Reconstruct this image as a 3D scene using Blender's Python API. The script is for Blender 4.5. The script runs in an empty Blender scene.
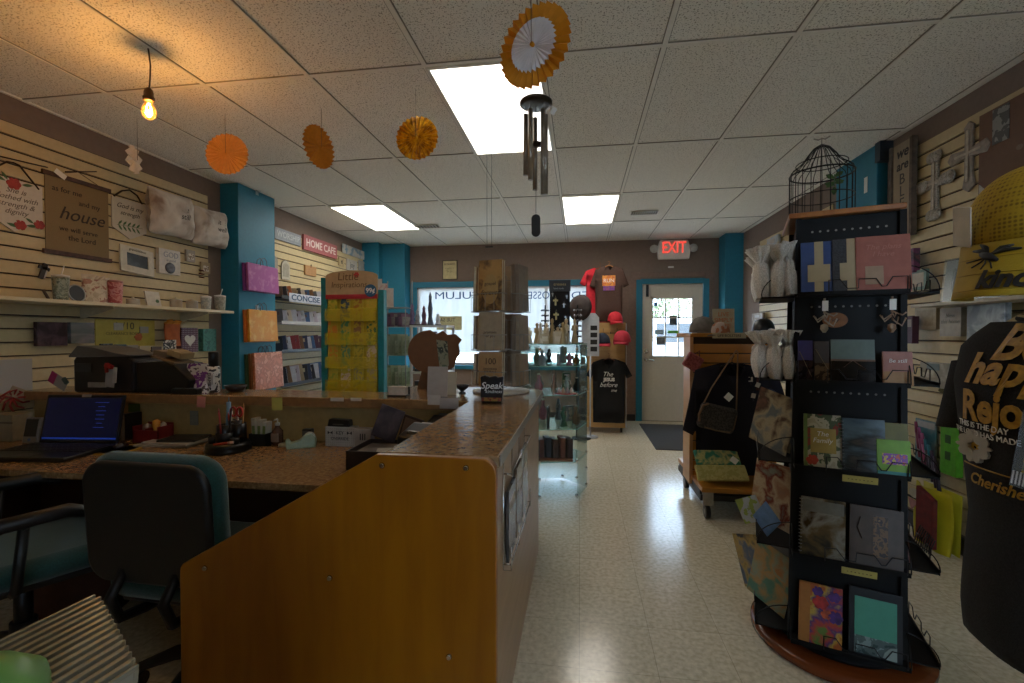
import bpy, math, random
from mathutils import Vector, Matrix, Euler
random.seed(7)
PI = math.pi
SC = bpy.context.scene
COL = SC.collection
# ------------------------------------------------------------------ camera
CAM_H = 1.32
CAM_F = 464.0
YAW = math.atan(68 / 464.0)
PIT = math.atan(7.5 / 464.0)
cam = bpy.data.objects.new('camera', bpy.data.cameras.new('camera'))
COL.objects.link(cam)
cam.location = (0, 0, CAM_H)
cam.rotation_euler = (PI / 2 - PIT, 0, YAW)
cam.data.sensor_width = 36
cam.data.lens = CAM_F / 1024 * 36
cam.data.clip_start = 0.02
SC.camera = cam
SC.view_settings.view_transform = 'Standard'
SC.view_settings.look = 'None'
SC.view_settings.gamma = 1
SC.view_settings.use_curve_mapping = False
SC.view_settings.exposure = 2.12
# ------------------------------------------------------------------ sky and lights
W = bpy.data.worlds.new('sky'); SC.world = W
W.use_nodes = True
nt = W.node_tree; nt.nodes.clear()
wo = nt.nodes.new('ShaderNodeOutputWorld'); bg = nt.nodes.new('ShaderNodeBackground')
sky = nt.nodes.new('ShaderNodeTexSky'); sky.sky_type = 'HOSEK_WILKIE'
sky.sun_direction = Vector((0.3, -0.5, 0.8)).normalized(); sky.turbidity = 5
mx = nt.nodes.new('ShaderNodeMixRGB'); mx.inputs[0].default_value = 0.7
mx.inputs[2].default_value = (0.72, 0.84, 1.0, 1)
nt.links.new(sky.outputs[0], mx.inputs[1]); nt.links.new(mx.outputs[0], bg.inputs[0])
bg.inputs[1].default_value = 4.2
nt.links.new(bg.outputs[0], wo.inputs[0])
SC.cycles.sample_clamp_indirect = 4.0
SC.cycles.max_bounces = 10
SC.cycles.transparent_max_bounces = 24
TROFFER = .85       # diffuser strength
sun = bpy.data.objects.new('sun', bpy.data.lights.new('sun', 'SUN')); COL.objects.link(sun)
sun.data.energy = 9.0; sun.data.angle = .01; sun.data.color = (1, .95, .88)
sun.rotation_euler = (0, math.radians(38), 0)
BULB_W = 1.7

# ------------------------------------------------------------------ pixel helper (used for measuring places on real planes)
_F = Vector((-math.sin(YAW) * math.cos(PIT), math.cos(YAW) * math.cos(PIT), -math.sin(PIT)))
_R = Vector((math.cos(YAW), math.sin(YAW), 0)); _U = _R.cross(_F)
def P(x, y, X=None, Y=None, Z=None):
    d = _F + (x - 512) / CAM_F * _R - (y - 341.5) / CAM_F * _U
    t = X / d.x if X is not None else (Y / d.y if Y is not None else (Z - CAM_H) / d.z)
    return Vector((0, 0, CAM_H)) + d * t
# ------------------------------------------------------------------ colours and materials
def rgb(h):
    if not isinstance(h, str): return tuple(h)[:3] + (1,)
    h = h.lstrip('#'); v = [int(h[i:i + 2], 16) / 255 for i in (0, 2, 4)]
    return tuple(c / 12.92 if c <= .04045 else ((c + .055) / 1.055) ** 2.4 for c in v) + (1,)
_mc = {}
def mat(col, rough=.6, metal=0, noise=.06, scale=30, bump=0, bscale=80, spec=.5, key=None, trans=0, emit=0, stretch=None, sheen=0):
    """plain procedural surface: colour broken up by noise, optional bump"""
    k = (str(col), rough, metal, noise, scale, bump, bscale, spec, trans, emit, str(stretch), sheen)
    if k in _mc: return _mc[k]
    m = bpy.data.materials.new(key or 'surface'); m.use_nodes = True
    n = m.node_tree.nodes; l = m.node_tree.links; b = n['Principled BSDF']
    c = rgb(col)
    b.inputs['Roughness'].default_value = rough; b.inputs['Metallic'].default_value = metal
    b.inputs['Specular IOR Level'].default_value = spec
    b.inputs['Base Color'].default_value = c
    if trans: b.inputs['Transmission Weight'].default_value = trans
    if sheen: b.inputs['Sheen Weight'].default_value = sheen
    tc = n.new('ShaderNodeTexCoord'); mp = n.new('ShaderNodeMapping')
    l.new(tc.outputs['Object'], mp.inputs[0])
    if stretch: mp.inputs['Scale'].default_value = stretch
    if noise:
        t = n.new('ShaderNodeTexNoise'); t.inputs['Scale'].default_value = scale; t.inputs['Detail'].default_value = 4
        l.new(mp.outputs[0], t.inputs[0])
        r = n.new('ShaderNodeValToRGB')
        r.color_ramp.elements[0].position = .3; r.color_ramp.elements[1].position = .7
        r.color_ramp.elements[0].color = tuple(max(0, x * (1 - 2.2 * noise)) for x in c[:3]) + (1,)
        r.color_ramp.elements[1].color = tuple(min(1, x * (1 + 1.6 * noise)) for x in c[:3]) + (1,)
        l.new(t.outputs[0], r.inputs[0]); l.new(r.outputs[0], b.inputs['Base Color'])
    if bump:
        t = n.new('ShaderNodeTexNoise'); t.inputs['Scale'].default_value = bscale; t.inputs['Detail'].default_value = 3
        l.new(mp.outputs[0], t.inputs[0])
        u = n.new('ShaderNodeBump'); u.inputs['Strength'].default_value = bump; u.inputs['Distance'].default_value = .01
        l.new(t.outputs[0], u.inputs['Height']); l.new(u.outputs[0], b.inputs['Normal'])
    if emit:
        b.inputs['Emission Color'].default_value = c; b.inputs['Emission Strength'].default_value = emit
    _mc[k] = m
    return m
def art(cols, scale=12, kind='noise', rough=.4, seed=0, stretch=(1, 1, 1), detail=5, distort=.35, sharp=True, metal=0):
    """printed pattern: a ramp of several inks over a noise / cell / wave texture"""
    k = ('art', str(cols), scale, kind, rough, seed, stretch, detail, distort, sharp)
    if k in _mc: return _mc[k]
    m = bpy.data.materials.new('print'); m.use_nodes = True
    n = m.node_tree.nodes; l = m.node_tree.links; b = n['Principled BSDF']
    b.inputs['Roughness'].default_value = rough; b.inputs['Metallic'].default_value = metal
    tc = n.new('ShaderNodeTexCoord'); mp = n.new('ShaderNodeMapping')
    mp.inputs['Location'].default_value = (seed * 3.7, seed * 1.3, seed * 2.1); mp.inputs['Scale'].default_value = stretch
    l.new(tc.outputs['Object'], mp.inputs[0])
    if kind == 'noise':
        t = n.new('ShaderNodeTexNoise'); t.inputs['Detail'].default_value = detail; t.inputs['Distortion'].default_value = distort
        o = t.outputs[0]
    elif kind == 'cell':
        t = n.new('ShaderNodeTexVoronoi'); o = t.outputs['Color']
        s = n.new('ShaderNodeSeparateColor'); l.new(o, s.inputs[0]); o = s.outputs[0]
    elif kind == 'dots':
        t = n.new('ShaderNodeTexVoronoi'); t.inputs['Randomness'].default_value = 0; o = t.outputs['Distance']
    else:
        t = n.new('ShaderNodeTexWave'); t.inputs['Distortion'].default_value = distort; o = t.outputs[0]
    t.inputs['Scale'].default_value = scale
    l.new(mp.outputs[0], t.inputs[0])
    r = n.new('ShaderNodeValToRGB'); e = r.color_ramp
    if sharp and not (kind == 'noise' and scale < 16): e.interpolation = 'CONSTANT'
    N = len(cols); lo, hi = (.32, .68) if kind == 'noise' else (0, 1)
    for i, cc in enumerate(cols):
        p = lo + (hi - lo) * i / max(1, N - (0 if kind != 'noise' else 1))
        if i == 0: e.elements[0].position = 0; e.elements[0].color = rgb(cc)
        elif i == 1: e.elements[1].position = p; e.elements[1].color = rgb(cc)
        else: x = e.elements.new(min(p, .99)); x.color = rgb(cc)
    l.new(o, r.inputs[0]); l.new(r.outputs[0], b.inputs['Base Color'])
    _mc[k] = m
    return m
def wood(c1, c2, rough=.35, scale=3, stretch=(1, 1, 12), key='wood', bump=0):
    k = ('wood', c1, c2, rough, scale, stretch)
    if k in _mc: return _mc[k]
    m = bpy.data.materials.new(key); m.use_nodes = True
    n = m.node_tree.nodes; l = m.node_tree.links; b = n['Principled BSDF']
    b.inputs['Roughness'].default_value = rough
    tc = n.new('ShaderNodeTexCoord'); mp = n.new('ShaderNodeMapping'); mp.inputs['Scale'].default_value = stretch
    l.new(tc.outputs['Object'], mp.inputs[0])
    t = n.new('ShaderNodeTexNoise'); t.inputs['Scale'].default_value = scale; t.inputs['Detail'].default_value = 8; t.inputs['Distortion'].default_value = .4
    l.new(mp.outputs[0], t.inputs[0])
    r = n.new('ShaderNodeValToRGB'); r.color_ramp.elements[0].position = .35; r.color_ramp.elements[1].position = .65
    r.color_ramp.elements[0].color = rgb(c1); r.color_ramp.elements[1].color = rgb(c2)
    l.new(t.outputs[0], r.inputs[0]); l.new(r.outputs[0], b.inputs['Base Color'])
    _mc[k] = m
    return m
def glass(tint='#dff2ee', op=.12, rough=.03):
    """thin clear sheet: mostly see-through, fresnel sheen"""
    k = ('glass', tint, op, rough)
    if k in _mc: return _mc[k]
    m = bpy.data.materials.new('clear glass'); m.use_nodes = True
    n = m.node_tree.nodes; l = m.node_tree.links; n.clear()
    o = n.new('ShaderNodeOutputMaterial'); t = n.new('ShaderNodeBsdfTransparent'); g = n.new('ShaderNodeBsdfGlossy')
    d = n.new('ShaderNodeBsdfDiffuse'); d.inputs[0].default_value = rgb(tint)
    t.inputs[0].default_value = rgb(tint); g.inputs['Roughness'].default_value = rough
    lw = n.new('ShaderNodeLayerWeight'); lw.inputs[0].default_value = .15
    f = n.new('ShaderNodeMath'); f.operation = 'MULTIPLY_ADD'; f.inputs[1].default_value = .55; f.inputs[2].default_value = .03; l.new(lw.outputs['Facing'], f.inputs[0])
    a = n.new('ShaderNodeMixShader'); a.inputs[0].default_value = op
    l.new(t.outputs[0], a.inputs[1]); l.new(d.outputs[0], a.inputs[2])
    x = n.new('ShaderNodeMixShader'); l.new(f.outputs[0], x.inputs[0])
    l.new(a.outputs[0], x.inputs[1]); l.new(g.outputs[0], x.inputs[2]); l.new(x.outputs[0], o.inputs[0])
    _mc[k] = m
    return m
def emission(col, s):
    m = bpy.data.materials.new('lit'); m.use_nodes = True
    n = m.node_tree.nodes; l = m.node_tree.links; n.clear()
    o = n.new('ShaderNodeOutputMaterial'); e = n.new('ShaderNodeEmission')
    e.inputs[0].default_value = rgb(col); e.inputs[1].default_value = s
    l.new(e.outputs[0], o.inputs[0])
    return m
def sheer(col, op=.55, rough=.5):
    """organza / thin plastic: partly see-through, with soft folds"""
    k = ('sheer', col, op, rough)
    if k in _mc: return _mc[k]
    m = bpy.data.materials.new('sheer'); m.use_nodes = True
    n = m.node_tree.nodes; l = m.node_tree.links
    b = n['Principled BSDF']; b.inputs['Base Color'].default_value = rgb(col); b.inputs['Roughness'].default_value = rough
    nz = n.new('ShaderNodeTexNoise'); nz.inputs['Scale'].default_value = 40
    mr = n.new('ShaderNodeMapRange'); mr.inputs['From Min'].default_value = .35; mr.inputs['From Max'].default_value = .65
    mr.inputs['To Min'].default_value = max(0, op - .25); mr.inputs['To Max'].default_value = min(1, op + .25)
    l.new(nz.outputs[0], mr.inputs[0]); l.new(mr.outputs[0], b.inputs['Alpha'])
    bp = n.new('ShaderNodeBump'); bp.inputs['Strength'].default_value = .5; bp.inputs['Distance'].default_value = .01
    l.new(nz.outputs[0], bp.inputs['Height']); l.new(bp.outputs[0], b.inputs['Normal'])
    _mc[k] = m
    return m
# ------------------------------------------------------------------ mesh builder
def rotm(r): return Euler(r).to_matrix()
class MB:
    def __init__(s): s.v = []; s.f = []; s.mi = []; s.sm = []
    def add(s, vs, fs, m=0, smooth=False):
        o = len(s.v); s.v += [Vector(p) for p in vs]
        for f in fs: s.f.append([i + o for i in f]); s.mi.append(m); s.sm.append(smooth)
        return s
    def box(s, c, d, r=None, m=0):
        x, y, z = d[0] / 2, d[1] / 2, d[2] / 2
        vs = [Vector((a * x, b * y, e * z)) for a in (-1, 1) for b in (-1, 1) for e in (-1, 1)]
        if r: M = rotm(r); vs = [M @ p for p in vs]
        c = Vector(c)
        return s.add([p + c for p in vs], [(0, 1, 3, 2), (4, 6, 7, 5), (0, 4, 5, 1), (2, 3, 7, 6), (0, 2, 6, 4), (1, 5, 7, 3)], m)
    def bb(s, x0, x1, y0, y1, z0, z1, m=0):
        return s.box(((x0 + x1) / 2, (y0 + y1) / 2, (z0 + z1) / 2), (x1 - x0, y1 - y0, z1 - z0), None, m)
    def ring(s, c, ax, r, n, up=None):
        ax = Vector(ax).normalized(); u = ax.cross(Vector((0, 0, 1)) if abs(ax.z) < .95 else Vector((1, 0, 0))).normalized(); w = ax.cross(u)
        return [Vector(c) + u * (math.cos(2 * PI * i / n) * r) + w * (math.sin(2 * PI * i / n) * r) for i in range(n)]
    def cyl(s, a, b, r, r2=None, n=12, m=0, caps=True):
        r2 = r if r2 is None else r2; a, b = Vector(a), Vector(b); ax = b - a
        A = s.ring(a, ax, r, n); B = s.ring(b, ax, r2, n)
        s.add(A + B, [(i, (i + 1) % n, n + (i + 1) % n, n + i) for i in range(n)], m, True)
        if caps: s.add(A, [tuple(range(n))[::-1]], m); s.add(B, [tuple(range(n))], m)
        return s
    def tube(s, pts, r, n=6, closed=False, m=0):
        pts = [Vector(p) for p in pts]; N = len(pts); rs = []
        for i, p in enumerate(pts):
            if closed: t = pts[(i + 1) % N] - pts[i - 1]
            else: t = pts[min(i + 1, N - 1)] - pts[max(i - 1, 0)]
            if t.length < 1e-7: t = Vector((0, 0, 1))
            rr = r[i] if isinstance(r, (list, tuple)) else r
            t.normalize()
            if i == 0:
                u = t.cross(Vector((0, 0, 1)) if abs(t.z) < .95 else Vector((1, 0, 0))).normalized()
            else:
                u = (u - t * u.dot(t));
                u = u.normalized() if u.length > 1e-6 else t.orthogonal().normalized()
            w = t.cross(u)
            rs += [p + u * math.cos(2 * PI * k / n) * rr + w * math.sin(2 * PI * k / n) * rr for k in range(n)]
        fs = []
        for i in range(N if closed else N - 1):
            j = (i + 1) % N
            fs += [(i * n + k, i * n + (k + 1) % n, j * n + (k + 1) % n, j * n + k) for k in range(n)]
        s.add(rs, fs, m, True)
        if not closed: s.add(rs[:n], [tuple(range(n))[::-1]], m); s.add(rs[-n:], [tuple(range(n))], m)
        return s
    def lathe(s, prof, n=24, c=(0, 0, 0), m=0, sx=1, sy=1, smooth=True):
        c = Vector(c); vs = []
        for r, z in prof:
            vs += [c + Vector((math.cos(2 * PI * k / n) * r * sx, math.sin(2 * PI * k / n) * r * sy, z)) for k in range(n)]
        fs = [(i * n + k, i * n + (k + 1) % n, (i + 1) * n + (k + 1) % n, (i + 1) * n + k) for i in range(len(prof) - 1) for k in range(n)]
        s.add(vs, fs, m, smooth)
        if prof[0][0] > 1e-5: s.add(vs[:n], [tuple(range(n))[::-1]], m)
        if prof[-1][0] > 1e-5: s.add(vs[-n:], [tuple(range(n))], m)
        return s
    def prism(s, poly, y0, y1, m=0, ax='y'):
        """outline in x,z extruded along y (or ax='z': outline in x,y extruded along z)"""
        n = len(poly)
        if ax == 'y': A = [(x, y0, z) for x, z in poly]; B = [(x, y1, z) for x, z in poly]
        elif ax == 'z': A = [(x, y, y0) for x, y in poly]; B = [(x, y, y1) for x, y in poly]
        else: A = [(y0, x, z) for x, z in poly]; B = [(y1, x, z) for x, z in poly]
        return s.add(A + B, [tuple(range(n)), tuple(range(2 * n - 1, n - 1, -1))] + [(i, n + i, n + (i + 1) % n, (i + 1) % n) for i in range(n)], m)
    def grid(s, fn, nu, nv, m=0, smooth=True, cu=False):
        vs = [fn(i / nu, j / nv) for i in range(nu + (0 if cu else 1)) for j in range(nv + 1)]
        N = nu if cu else nu + 1
        fs = [(i * (nv + 1) + j, ((i + 1) % N) * (nv + 1) + j, ((i + 1) % N) * (nv + 1) + j + 1, i * (nv + 1) + j + 1) for i in range(nu) for j in range(nv)]
        return s.add(vs, fs, m, smooth)
    def build(s, name, mats, parent=None, bevel=0, solid=0, sub=0, loc=None, rot=None, rc=True):
        me = bpy.data.meshes.new(name); me.from_pydata(s.v, [], s.f)
        for mm in (mats if isinstance(mats, (list, tuple)) else [mats]): me.materials.append(mm)
        me.polygons.foreach_set('material_index', s.mi); me.polygons.foreach_set('use_smooth', s.sm); me.update()
        if rc:
            import bmesh
            b = bmesh.new(); b.from_mesh(me)
            bmesh.ops.remove_doubles(b, verts=b.verts, dist=1e-6)
            bmesh.ops.recalc_face_normals(b, faces=b.faces); b.to_mesh(me); b.free()
        o = bpy.data.objects.new(name, me); COL.objects.link(o)
        if parent: o.parent = parent
        if loc is not None: o.location = loc
        if rot is not None: o.rotation_euler = rot
        if solid: q = o.modifiers.new('s', 'SOLIDIFY'); q.thickness = solid; q.offset = 0
        if sub: q = o.modifiers.new('u', 'SUBSURF'); q.levels = sub; q.render_levels = sub
        if bevel: q = o.modifiers.new('b', 'BEVEL'); q.width = bevel; q.segments = 2; q.limit_method = 'ANGLE'; q.angle_limit = math.radians(50)
        return o
def tag(o, label=None, cat=None, group=None, kind=None):
    if label: o['label'] = label
    if cat: o['category'] = cat
    if group: o['group'] = group
    if kind: o['kind'] = kind
    return o
def E(name, label, cat, loc, rz=0, rx=0, ry=0, group=None):
    o = bpy.data.objects.new(name, None); COL.objects.link(o); o.empty_display_size = .05
    o.location = loc; o.rotation_euler = (rx, ry, rz)
    return tag(o, label, cat, group)
def struct(o): o['kind'] = 'structure'; return o
def copy_tree(o, parent=None):
    c = o.copy(); COL.objects.link(c)
    if parent: c.parent = parent
    for ch in list(o.children): copy_tree(ch, c)
    return c
LW, RW, BK = PI / 2, -PI / 2, 0.0      # facing into the room from the left, right and back wall
def text(s, size, m, parent, loc=(0, 0, 0), shear=0, mirror=False, name='lettering', align='CENTER', rot=None, th=.0006, sx=1, off=0, lh=1):
    cu = bpy.data.curves.new('t', 'FONT'); cu.body = s; cu.size = size; cu.align_x = align; cu.align_y = 'CENTER'
    cu.extrude = th; cu.shear = shear; cu.offset = off; cu.space_line = lh; cu.resolution_u = 3
    t = bpy.data.objects.new('t', cu); COL.objects.link(t)
    me = bpy.data.meshes.new_from_object(t.evaluated_get(bpy.context.evaluated_depsgraph_get()))
    bpy.data.objects.remove(t)
    me.materials.clear(); me.materials.append(m)
    if mirror or sx != 1:
        for v in me.vertices: v.co.x *= (-sx if mirror else sx)
        if mirror: me.flip_normals()
    o = bpy.data.objects.new(name, me); COL.objects.link(o); o.parent = parent
    o.location = loc; o.rotation_euler = rot or (PI / 2, 0, 0)
    return o
INK = mat('#141212', .6, noise=0); WHITE = mat('#e8e6e0', .6, noise=.02); CARD = mat('#d9d4c6', .7, noise=.03)
BLACK = mat('#0c0c0d', .35, noise=.05); BLKM = mat('#0d0d0e', .4, metal=.3, noise=0); CHROME = mat('#c8c8c8', .2, metal=1, noise=0)
TEAL = mat('#1c7590', .55, noise=.03, bump=.05); TAUPE = mat('#7c6b60', .8, noise=.03, bump=.05); CREAM = mat('#c4b288', .5, noise=.03)
# ================================================================== the room
XL, XR, YB, YF, ZC = -3.38, 2.275, 7.25, -2.6, 2.745
def tilemat():
    m = bpy.data.materials.new('vinyl floor tile'); m.use_nodes = True
    n = m.node_tree.nodes; l = m.node_tree.links; b = n['Principled BSDF']
    tc = n.new('ShaderNodeTexCoord')
    br = n.new('ShaderNodeTexBrick'); br.offset = 0; br.inputs['Scale'].default_value = 1
    br.inputs['Brick Width'].default_value = .305; br.inputs['Row Height'].default_value = .305
    br.inputs['Mortar Size'].default_value = .0012; br.inputs['Mortar Smooth'].default_value = .3
    br.inputs['Color1'].default_value = rgb('#d8cdb6'); br.inputs['Color2'].default_value = rgb('#d2c7af'); br.inputs['Mortar'].default_value = rgb('#a89c84')
    l.new(tc.outputs['Object'], br.inputs[0])
    a = n.new('ShaderNodeTexNoise'); a.inputs['Scale'].default_value = 45; a.inputs['Detail'].default_value = 5
    l.new(tc.outputs['Object'], a.inputs[0])
    r = n.new('ShaderNodeValToRGB'); r.color_ramp.elements[0].color = (.78, .75, .68, 1); r.color_ramp.elements[1].color = (1.12, 1.12, 1.12, 1)
    r.color_ramp.elements[0].position = .35; r.color_ramp.elements[1].position = .65
    l.new(a.outputs[0], r.inputs[0])
    x = n.new('ShaderNodeMixRGB'); x.blend_type = 'MULTIPLY'; x.inputs[0].default_value = .8
    l.new(br.outputs[0], x.inputs[1]); l.new(r.outputs[0], x.inputs[2]); l.new(x.outputs[0], b.inputs['Base Color'])
    w = n.new('ShaderNodeTexNoise'); w.inputs['Scale'].default_value = 5; l.new(tc.outputs['Object'], w.inputs[0])
    mr = n.new('ShaderNodeMapRange'); mr.inputs['To Min'].default_value = .15; mr.inputs['To Max'].default_value = .21
    l.new(w.outputs[0], mr.inputs[0]); l.new(mr.outputs[0], b.inputs['Roughness'])
    bp = n.new('ShaderNodeBump'); bp.inputs['Strength'].default_value = .02; bp.inputs['Distance'].default_value = .01
    l.new(w.outputs[0], bp.inputs['Height']); l.new(bp.outputs[0], b.inputs['Normal'])
    return m
o = MB().bb(XL - .1, XR + .1, YF, YB + .1, -.1, 0).build('floor', tilemat()); struct(o)
# ceiling: fissured lay-in panels in a white steel grid
def ceilmat():
    m = bpy.data.materials.new('fissured ceiling panel'); m.use_nodes = True
    n = m.node_tree.nodes; l = m.node_tree.links; b = n['Principled BSDF']; b.inputs['Roughness'].default_value = .9
    tc = n.new('ShaderNodeTexCoord')
    a = n.new('ShaderNodeTexNoise'); a.inputs['Scale'].default_value = 120; a.inputs['Detail'].default_value = 2; a.inputs['Roughness'].default_value = .6
    l.new(tc.outputs['Object'], a.inputs[0])
    r = n.new('ShaderNodeValToRGB'); e = r.color_ramp
    e.elements[0].position = .37; e.elements[0].color = rgb('#a0988a'); e.elements[1].position = .43; e.elements[1].color = rgb('#f5f1e8')
    l.new(a.outputs[0], r.inputs[0]); l.new(r.outputs[0], b.inputs['Base Color'])
    bp = n.new('ShaderNodeBump'); bp.inputs['Strength'].default_value = .3; bp.inputs['Distance'].default_value = .004
    l.new(a.outputs[0], bp.inputs['Height']); l.new(bp.outputs[0], b.inputs['Normal'])
    return m
GX = [-2.78, -2.13, -1.49, -.82, -.2, .41, 1.02, 1.63, 2.24]
GY = [2.40 + 1.22 * k for k in range(-4, 4)]
ceil = struct(MB().bb(XL - .1, XR + .1, YF, YB + .1, ZC + .006, ZC + .1).build('ceiling', ceilmat()))
g = MB()
for x in GX: g.bb(x - .012, x + .012, YF, YB, ZC - .003, ZC + .008)
xs = [XL] + GX + [XR]
for y in GY:
    for i in range(len(xs) - 1): g.bb(xs[i] + .012, xs[i + 1] - .012, y - .012, y + .012, ZC - .002, ZC + .008)
g.bb(XL, XL + .02, YF, YB, ZC - .003, ZC + .008); g.bb(XR - .02, XR, YF, YB, ZC - .003, ZC + .008)
g.bb(XL, XR, YB - .02, YB, ZC - .003, ZC + .008)
shade = MB()  # dark strips colour in the shade along the T-bar edges
for x in GX: shade.bb(x - .0165, x + .0165, YF, YB, ZC + .001, ZC + .0075)
for y in GY: shade.bb(XL, XR, y - .0175, y + .0165, ZC + .0012, ZC + .0077)
struct(shade.build('ceiling_shade_strips', mat('#8a8478', .8, noise=.03), ceil))
struct(g.build('ceiling_grid', mat('#f0ece2', .5, noise=.02), ceil))
# walls
wl = struct(MB().bb(XL - .1, XL, YF, YB + .1, 0, ZC + .1).build('wall_left', TAUPE))
wr = struct(MB().bb(XR, XR + .1, YF, YB + .1, 0, ZC + .1).build('wall_right', TAUPE))
wf = struct(MB().bb(XL, .8, YF - .1, YF, 0, ZC + .1).bb(1.9, XR, YF - .1, YF, 0, ZC + .1).bb(.8, 1.9, YF - .1, YF, 0, .9).bb(.8, 1.9, YF - .1, YF, 2.3, ZC + .1).build('wall_front', TAUPE))
w2 = MB()  # added window, out of view, lets in soft fill daylight
for x in (.8, 1.33, 1.86): w2.bb(x, x + .04, YF - .08, YF - .03, .9, 2.3)
w2.bb(.8, 1.9, YF - .08, YF - .03, .9, .94); w2.bb(.8, 1.9, YF - .08, YF - .03, 2.26, 2.3)
w2 = struct(w2.build('added_fill_window', mat('#8d9091', .4, metal=.5)))
struct(MB().bb(.8, 1.9, YF - .06, YF - .054, .9, 2.3).build('window_glass', glass('#eef8ff', .03), w2))
# back wall with the window and the door opening
WX0, WX1, WZ0, WZ1 = -2.62, .52, .82, 2.07
DX0, DX1, DZ1 = .93, 1.81, 2.075
wb = MB()
wb.bb(XL, WX0, YB, YB + .1, 0, ZC + .1); wb.bb(WX0, WX1, YB, YB + .1, 0, WZ0); wb.bb(WX0, WX1, YB, YB + .1, WZ1, ZC + .1)
wb.bb(WX1, DX0 - .03, YB, YB + .1, 0, ZC + .1); wb.bb(DX0 - .03, DX1 + .03, YB, YB + .1, DZ1 + .03, ZC + .1); wb.bb(DX1 + .03, XR, YB, YB + .1, 0, ZC + .1)
wb = struct(wb.build('wall_back', TAUPE))
# slatwall: shaped boards with dark grooves
GROOVE = mat('#3a2b1b', .7, noise=0)
def slatwall(parent, x, y0, y1, z0, z1, s, m=CREAM, pitch=.0815):
    g = MB(); g.bb(min(x, x + s * .006), max(x, x + s * .006), y0, y1, z0, z1, 1)
    n = int(round((z1 - z0) / pitch)); p = (z1 - z0) / n
    for i in range(n):
        a, b = z0 + i * p, z0 + (i + 1) * p
        g.prism([(x + s * .006, a + .004), (x + s * .02, a + .004), (x + s * .02, b - .013 + .004), (x + s * .006, b - .004)], y0, y1, 0)
    return struct(g.build('slat_panel', [m, GROOVE], parent))
slatwall(wl, XL, -2.2, 3.80, .12, 2.585, 1)
slatwall(wl, XL, 4.55, 6.86, .12, 2.50, 1)
slatwall(wr, XR, -2.2, 3.60, .12, 2.60, -1)
slatwall(wr, XR, 4.60, 6.3, .12, 2.5, -1)
# teal columns
struct(MB().bb(XL, -3.19, 3.97, 4.50, 0, ZC).build('trim_1', TEAL, bevel=.004))
struct(MB().bb(XL, -3.1, 6.86, 7.0, 0, ZC).bb(XL, -2.735, 7.0, YB, 0, ZC).build('trim_2', TEAL, bevel=.004))
struct(MB().bb(2.2, XR, 3.86, 4.42, 0, ZC).build('trim_3', TEAL, bevel=.004))
struct(MB().bb(2.03, XR, 6.95, YB, 0, ZC).build('trim_4', TEAL, bevel=.004))
tj = MB(); tj.bb(2.185, 2.275, 3.80, 3.86, 2.60, ZC); struct(tj.build('trim_5', mat('#1d2a35', .5)))
# window with teal casing, door casing
wn = struct(MB().bb(WX0 - .1, WX1 + .06, YB - .018, YB, WZ1, WZ1 + .09).bb(WX0 - .1, WX0, YB - .018, YB, WZ0, WZ1).bb(WX1, WX1 + .06, YB - .018, YB, WZ0, WZ1)
     .bb(WX0 - .1, WX1 + .06, YB - .05, YB, WZ0 - .06, WZ0).build('window_1', TEAL, bevel=.003))
f = MB(); fy0, fy1 = YB + .03, YB + .07
for x in (WX0 + .02, -1.57, -.53, WX1 - .02): f.bb(x - .02, x + .02, fy0, fy1, WZ0, WZ1)
f.bb(WX0, WX1, fy0, fy1, WZ0, WZ0 + .04); f.bb(WX0, WX1, fy0, fy1, WZ1 - .04, WZ1)
struct(f.build('window_frame', mat('#b9bcbd', .4, metal=.5), wn))
struct(MB().bb(WX0, WX1, YB + .045, YB + .051, WZ0, WZ1).build('window_glass', glass('#eef8ff', .03), wn))
struct(MB().bb(WX1 + .06, DX0 - .09, YB - .022, YB, .1, 2.2).bb(DX0 - .17, DX0 - .02, YB - .032, YB, 2.14, 2.26).bb(DX1 + .02, DX1 + .16, YB - .032, YB, 2.14, 2.26)
       .bb(DX0 - .02, DX1 + .02, YB - .022, YB, 2.17, 2.25).bb(DX1 + .08, DX1 + .16, YB - .022, YB, .1, 2.14).build('trim_6', mat('#7d675b', .6), bevel=.004))
struct(MB().bb(DX0 - .09, DX0, YB - .03, YB + .09, 0, 2.15).bb(DX1, DX1 + .08, YB - .03, YB + .09, 0, 2.15).bb(DX0, DX1, YB - .03, YB + .09, DZ1, 2.15).build('trim_7', TEAL, bevel=.004))
struct(MB().bb(DX0, DX1, YB - .01, YB + .1, 0, .012).build('trim_8', mat('#8d8778', .3, metal=.8)))
# door slab: nine lights above two raised panels
dr = MB(); dy0, dy1 = YB + .01, YB + .055
px0, px1, pz0, pz1 = DX0 + .15, DX1 - .15, .98, 1.86
dr.bb(DX0 + .005, px0, dy0, dy1, .012, DZ1); dr.bb(px1, DX1 - .005, dy0, dy1, .012, DZ1); dr.bb(px0, px1, dy0, dy1, pz1, DZ1); dr.bb(px0, px1, dy0, dy1, .012, pz0)
for k in (1, 2): dr.bb(px0 + (px1 - px0) * k / 3 - .009, px0 + (px1 - px0) * k / 3 + .009, dy0 + .01, dy1 - .01, pz0, pz1); dr.bb(px0, px1, dy0 + .01, dy1 - .01, pz0 + (pz1 - pz0) * k / 3 - .009, pz0 + (pz1 - pz0) * k / 3 + .009)
for a, b in ((px0 - .03, px0 + .01), (px1 - .01, px1 + .03)): dr.bb(a, b, dy0 - .012, dy0, pz0 - .03, pz1 + .03)
for a, b in ((pz0 - .03, pz0 + .01), (pz1 - .01, pz1 + .03)): dr.bb(px0 - .03, px1 + .03, dy0 - .012, dy0, a, b)
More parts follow.
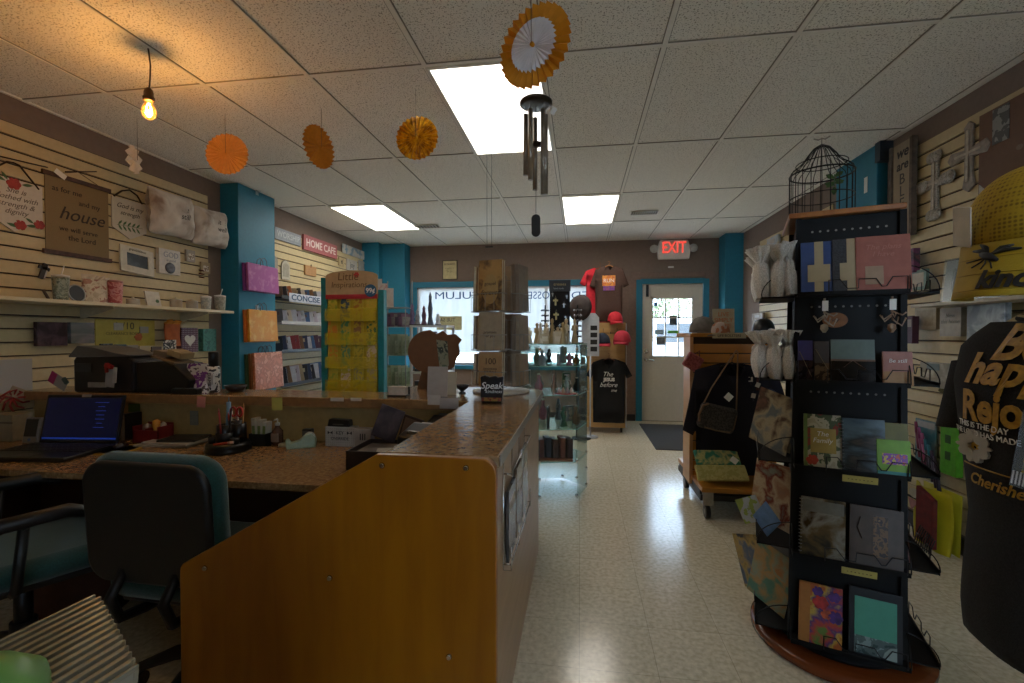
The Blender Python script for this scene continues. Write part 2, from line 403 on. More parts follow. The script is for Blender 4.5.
for a, b in ((DX0 + .13, (DX0 + DX1) / 2 - .04), ((DX0 + DX1) / 2 + .04, DX1 - .13)):
    for o_ in (0, .035): dr.bb(a + o_, b - o_, dy0 - .004 - o_ / 6, dy0, .25 + o_, .82 - o_)
dr = struct(dr.build('door_1', mat('#cfc8ba', .45, noise=.02), bevel=.003))
struct(MB().bb(px0, px1, YB + .03, YB + .034, pz0, pz1).build('door_glass', glass('#f4fbff', .03), dr))
h = MB()
h.cyl((DX0 + .06, dy0, 1.06), (DX0 + .06, dy0 - .02, 1.06), .03); h.cyl((DX0 + .06, dy0, .93), (DX0 + .06, dy0 - .02, .93), .028)
h.tube([(DX0 + .06, dy0 - .02, .93), (DX0 + .06, dy0 - .055, .93), (DX0 + .09, dy0 - .06, .93), (DX0 + .17, dy0 - .058, .925)], .009)
struct(h.build('door_handle', CHROME, dr))
c = MB().bb(DX0 + .05, DX0 + .09, YB - .045, YB - .03, 1.88, 2.06); struct(c.build('door_closer_bracket', BLKM, dr))
# papers stuck on the door glass
for (fx, fz, w_, h_, mm, nm) in ((.05, .9, .05, .06, mat('#2f5d93', .5), 'sticker'), (.2, .27, .14, .13, mat('#6d7074', .6, noise=.2), 'notice'), (.5, .62, .11, .14, mat('#46515a', .6, noise=.2), 'poster'), (.5, .42, .16, .04, mat('#57b02c', .6), 'poster_strip'), (.15, .42, .13, .07, mat('#9fb9d4', .6), 'leaflet')):
    struct(MB().box((px0 + (px1 - px0) * fx + .02, YB + .026, pz0 + (pz1 - pz0) * fz), (w_, .003, h_)).build(nm, mm, dr))
# baseboards
DKB = mat('#2a211c', .5)
for n_, a in (('baseboard_left', (XL, XL + .02, YF, 3.97)), ('baseboard_right', (XR - .02, XR, YF, 3.86)), ('baseboard_back', (WX1 - 3.1, DX0 - .1, YB - .035, YB - .0)), ('baseboard_back_right', (DX1 + .1, 2.03, YB - .035, YB))):
    struct(MB().bb(*a, 0, .1).build(n_, DKB))
# outside
o = struct(MB().bb(-14, 14, YB + .1, 40, -.25, -.05).bb(-14, 14, -18, YF - .1, -.25, -.05).build('ground', mat('#b4b2ad', .9, noise=.1, scale=3)))
# ------------------------------------------------------------------ ceiling lights
DIFF = bpy.data.materials.new('prismatic diffuser'); DIFF.use_nodes = True
_n = DIFF.node_tree.nodes; _l = DIFF.node_tree.links; _b = _n['Principled BSDF']
_b.inputs['Base Color'].default_value = (.8, .8, .8, 1); _b.inputs['Emission Color'].default_value = rgb('#fdf6ea')
_tc = _n.new('ShaderNodeTexCoord'); _w = _n.new('ShaderNodeTexWave'); _w.inputs['Scale'].default_value = 1.02; _w.inputs['Phase Offset'].default_value = 1.6
_l.new(_tc.outputs['Object'], _w.inputs[0])
_mr = _n.new('ShaderNodeMapRange'); _mr.inputs['To Min'].default_value = TROFFER * .82; _mr.inputs['To Max'].default_value = TROFFER * 1.1
_l.new(_w.outputs[0], _mr.inputs[0]); _l.new(_mr.outputs[0], _b.inputs['Emission Strength'])
DIFB = DIFF.copy()
for _q in DIFB.node_tree.nodes:
    if _q.bl_idname == 'ShaderNodeMapRange': _q.inputs['To Min'].default_value = TROFFER * 2.2; _q.inputs['To Max'].default_value = TROFFER * 2.6
def troffer(x0, x1, y0, y1, label):
    cx, cy = (x0 + x1) / 2, (y0 + y1) / 2; w, d = x1 - x0, y1 - y0
    t = E('ceiling_light', label, 'ceiling light', (cx, cy, ZC - .004), group='fluorescent ceiling panels')
    f = MB()
    f.bb(-w / 2, w / 2, -d / 2, -d / 2 + .02, -.008, .0); f.bb(-w / 2, w / 2, d / 2 - .02, d / 2, -.008, 0)
    f.bb(-w / 2, -w / 2 + .02, -d / 2 + .02, d / 2 - .02, -.008, 0); f.bb(w / 2 - .02, w / 2, -d / 2 + .02, d / 2 - .02, -.008, 0)
    f.build('frame', mat('#d8d4c8', .4, noise=0), t)
    MB().bb(-w / 2 + .02, w / 2 - .02, -d / 2 + .02, d / 2 - .02, -.006, -.002).build('diffuser', DIFF if y0 < 3 else DIFB, t)
troffer(-.82, -.2, 2.40, 3.62, 'large bright ceiling light panel nearest the hanging wind chime')
troffer(1.02, 1.63, -1.26, -.04, 'added fill light panel behind the camera above the right aisle')  # added out of view to brighten the front of the room
troffer(-2.78, -2.13, 4.84, 6.06, 'bright ceiling light panel on the left near the blue column')
troffer(-.2, .41, 4.84, 6.06, 'bright ceiling light panel farthest right, near the exit sign')
# vents
def vent(x, y, w, d, label, n=9):
    t = E('ceiling_vent', label, 'vent', (x, y, ZC - .004))
    MB().bb(-w / 2, w / 2, -d / 2, d / 2, -.006, 0).build('frame', mat('#c9c4b8', .4), t)
    s = MB()
    for i in range(n): s.box((-w / 2 + w * (i + .5) / n, 0, -.009), (w / n * .45, d * .72, .004))
    s.build('grille', mat('#26221e', .6), t)
vent(.74, 5.62, .30, .16, 'dark slotted ceiling vent right of the far light panel', 12)
vent(-2.0, 5.55 + .35, .34, .14, 'pale slotted ceiling vent beside the left light panel', 8)
# what stands outside, seen through the door glass
for k, (x, y, s_, c) in enumerate(((2.6, 17, 1.0, '#5d6a4c'), (4.9, 21, 1.3, '#6d7560'))):
    t = E('outdoor_tree', ['bushy green tree outside, seen through the left door panes', 'greyish tree outside, seen through the right door panes'][k], 'tree', (x, y, -.05))
    rr = random.Random(k + 4); g = MB().tube([(0, 0, 0), (.05, 0, 1.1 * s_), (-.05, .1, 2.0 * s_)], [.10, .07, .04], 8)
    for j in range(9): a = rr.random() * 6.3; g.tube([(0, 0, (1 + .1 * j) * s_), (math.cos(a) * .5, math.sin(a) * .5, (1.5 + .15 * j) * s_), (math.cos(a) * .9, math.sin(a) * .9, (2.0 + .15 * j) * s_)], [.035, .02, .008], 5)
    g.build('trunk', mat('#4f453c', .9), t)
    g = MB()
    for j in range(1500):
        a, b, r = rr.random() * 6.3, rr.uniform(-1, 1), rr.random() ** .4 * 1.15 * s_; p = Vector((math.cos(a) * r * math.sqrt(1 - b * b), math.sin(a) * r * math.sqrt(1 - b * b), 2.3 * s_ + b * r * .9)); u = Vector((rr.uniform(-1, 1), rr.uniform(-1, 1), rr.uniform(-1, 1))).normalized() * .07; w = u.orthogonal().normalized() * .04
        g.add([p - u, p + w, p + u, p - w], [(0, 1, 2, 3)])
    g.build('foliage', mat(c, .8), t, rc=False)
t = E('parked_van', 'pale van parked outside beyond the back door', 'van', (3.6, 13.5, -.05)); MB().prism([(-1.9, .35), (1.9, .35), (1.9, 1.0), (1.4, 1.1), (.9, 1.75), (-1.8, 1.8), (-1.9, 1.0)], -.85, .85).build('body', mat('#a9aeb4', .3, metal=.2), t, bevel=.06); MB().prism([(-1.6, 1.15), (1.1, 1.15), (.8, 1.62), (-1.6, 1.65)], -.87, -.84).build('side_windows', mat('#2a3036', .15), t)
for x in (-1.2, 1.25): MB().cyl((x, -.88, .33), (x, -.6, .33), .33, n=24).build('wheel', BLACK, t)
for x in (-1.2, 1.25): MB().cyl((x, .6, .33), (x, .88, .33), .33, n=24).build('wheel', BLACK, t)
# ================================================================== service counter
def laminate():
    m = bpy.data.materials.new('speckled brown laminate'); m.use_nodes = True
    n = m.node_tree.nodes; l = m.node_tree.links; b = n['Principled BSDF']; b.inputs['Roughness'].default_value = .15
    tc = n.new('ShaderNodeTexCoord'); a = n.new('ShaderNodeTexNoise'); a.inputs['Scale'].default_value = 60; a.inputs['Detail'].default_value = 8; a.inputs['Roughness'].default_value = .7
    l.new(tc.outputs['Object'], a.inputs[0])
    r = n.new('ShaderNodeValToRGB'); e = r.color_ramp; e.elements[0].position = .3; e.elements[0].color = rgb('#654a31')
    e.elements[1].position = .7; e.elements[1].color = rgb('#a88a62'); x = e.elements.new(.5); x.color = rgb('#8a6a45')
    l.new(a.outputs[0], r.inputs[0]); l.new(r.outputs[0], b.inputs['Base Color'])
    w = n.new('ShaderNodeTexNoise'); w.inputs['Scale'].default_value = 18; l.new(tc.outputs['Object'], w.inputs[0])
    bp = n.new('ShaderNodeBump'); bp.inputs['Strength'].default_value = .12; bp.inputs['Distance'].default_value = .01
    l.new(w.outputs[0], bp.inputs['Height']); l.new(bp.outputs[0], b.inputs['Normal'])
    return m
LAM = laminate(); MAPLE = wood('#8c5203', '#9a5e05', .38, 2.2, (9, 9, 1.2)); PALEW = wood('#a5825c', '#b08e68', .4, 2.5, (1, 1, 8))
EDGEW = mat('#8e8578', .35, noise=.03)
CT = .975
ct = E('service_counter', 'L-shaped service counter with brown laminate top and orange wood end panel', 'counter', (0, 0, 0))
def arc(cx, cy, r, a0, a1, n=6): return [(cx + r * math.cos(a0 + (a1 - a0) * i / n), cy + r * math.sin(a0 + (a1 - a0) * i / n)) for i in range(n + 1)]
CX0, CX1, CY0, CY1 = -.565, -.225, 1.285, 2.95
top = [(CX0, CY0), (CX1 - .0, CY0)] + arc(CX1 - .16, CY1 - .16, .16, 0, PI / 2) + [(-1.1, CY1), (-1.1, 2.62), (-3.378, 2.62), (-3.378, 2.33), (CX0 - .03, 2.33)] + arc(CX0 - .03, 2.30, .03, PI / 2, 0, 3)
MB().prism(top, CT - .035, CT, ax='z').build('countertop', LAM, ct, bevel=.004)
lip = MB().bb(CX1, CX1 + .003, CY0 + .02, CY1 - .17, CT - .035, CT - .002); lip.build('countertop_edge', EDGEW, ct)
pan = [(-1.285, 0), (-.24, 0), (-.24, 0)]
pan = [(-1.222, 0), (-.228, 0)] + arc(-.228 - .04, CT - .042, .04, 0, PI / 2, 5) + arc(-.575, CT - .022, .02, PI / 2, PI / 2 + .55, 3) + arc(-1.192, .588, .03, PI / 2 + .55, PI, 4)
ep = MB().prism(pan, CY0 - .028, CY0, 0).build('end_panel', MAPLE, ct, bevel=.004)
for (x, z) in ((-.561, .943), (-.314, .946), (-.724, .605), (-1.133, .604), (-.364, .408)):
    s = MB().cyl((x, CY0 - .0285, z), (x, CY0 - .034, z), .009, .006, 12); s.build('screw_cap', CHROME, ep)
MB().bb(-.27, -.25, CY0, CY1 - .12, .0, CT - .035).build('side_panel', PALEW, ct)
MB().bb(CX0 + .02, CX0 + .035, 1.3, 2.35, 0, CT - .035).build('inner_panel', mat('#6d5236', .5), ct)
MB().bb(-3.37, CX0, 2.42, 2.44, 0, CT - .035).build('back_panel', mat('#a8854c', .6, noise=.05), ct)
MB().bb(CX0 + .04, -.27, CY1 - .14, CY1 - .12, 0, CT - .035).build('far_panel', PALEW, ct)
MB().bb(-3.37, -.62, 2.328, 2.333, CT - .05, CT - .004).build('shelf_edge', mat('#8a6238', .35, noise=.1), ct)
# work desk in front of the return shelf
dk = E('work_desk', 'brown laminate work desk under the raised counter shelf', 'desk', (0, 0, 0))
MB().bb(-3.355, -.585, 1.70, 2.418, .69, .72).build('desktop', LAM, dk, bevel=.003)
MB().bb(-1.0, -.60, 1.78, 2.40, .0, .69).build('pedestal', mat('#3a2010', .5), dk)
MB().bb(-3.3, -1.02, 2.38, 2.40, .0, .69).build('modesty_panel', mat('#3a2010', .5), dk)
MB().bb(-3.3, -3.27, 1.75, 2.38, .0, .69).build('side_panel', mat('#3a2010', .5), dk)
MB().bb(-.98, -.62, 1.77, 1.78, .44, .66).build('drawer', mat('#4a2914', .5), dk, bevel=.003)
# ------------------------------------------------------------------ office chairs
FAB = mat('#12403c', .9, noise=.15, scale=200, bump=.2, bscale=400, sheen=.3); PLA = mat('#0a0a0b', .45, noise=0)
def rbox(w, h, d, r, n=5, seg=8, puff=0):
    """rounded-outline slab in xz with soft edge, thickness d along y"""
    def outline(k):
        rr = max(.004, r - k); W2, H2 = w / 2 - k, h / 2 - k; o = []
        for cx, cz, a in ((W2 - rr, H2 - rr, 0), (-W2 + rr, H2 - rr, PI / 2), (-W2 + rr, -H2 + rr, PI), (W2 - rr, -H2 + rr, 3 * PI / 2)):
            for i in range(seg): t = a + PI / 2 * i / (seg - 1); o.append((cx + rr * math.cos(t), cz + rr * math.sin(t)))
        return o
    m = MB(); rings = []
    N = seg * 4
    for i in range(n + 1):
        t = i / n; k = (1 - math.sin(t * PI)) if False else 0
        a = t * PI; y = -d / 2 * math.cos(a); e = (1 - math.sin(a)) * d * .5
        rings.append([(x, y, z) for x, z in outline(e)])
    vs = [p for r_ in rings for p in r_]
    m.add(vs, [(i * N + k, i * N + (k + 1) % N, (i + 1) * N + (k + 1) % N, (i + 1) * N + k) for i in range(n) for k in range(N)], 0, True)
    m.add(rings[0], [tuple(range(N))], 0, False); m.add(rings[-1], [tuple(range(N))[::-1]], 0, False)
    return m
def office_chair(label, x, y, rz, arms=False):
    # chair faces local -y, backrest at +y
    t = E('office_chair', label, 'chair', (x, y, 0), rz)
    rbox(.50, .50, .09, .10).build('seat', FAB, t, loc=(0, 0, .47), rot=(PI / 2, 0, 0))
    MB().box((0, 0, .41), (.4, .4, .03)).build('seat_pan', PLA, t, bevel=.01)
    rbox(.50, .43, .075, .09).build('backrest', FAB, t, loc=(0, .235, .715), rot=(-.06, 0, 0))
    rbox(.475, .405, .03, .08).build('back_shell', PLA, t, loc=(0, .277, .708), rot=(-.06, 0, 0))
    for s in (-1, 1): MB().tube([(s * .1, .27, .55), (s * .1, .32, .48), (s * .1, .29, .40), (s * .1, .2, .385), (s * .08, .05, .385)], .017).build('back_bracket', PLA, t)
    MB().cyl((0, 0, .40), (0, 0, .12), .028).cyl((0, 0, .22), (0, 0, .1), .04).build('gas_column', PLA, t)
    b = MB()
    for k in range(5):
        a = 2 * PI * k / 5 + .3; b.tube([(0, 0, .13), (math.cos(a) * .15, math.sin(a) * .15, .115), (math.cos(a) * .28, math.sin(a) * .28, .07)], [.03, .026, .017], 8)
    b.build('base', PLA, t)
    for k in range(5):
        a = 2 * PI * k / 5 + .3; px, py = math.cos(a) * .28, math.sin(a) * .28
        MB().cyl((px - .018, py, .027), (px - .004, py, .027), .027, n=14).cyl((px + .004, py, .027), (px + .018, py, .027), .027, n=14).cyl((px, py, .03), (px, py, .075), .007).build('caster', PLA, t)
    if arms:
        for s in (-1, 1):
            MB().tube([(s * .24, .05, .42), (s * .30, .05, .45), (s * .31, .03, .66)], .016).build('arm_post', PLA, t)
            MB().tube([(s * .31, .14, .655), (s * .315, .08, .685), (s * .31, -.08, .69), (s * .30, -.16, .66)], [.018, .026, .026, .018], 8).build('armrest', PLA, t)
    return t
office_chair('teal fabric office chair seen from behind, pulled up to the work desk', -1.365, 1.575, PI - .03)
office_chair('dark teal office chair with armrests at the left edge', -2.12, 1.48, PI - .5, True)
# ================================================================== things hanging from the ceiling
def paper_fan(label, px, py, dist, r, rz, m, inner=None, tilt=0, group=None, pleats=26, rx=0):
    v = _F + (px - 512) / CAM_F * _R - (py - 341.5) / CAM_F * _U
    c = Vector((0, 0, CAM_H)) + v * dist
    t = E('paper_fan', label, 'paper decoration', c, rz, rx, 0, group)
    g = MB(); n = pleats * 2; R0, R1 = .006, r
    for k in range(n):
        a0, a1 = 2 * PI * k / n, 2 * PI * (k + 1) / n; y0, y1 = (-1) ** k, (-1) ** (k + 1)
        def pt(a, s, R, amp): return (math.cos(a) * R, s * amp, math.sin(a) * R)
        g.add([pt(a0, y0, R0, .003), pt(a1, y1, R0, .003), pt(a1, y1, R1, .010), pt(a0, y0, R1, .010)], [(0, 1, 2, 3)])
        g.add([pt(a0, y0, R0, .0045), pt(a1, y1, R0, .0045), pt(a1, y1, R1, .0105), pt(a0, y0, R1, .0105)], [(3, 2, 1, 0)])
    g.build('pleated_paper', m, t, rc=False)
    if inner:
        g = MB(); R1 = inner
        for s in (-1, 1):
            for k in range(n):
                a0, a1 = 2 * PI * k / n, 2 * PI * (k + 1) / n; y0, y1 = (-1) ** k, (-1) ** (k + 1)
                f0 = .02 if k % 2 else 0
                o_ = .006 * s
                g.add([(math.cos(a) * R, sg * amp * .5 + o_ * (1 + (R / r) * .9), math.sin(a) * R) for a, sg, R, amp in ((a0, y0, .006, .003), (a1, y1, .006, .003), (a1, y1, R1 * (1 + .04 * y1), .010), (a0, y0, R1 * (1 + .04 * y0), .010))], [(0, 1, 2, 3)])
        g.build('inner_rosette', mat('#e2d8d8', .9, noise=.03), t, rc=False)
    MB().cyl((0, -.018, 0), (0, .018, 0), .008, n=10).build('centre_button', m, t)
    M = Matrix.Rotation(rz, 4, 'Z') @ Matrix.Rotation(rx, 4, 'X')
    top = M.inverted().to_3x3() @ Vector((0, 0, ZC - c.z))
    s = MB().cyl((0, -.02, 0), top + Vector((0, -.02, 0)), .0012, n=5); s.build('string', mat('#6d5a44', .8, noise=0), t)
    return t
YEL = mat('#d9920e', .8, noise=.05, scale=60); ORG = mat('#c87d14', .8, noise=.05, scale=60); TAN = mat('#cf9348', .8, noise=.04, scale=60)
paper_fan('tan orange pleated paper fan hanging near the blue column', 227, 154, 3.02, .131, .25, TAN, group='pleated paper fans under the ceiling')
paper_fan('deep orange paper fan turned sideways, between the tan fan and the shiny yellow one', 319, 147, 2.95, .132, 1.36, ORG, group='pleated paper fans under the ceiling')
paper_fan('shiny gold paper fan hanging left of the big ceiling light', 417, 138, 2.72, .126, 0, art(['#a86708', '#d8920f', '#f0b52a', '#d8920f'], 30, 'noise', .35), group='pleated paper fans under the ceiling')
paper_fan('largest paper fan, orange with a white rosette centre, above the wind chime', 534, 46, 1.72, .150, -.45, mat('#dc8f12', .75, noise=.04), inner=.095, pleats=30, group='pleated paper fans under the ceiling')
paper_fan('white scalloped paper rosette seen almost edge-on over the burlap banner', 134, 160, 3.05, .088, 1.95, mat('#d6cbbd', .85, noise=.04), pleats=9, group='pleated paper fans under the ceiling')
# hanging bulb
bl = E('pendant_bulb', 'bare glowing filament bulb hanging on a brown cord from the ceiling', 'lamp', (-2.133, 2.048, ZC))
MB().tube([(0, 0, 0), (.006, 0, -.04), (.022, -.01, -.09), (.02, -.01, -.14), (.006, 0, -.185), (0, 0, -.205)], .0035, 8).build('cord', mat('#3a2a1c', .7), bl)
MB().lathe([(.004, -.195), (.017, -.205), (.021, -.222), (.021, -.238), (.026, -.245), (.024, -.262), (.017, -.264)], 20).build('socket', mat('#4a3724', .45, metal=.6), bl)
MB().lathe([(.014, -.262), (.017, -.275), (.028, -.297), (.032, -.318), (.028, -.338), (.014, -.352), (.0001, -.356)], 24).build('glass_bulb', glass('#ffdca0', .02), bl)
f = MB()
for k in range(4):
    a = k * PI / 2; f.tube([(math.cos(a) * .004, math.sin(a) * .004, -.275), (math.cos(a) * .015, math.sin(a) * .015, -.300), (math.cos(a + .7) * .014, math.sin(a + .7) * .014, -.325), (math.cos(a + 1.2) * .004, math.sin(a + 1.2) * .004, -.338)], .0022, 6)
f.build('filament', emission('#ffb545', 60), bl)
lt = bpy.data.objects.new('bulb_light', bpy.data.lights.new('bulb_light', 'POINT')); COL.objects.link(lt); lt.parent = bl
lt.location = (0, 0, -.315); lt.data.energy = BULB_W; lt.data.color = (1, .72, .42); lt.data.shadow_soft_size = .02
# wind chime
c = Vector((0, 0, CAM_H)) + (_F + (536 - 512) / CAM_F * _R - (103 - 341.5) / CAM_F * _U) * 2.28
wc = E('wind_chime', 'dark metal wind chime with long tubes and oval sail hanging below the big paper fan', 'wind chime', c)
BRZ = mat('#4a4238', .3, metal=.8, noise=.04); TUB = mat('#9a9184', .35, metal=.6, noise=.03)
MB().lathe([(.02, .012), (.072, .01), (.08, .004), (.08, -.008), (.06, -.012), (.001, -.012)], 32).build('top_disc', BRZ, wc)
g = MB()
for k in range(3): a = 2 * PI * k / 3; g.cyl((math.cos(a) * .06, math.sin(a) * .06, .01), (0, 0, .16), .001, n=5)
g.cyl((0, 0, .16), (0, 0, ZC - c.z), .0012, n=5); g.cyl((0, 0, -.01), (0, 0, -.54), .001, n=5)
g.build('cord', mat('#2a2622', .7, noise=0), wc)
for k, (L, z0) in enumerate(((.39, .05), (.36, .05), (.30, .05), (.34, .05), (.41, .05))):
    a = 2 * PI * k / 5 + .5; x, y = math.cos(a) * .052, math.sin(a) * .052
    tb = MB().cyl((x, y, -z0), (x, y, -z0 - L), .012, n=16, m=0).build('chime_tube', TUB, wc)
    MB().cyl((x, y, -.012), (x, y, -z0), .0008, n=4).build('tube_cord', INK, tb)
MB().lathe([(.001, -.195), (.033, -.198), (.035, -.206), (.001, -.212)], 24).build('clapper', BRZ, wc)
o_ = [(math.cos(a) * .022, -.60 + (.033 if math.sin(a) > 0 else -.033) + math.sin(a) * .022) for a in [2 * PI * i / 24 for i in range(24)]]
MB().prism(o_, -.003, .003).build('sail', mat('#2d2a26', .5, noise=.05), wc)
MB().box((.085, 0, -.045), (.026, .001, .04), (0, .5, .4)).build('price_tag', WHITE, wc)
# thin wire drop over the book spinner
hk = MB(); p0 = P(487, 247, Y=2.95)
hk.tube([(p0.x, 2.95, p0.z), (p0.x, 2.95, ZC)], .0012, 5).tube([(p0.x + .03, 2.95, p0.z), (p0.x + .03, 2.95, ZC)], .0012, 5).box((p0.x + .015, 2.95, p0.z), (.05, .012, .008))
tag(hk.build('hanging_wire', INK), 'pair of thin wires hanging from the ceiling over the wire book spinner', 'wire')
# ================================================================== left wall: signs, pillows and the shelf
XW = XL + .022      # face of the slats
def LP(px, py, off=0.0): p = P(px, py, X=XW + off); return p
def board(name, label, cat, px, py, w, h, t, m, outline=None, off=0.0, rz=LW, loc=None, group=None, part='board', tilt=0, rx=0):
    """flat item hung on the left wall; px,py is its centre"""
    p = Vector(loc) if loc is not None else LP(px, py, t + off)
    e = E(name, label, cat, p, rz, rx, tilt, group)
    (MB().prism(outline, 0, t) if outline else MB().bb(-w / 2, w / 2, 0, t, -h / 2, h / 2)).build(part, m, e, bevel=.0015)
    return e
def flower(e, x, z, r, m, name='flower', y=-.002):
    g = MB()
    for k in range(6):
        a = 2 * PI * k / 6; cx, cz = x + math.cos(a) * r * .55, z + math.sin(a) * r * .55
        g.prism([(cx + math.cos(b) * r * (.55 if True else 1) * (1 if abs(math.cos(b - a)) > .5 else .5), cz + math.sin(b) * r * .5) for b in [2 * PI * i / 8 for i in range(8)]], y - .001 * (k % 2), 0)
    g.build(name, m, e)
def leaf(e, x, z, L, a, m, name='leaf', w=.3, y=-.0015):
    o = []
    for i in range(9):
        t = i / 8; o.append((t * L, math.sin(t * PI) * L * w * .5))
    for i in range(7, 0, -1):
        t = i / 8; o.append((t * L, -math.sin(t * PI) * L * w * .5))
    MB().prism([(x + u * math.cos(a) - v * math.sin(a), z + u * math.sin(a) + v * math.cos(a)) for u, v in o], y, 0).build(name, m, e)
GRN = mat('#47683f', .6, noise=.1); REDF = mat('#a8392f', .6, noise=.15); TWIG = mat('#3b2c20', .8)
# floral pennant sign
w, h = .30, .34
s = board('hanging_sign', 'white pointed sign with red flowers and handwriting at the far left', 'sign', 14, 203, w, h, .012, mat('#c9c2b4', .6, noise=.03),
          [(-w / 2, h / 2 - .03), (w / 2, h / 2 - .03), (w / 2, -h / 2 + .09), (.0, -h / 2), (-w / 2, -h / 2 + .09)])
for (x, z, r) in ((.0, .115, .035), (.03, -.125, .03), (.13, -.10, .028)): flower(s, x, z, r, REDF)
for (x, z, L, a) in ((-.04, .12, .06, 2.8), (.04, .12, .06, .2), (-.03, .13, .05, 2.2), (.02, -.14, .06, 2.9), (.06, -.12, .06, .1), (.10, -.10, .05, 2.6)): leaf(s, x, z, L, a, GRN)
text('She is\nclothed with\nstrength &\ndignity', .044, mat('#6b6258', .6, noise=0), s, (.01, -.001, .01), shear=.35, lh=.95)
g = MB().tube([(-.12, 0, .15), (-.03, .0, .235), (0, 0, .24), (.03, 0, .235), (.13, 0, .12)], .005).tube([(-.1, 0, .25), (.18, 0, .275)], .004); g.build('hanging_ribbon', TWIG, s)
# burlap banner
s = board('burlap_banner', 'large burlap scroll banner with dark house lettering on the left wall', 'sign', 79, 219, .40, .50, .006, art(['#7d6a48', '#85714e', '#766342'], 220, 'noise', .9, sharp=False))
for z in (.25, -.25): MB().bb(-.215, .215, -.008, .012, z - .014, z + .014).build('wood_bar', mat('#4d3327', .6, noise=.2), s)
for i, (tx, x, z, sz, sh) in enumerate((('as for me', -.07, .165, .048, 0), ('and my', .07, .105, .048, 0), ('house', .02, .015, .12, .35), ('we will serve', .0, -.085, .046, 0), ('the Lord', .02, -.14, .05, 0))):
    text(tx, sz, mat('#2a1f14', .7, noise=0), s, (x, -.001, z), shear=sh)
MB().tube([(-.15, -.002, .255), (0, 0, .315), (.15, -.002, .255)], .002).tube([(-.08, 0, .29), (.12, 0, .36)], .004).build('hanging_string', TWIG, s)
MB().box((-.12, -.014, .26), (.07, .001, .035), (0, .5, 0)).build('price_tag', WHITE, s)
# small pennant
w, h = .27, .29
s = board('hanging_sign', 'small white pennant sign with green leaf sprig beside the burlap banner', 'sign', 130, 220, w, h, .01, mat('#c4bdae', .6, noise=.03), [(-w / 2, h / 2), (w / 2, h / 2), (w / 2, -h / 2 + .07), (0, -h / 2), (-w / 2, -h / 2 + .07)])
text('God is my', .05, mat('#3b3a36', .6, noise=0), s, (0, -.001, .09), shear=.35); text('strength', .045, mat('#3b3a36', .6, noise=0), s, (0, -.001, .04), shear=.35)
MB().tube([(-.1, -.002, -.055), (.1, -.002, -.045)], .0015).build('stem', GRN, s)
for k in range(5): leaf(s, -.09 + k * .035, -.052, .045, .9, GRN); leaf(s, -.09 + k * .035, -.054, .045, -.9, GRN)
MB().tube([(-.12, 0, .145), (-.06, 0, .20), (0, 0, .225), (.06, 0, .20), (.1, 0, .145)], .006).build('hanging_ribbon', TWIG, s)
# cushions
def cushion(label, px, py, tx, seed, w=.32, h=.30):
    p = LP(px, py, .085); e = E('throw_pillow', label, 'pillow', p, LW, 0, -.04, 'grey pillows on the left wall')
    rr = random.Random(seed)
    def fn(u, v, s):
        x, z = (u - .5) * 2, (v - .5) * 2; k = max(0, (1 - x ** 4) * (1 - z ** 4)) ** .5
        pin = 1 - .08 * (x * x + z * z) + .13 * (abs(x * z)) + .02 * math.sin(z * 14) * abs(x) ** 4
        return (x * w / 2 * pin, -s * (.078 * k + .004) + .012 * math.sin(7 * x + seed) * math.sin(5 * z) * k, z * h / 2 * pin)
    g = MB(); g.grid(lambda u, v: fn(u, v, 1), 22, 22); g.grid(lambda u, v: fn(u, v, -1), 22, 22)
    g.build('pillow_cover', art(['#a39a90', '#cbc3b8', '#b8afa4', '#8f8074'], 7, 'noise', .9, seed, sharp=False), e)
    text(tx, .062, INK, e, (.05, -.088, .02), shear=.2)
cushion('grey pillow with be still lettering, left of the two pillows', 171, 215, 'be\nstill', 3, .40, .36)
cushion('grey pillow hanging nearest the blue column, right of the two pillows', 209, 228, 'it is\nwell', 8, .38, .34)
# things on pegs
def frame_pic(label, px, py, w, h, fm, pm, bw=.03, tilt=0, off=.02, rz=LW, name='framed_photo', X=None, cat='picture frame', rx=-.12):
    p = LP(px, py, off) if X is None else X
    e = E(name, label, cat, p, rz, rx, tilt)
    g = MB(); g.bb(-w / 2, w / 2, 0, .015, h / 2 - bw, h / 2).bb(-w / 2, w / 2, 0, .015, -h / 2, -h / 2 + bw).bb(-w / 2, -w / 2 + bw, 0, .015, -h / 2 + bw, h / 2 - bw).bb(w / 2 - bw, w / 2, 0, .015, -h / 2 + bw, h / 2 - bw)
    g.build('frame', fm, e, bevel=.002); MB().bb(-w / 2 + bw, w / 2 - bw, .005, .012, -h / 2 + bw, h / 2 - bw).build('picture', pm, e)
    return e
PHOTO = art(['#20262d', '#39424c', '#59626b'], 10, 'noise', .2)
f = frame_pic('cream picture frame with a dark photo standing tilted on the left wall', 138, 261, .27, .20, mat('#c2baa6', .5), PHOTO, .05, .08); text('grandchildren', .025, INK, f, (0, -.001, .078), shear=.2)
s = board('book_block', 'white block with GOD lettering and a grey round emblem by the cream frame', 'sign', 170, 262, .20, .20, .03, mat('#c9c3b8', .5)); text('GOD', .062, mat('#8a8f96', .5, noise=0), s, (.01, -.001, .055))
text('is good', .03, mat('#8a8f96', .5, noise=0), s, (.01, -.001, .012), shear=.2)
MB().lathe([(.018, 0), (.045, 0), (.045, .004), (.018, .004)], 24).build('emblem', mat('#5a6068', .5, noise=.2), s, loc=(.0, 0, -.05), rot=(PI / 2, 0, 0))
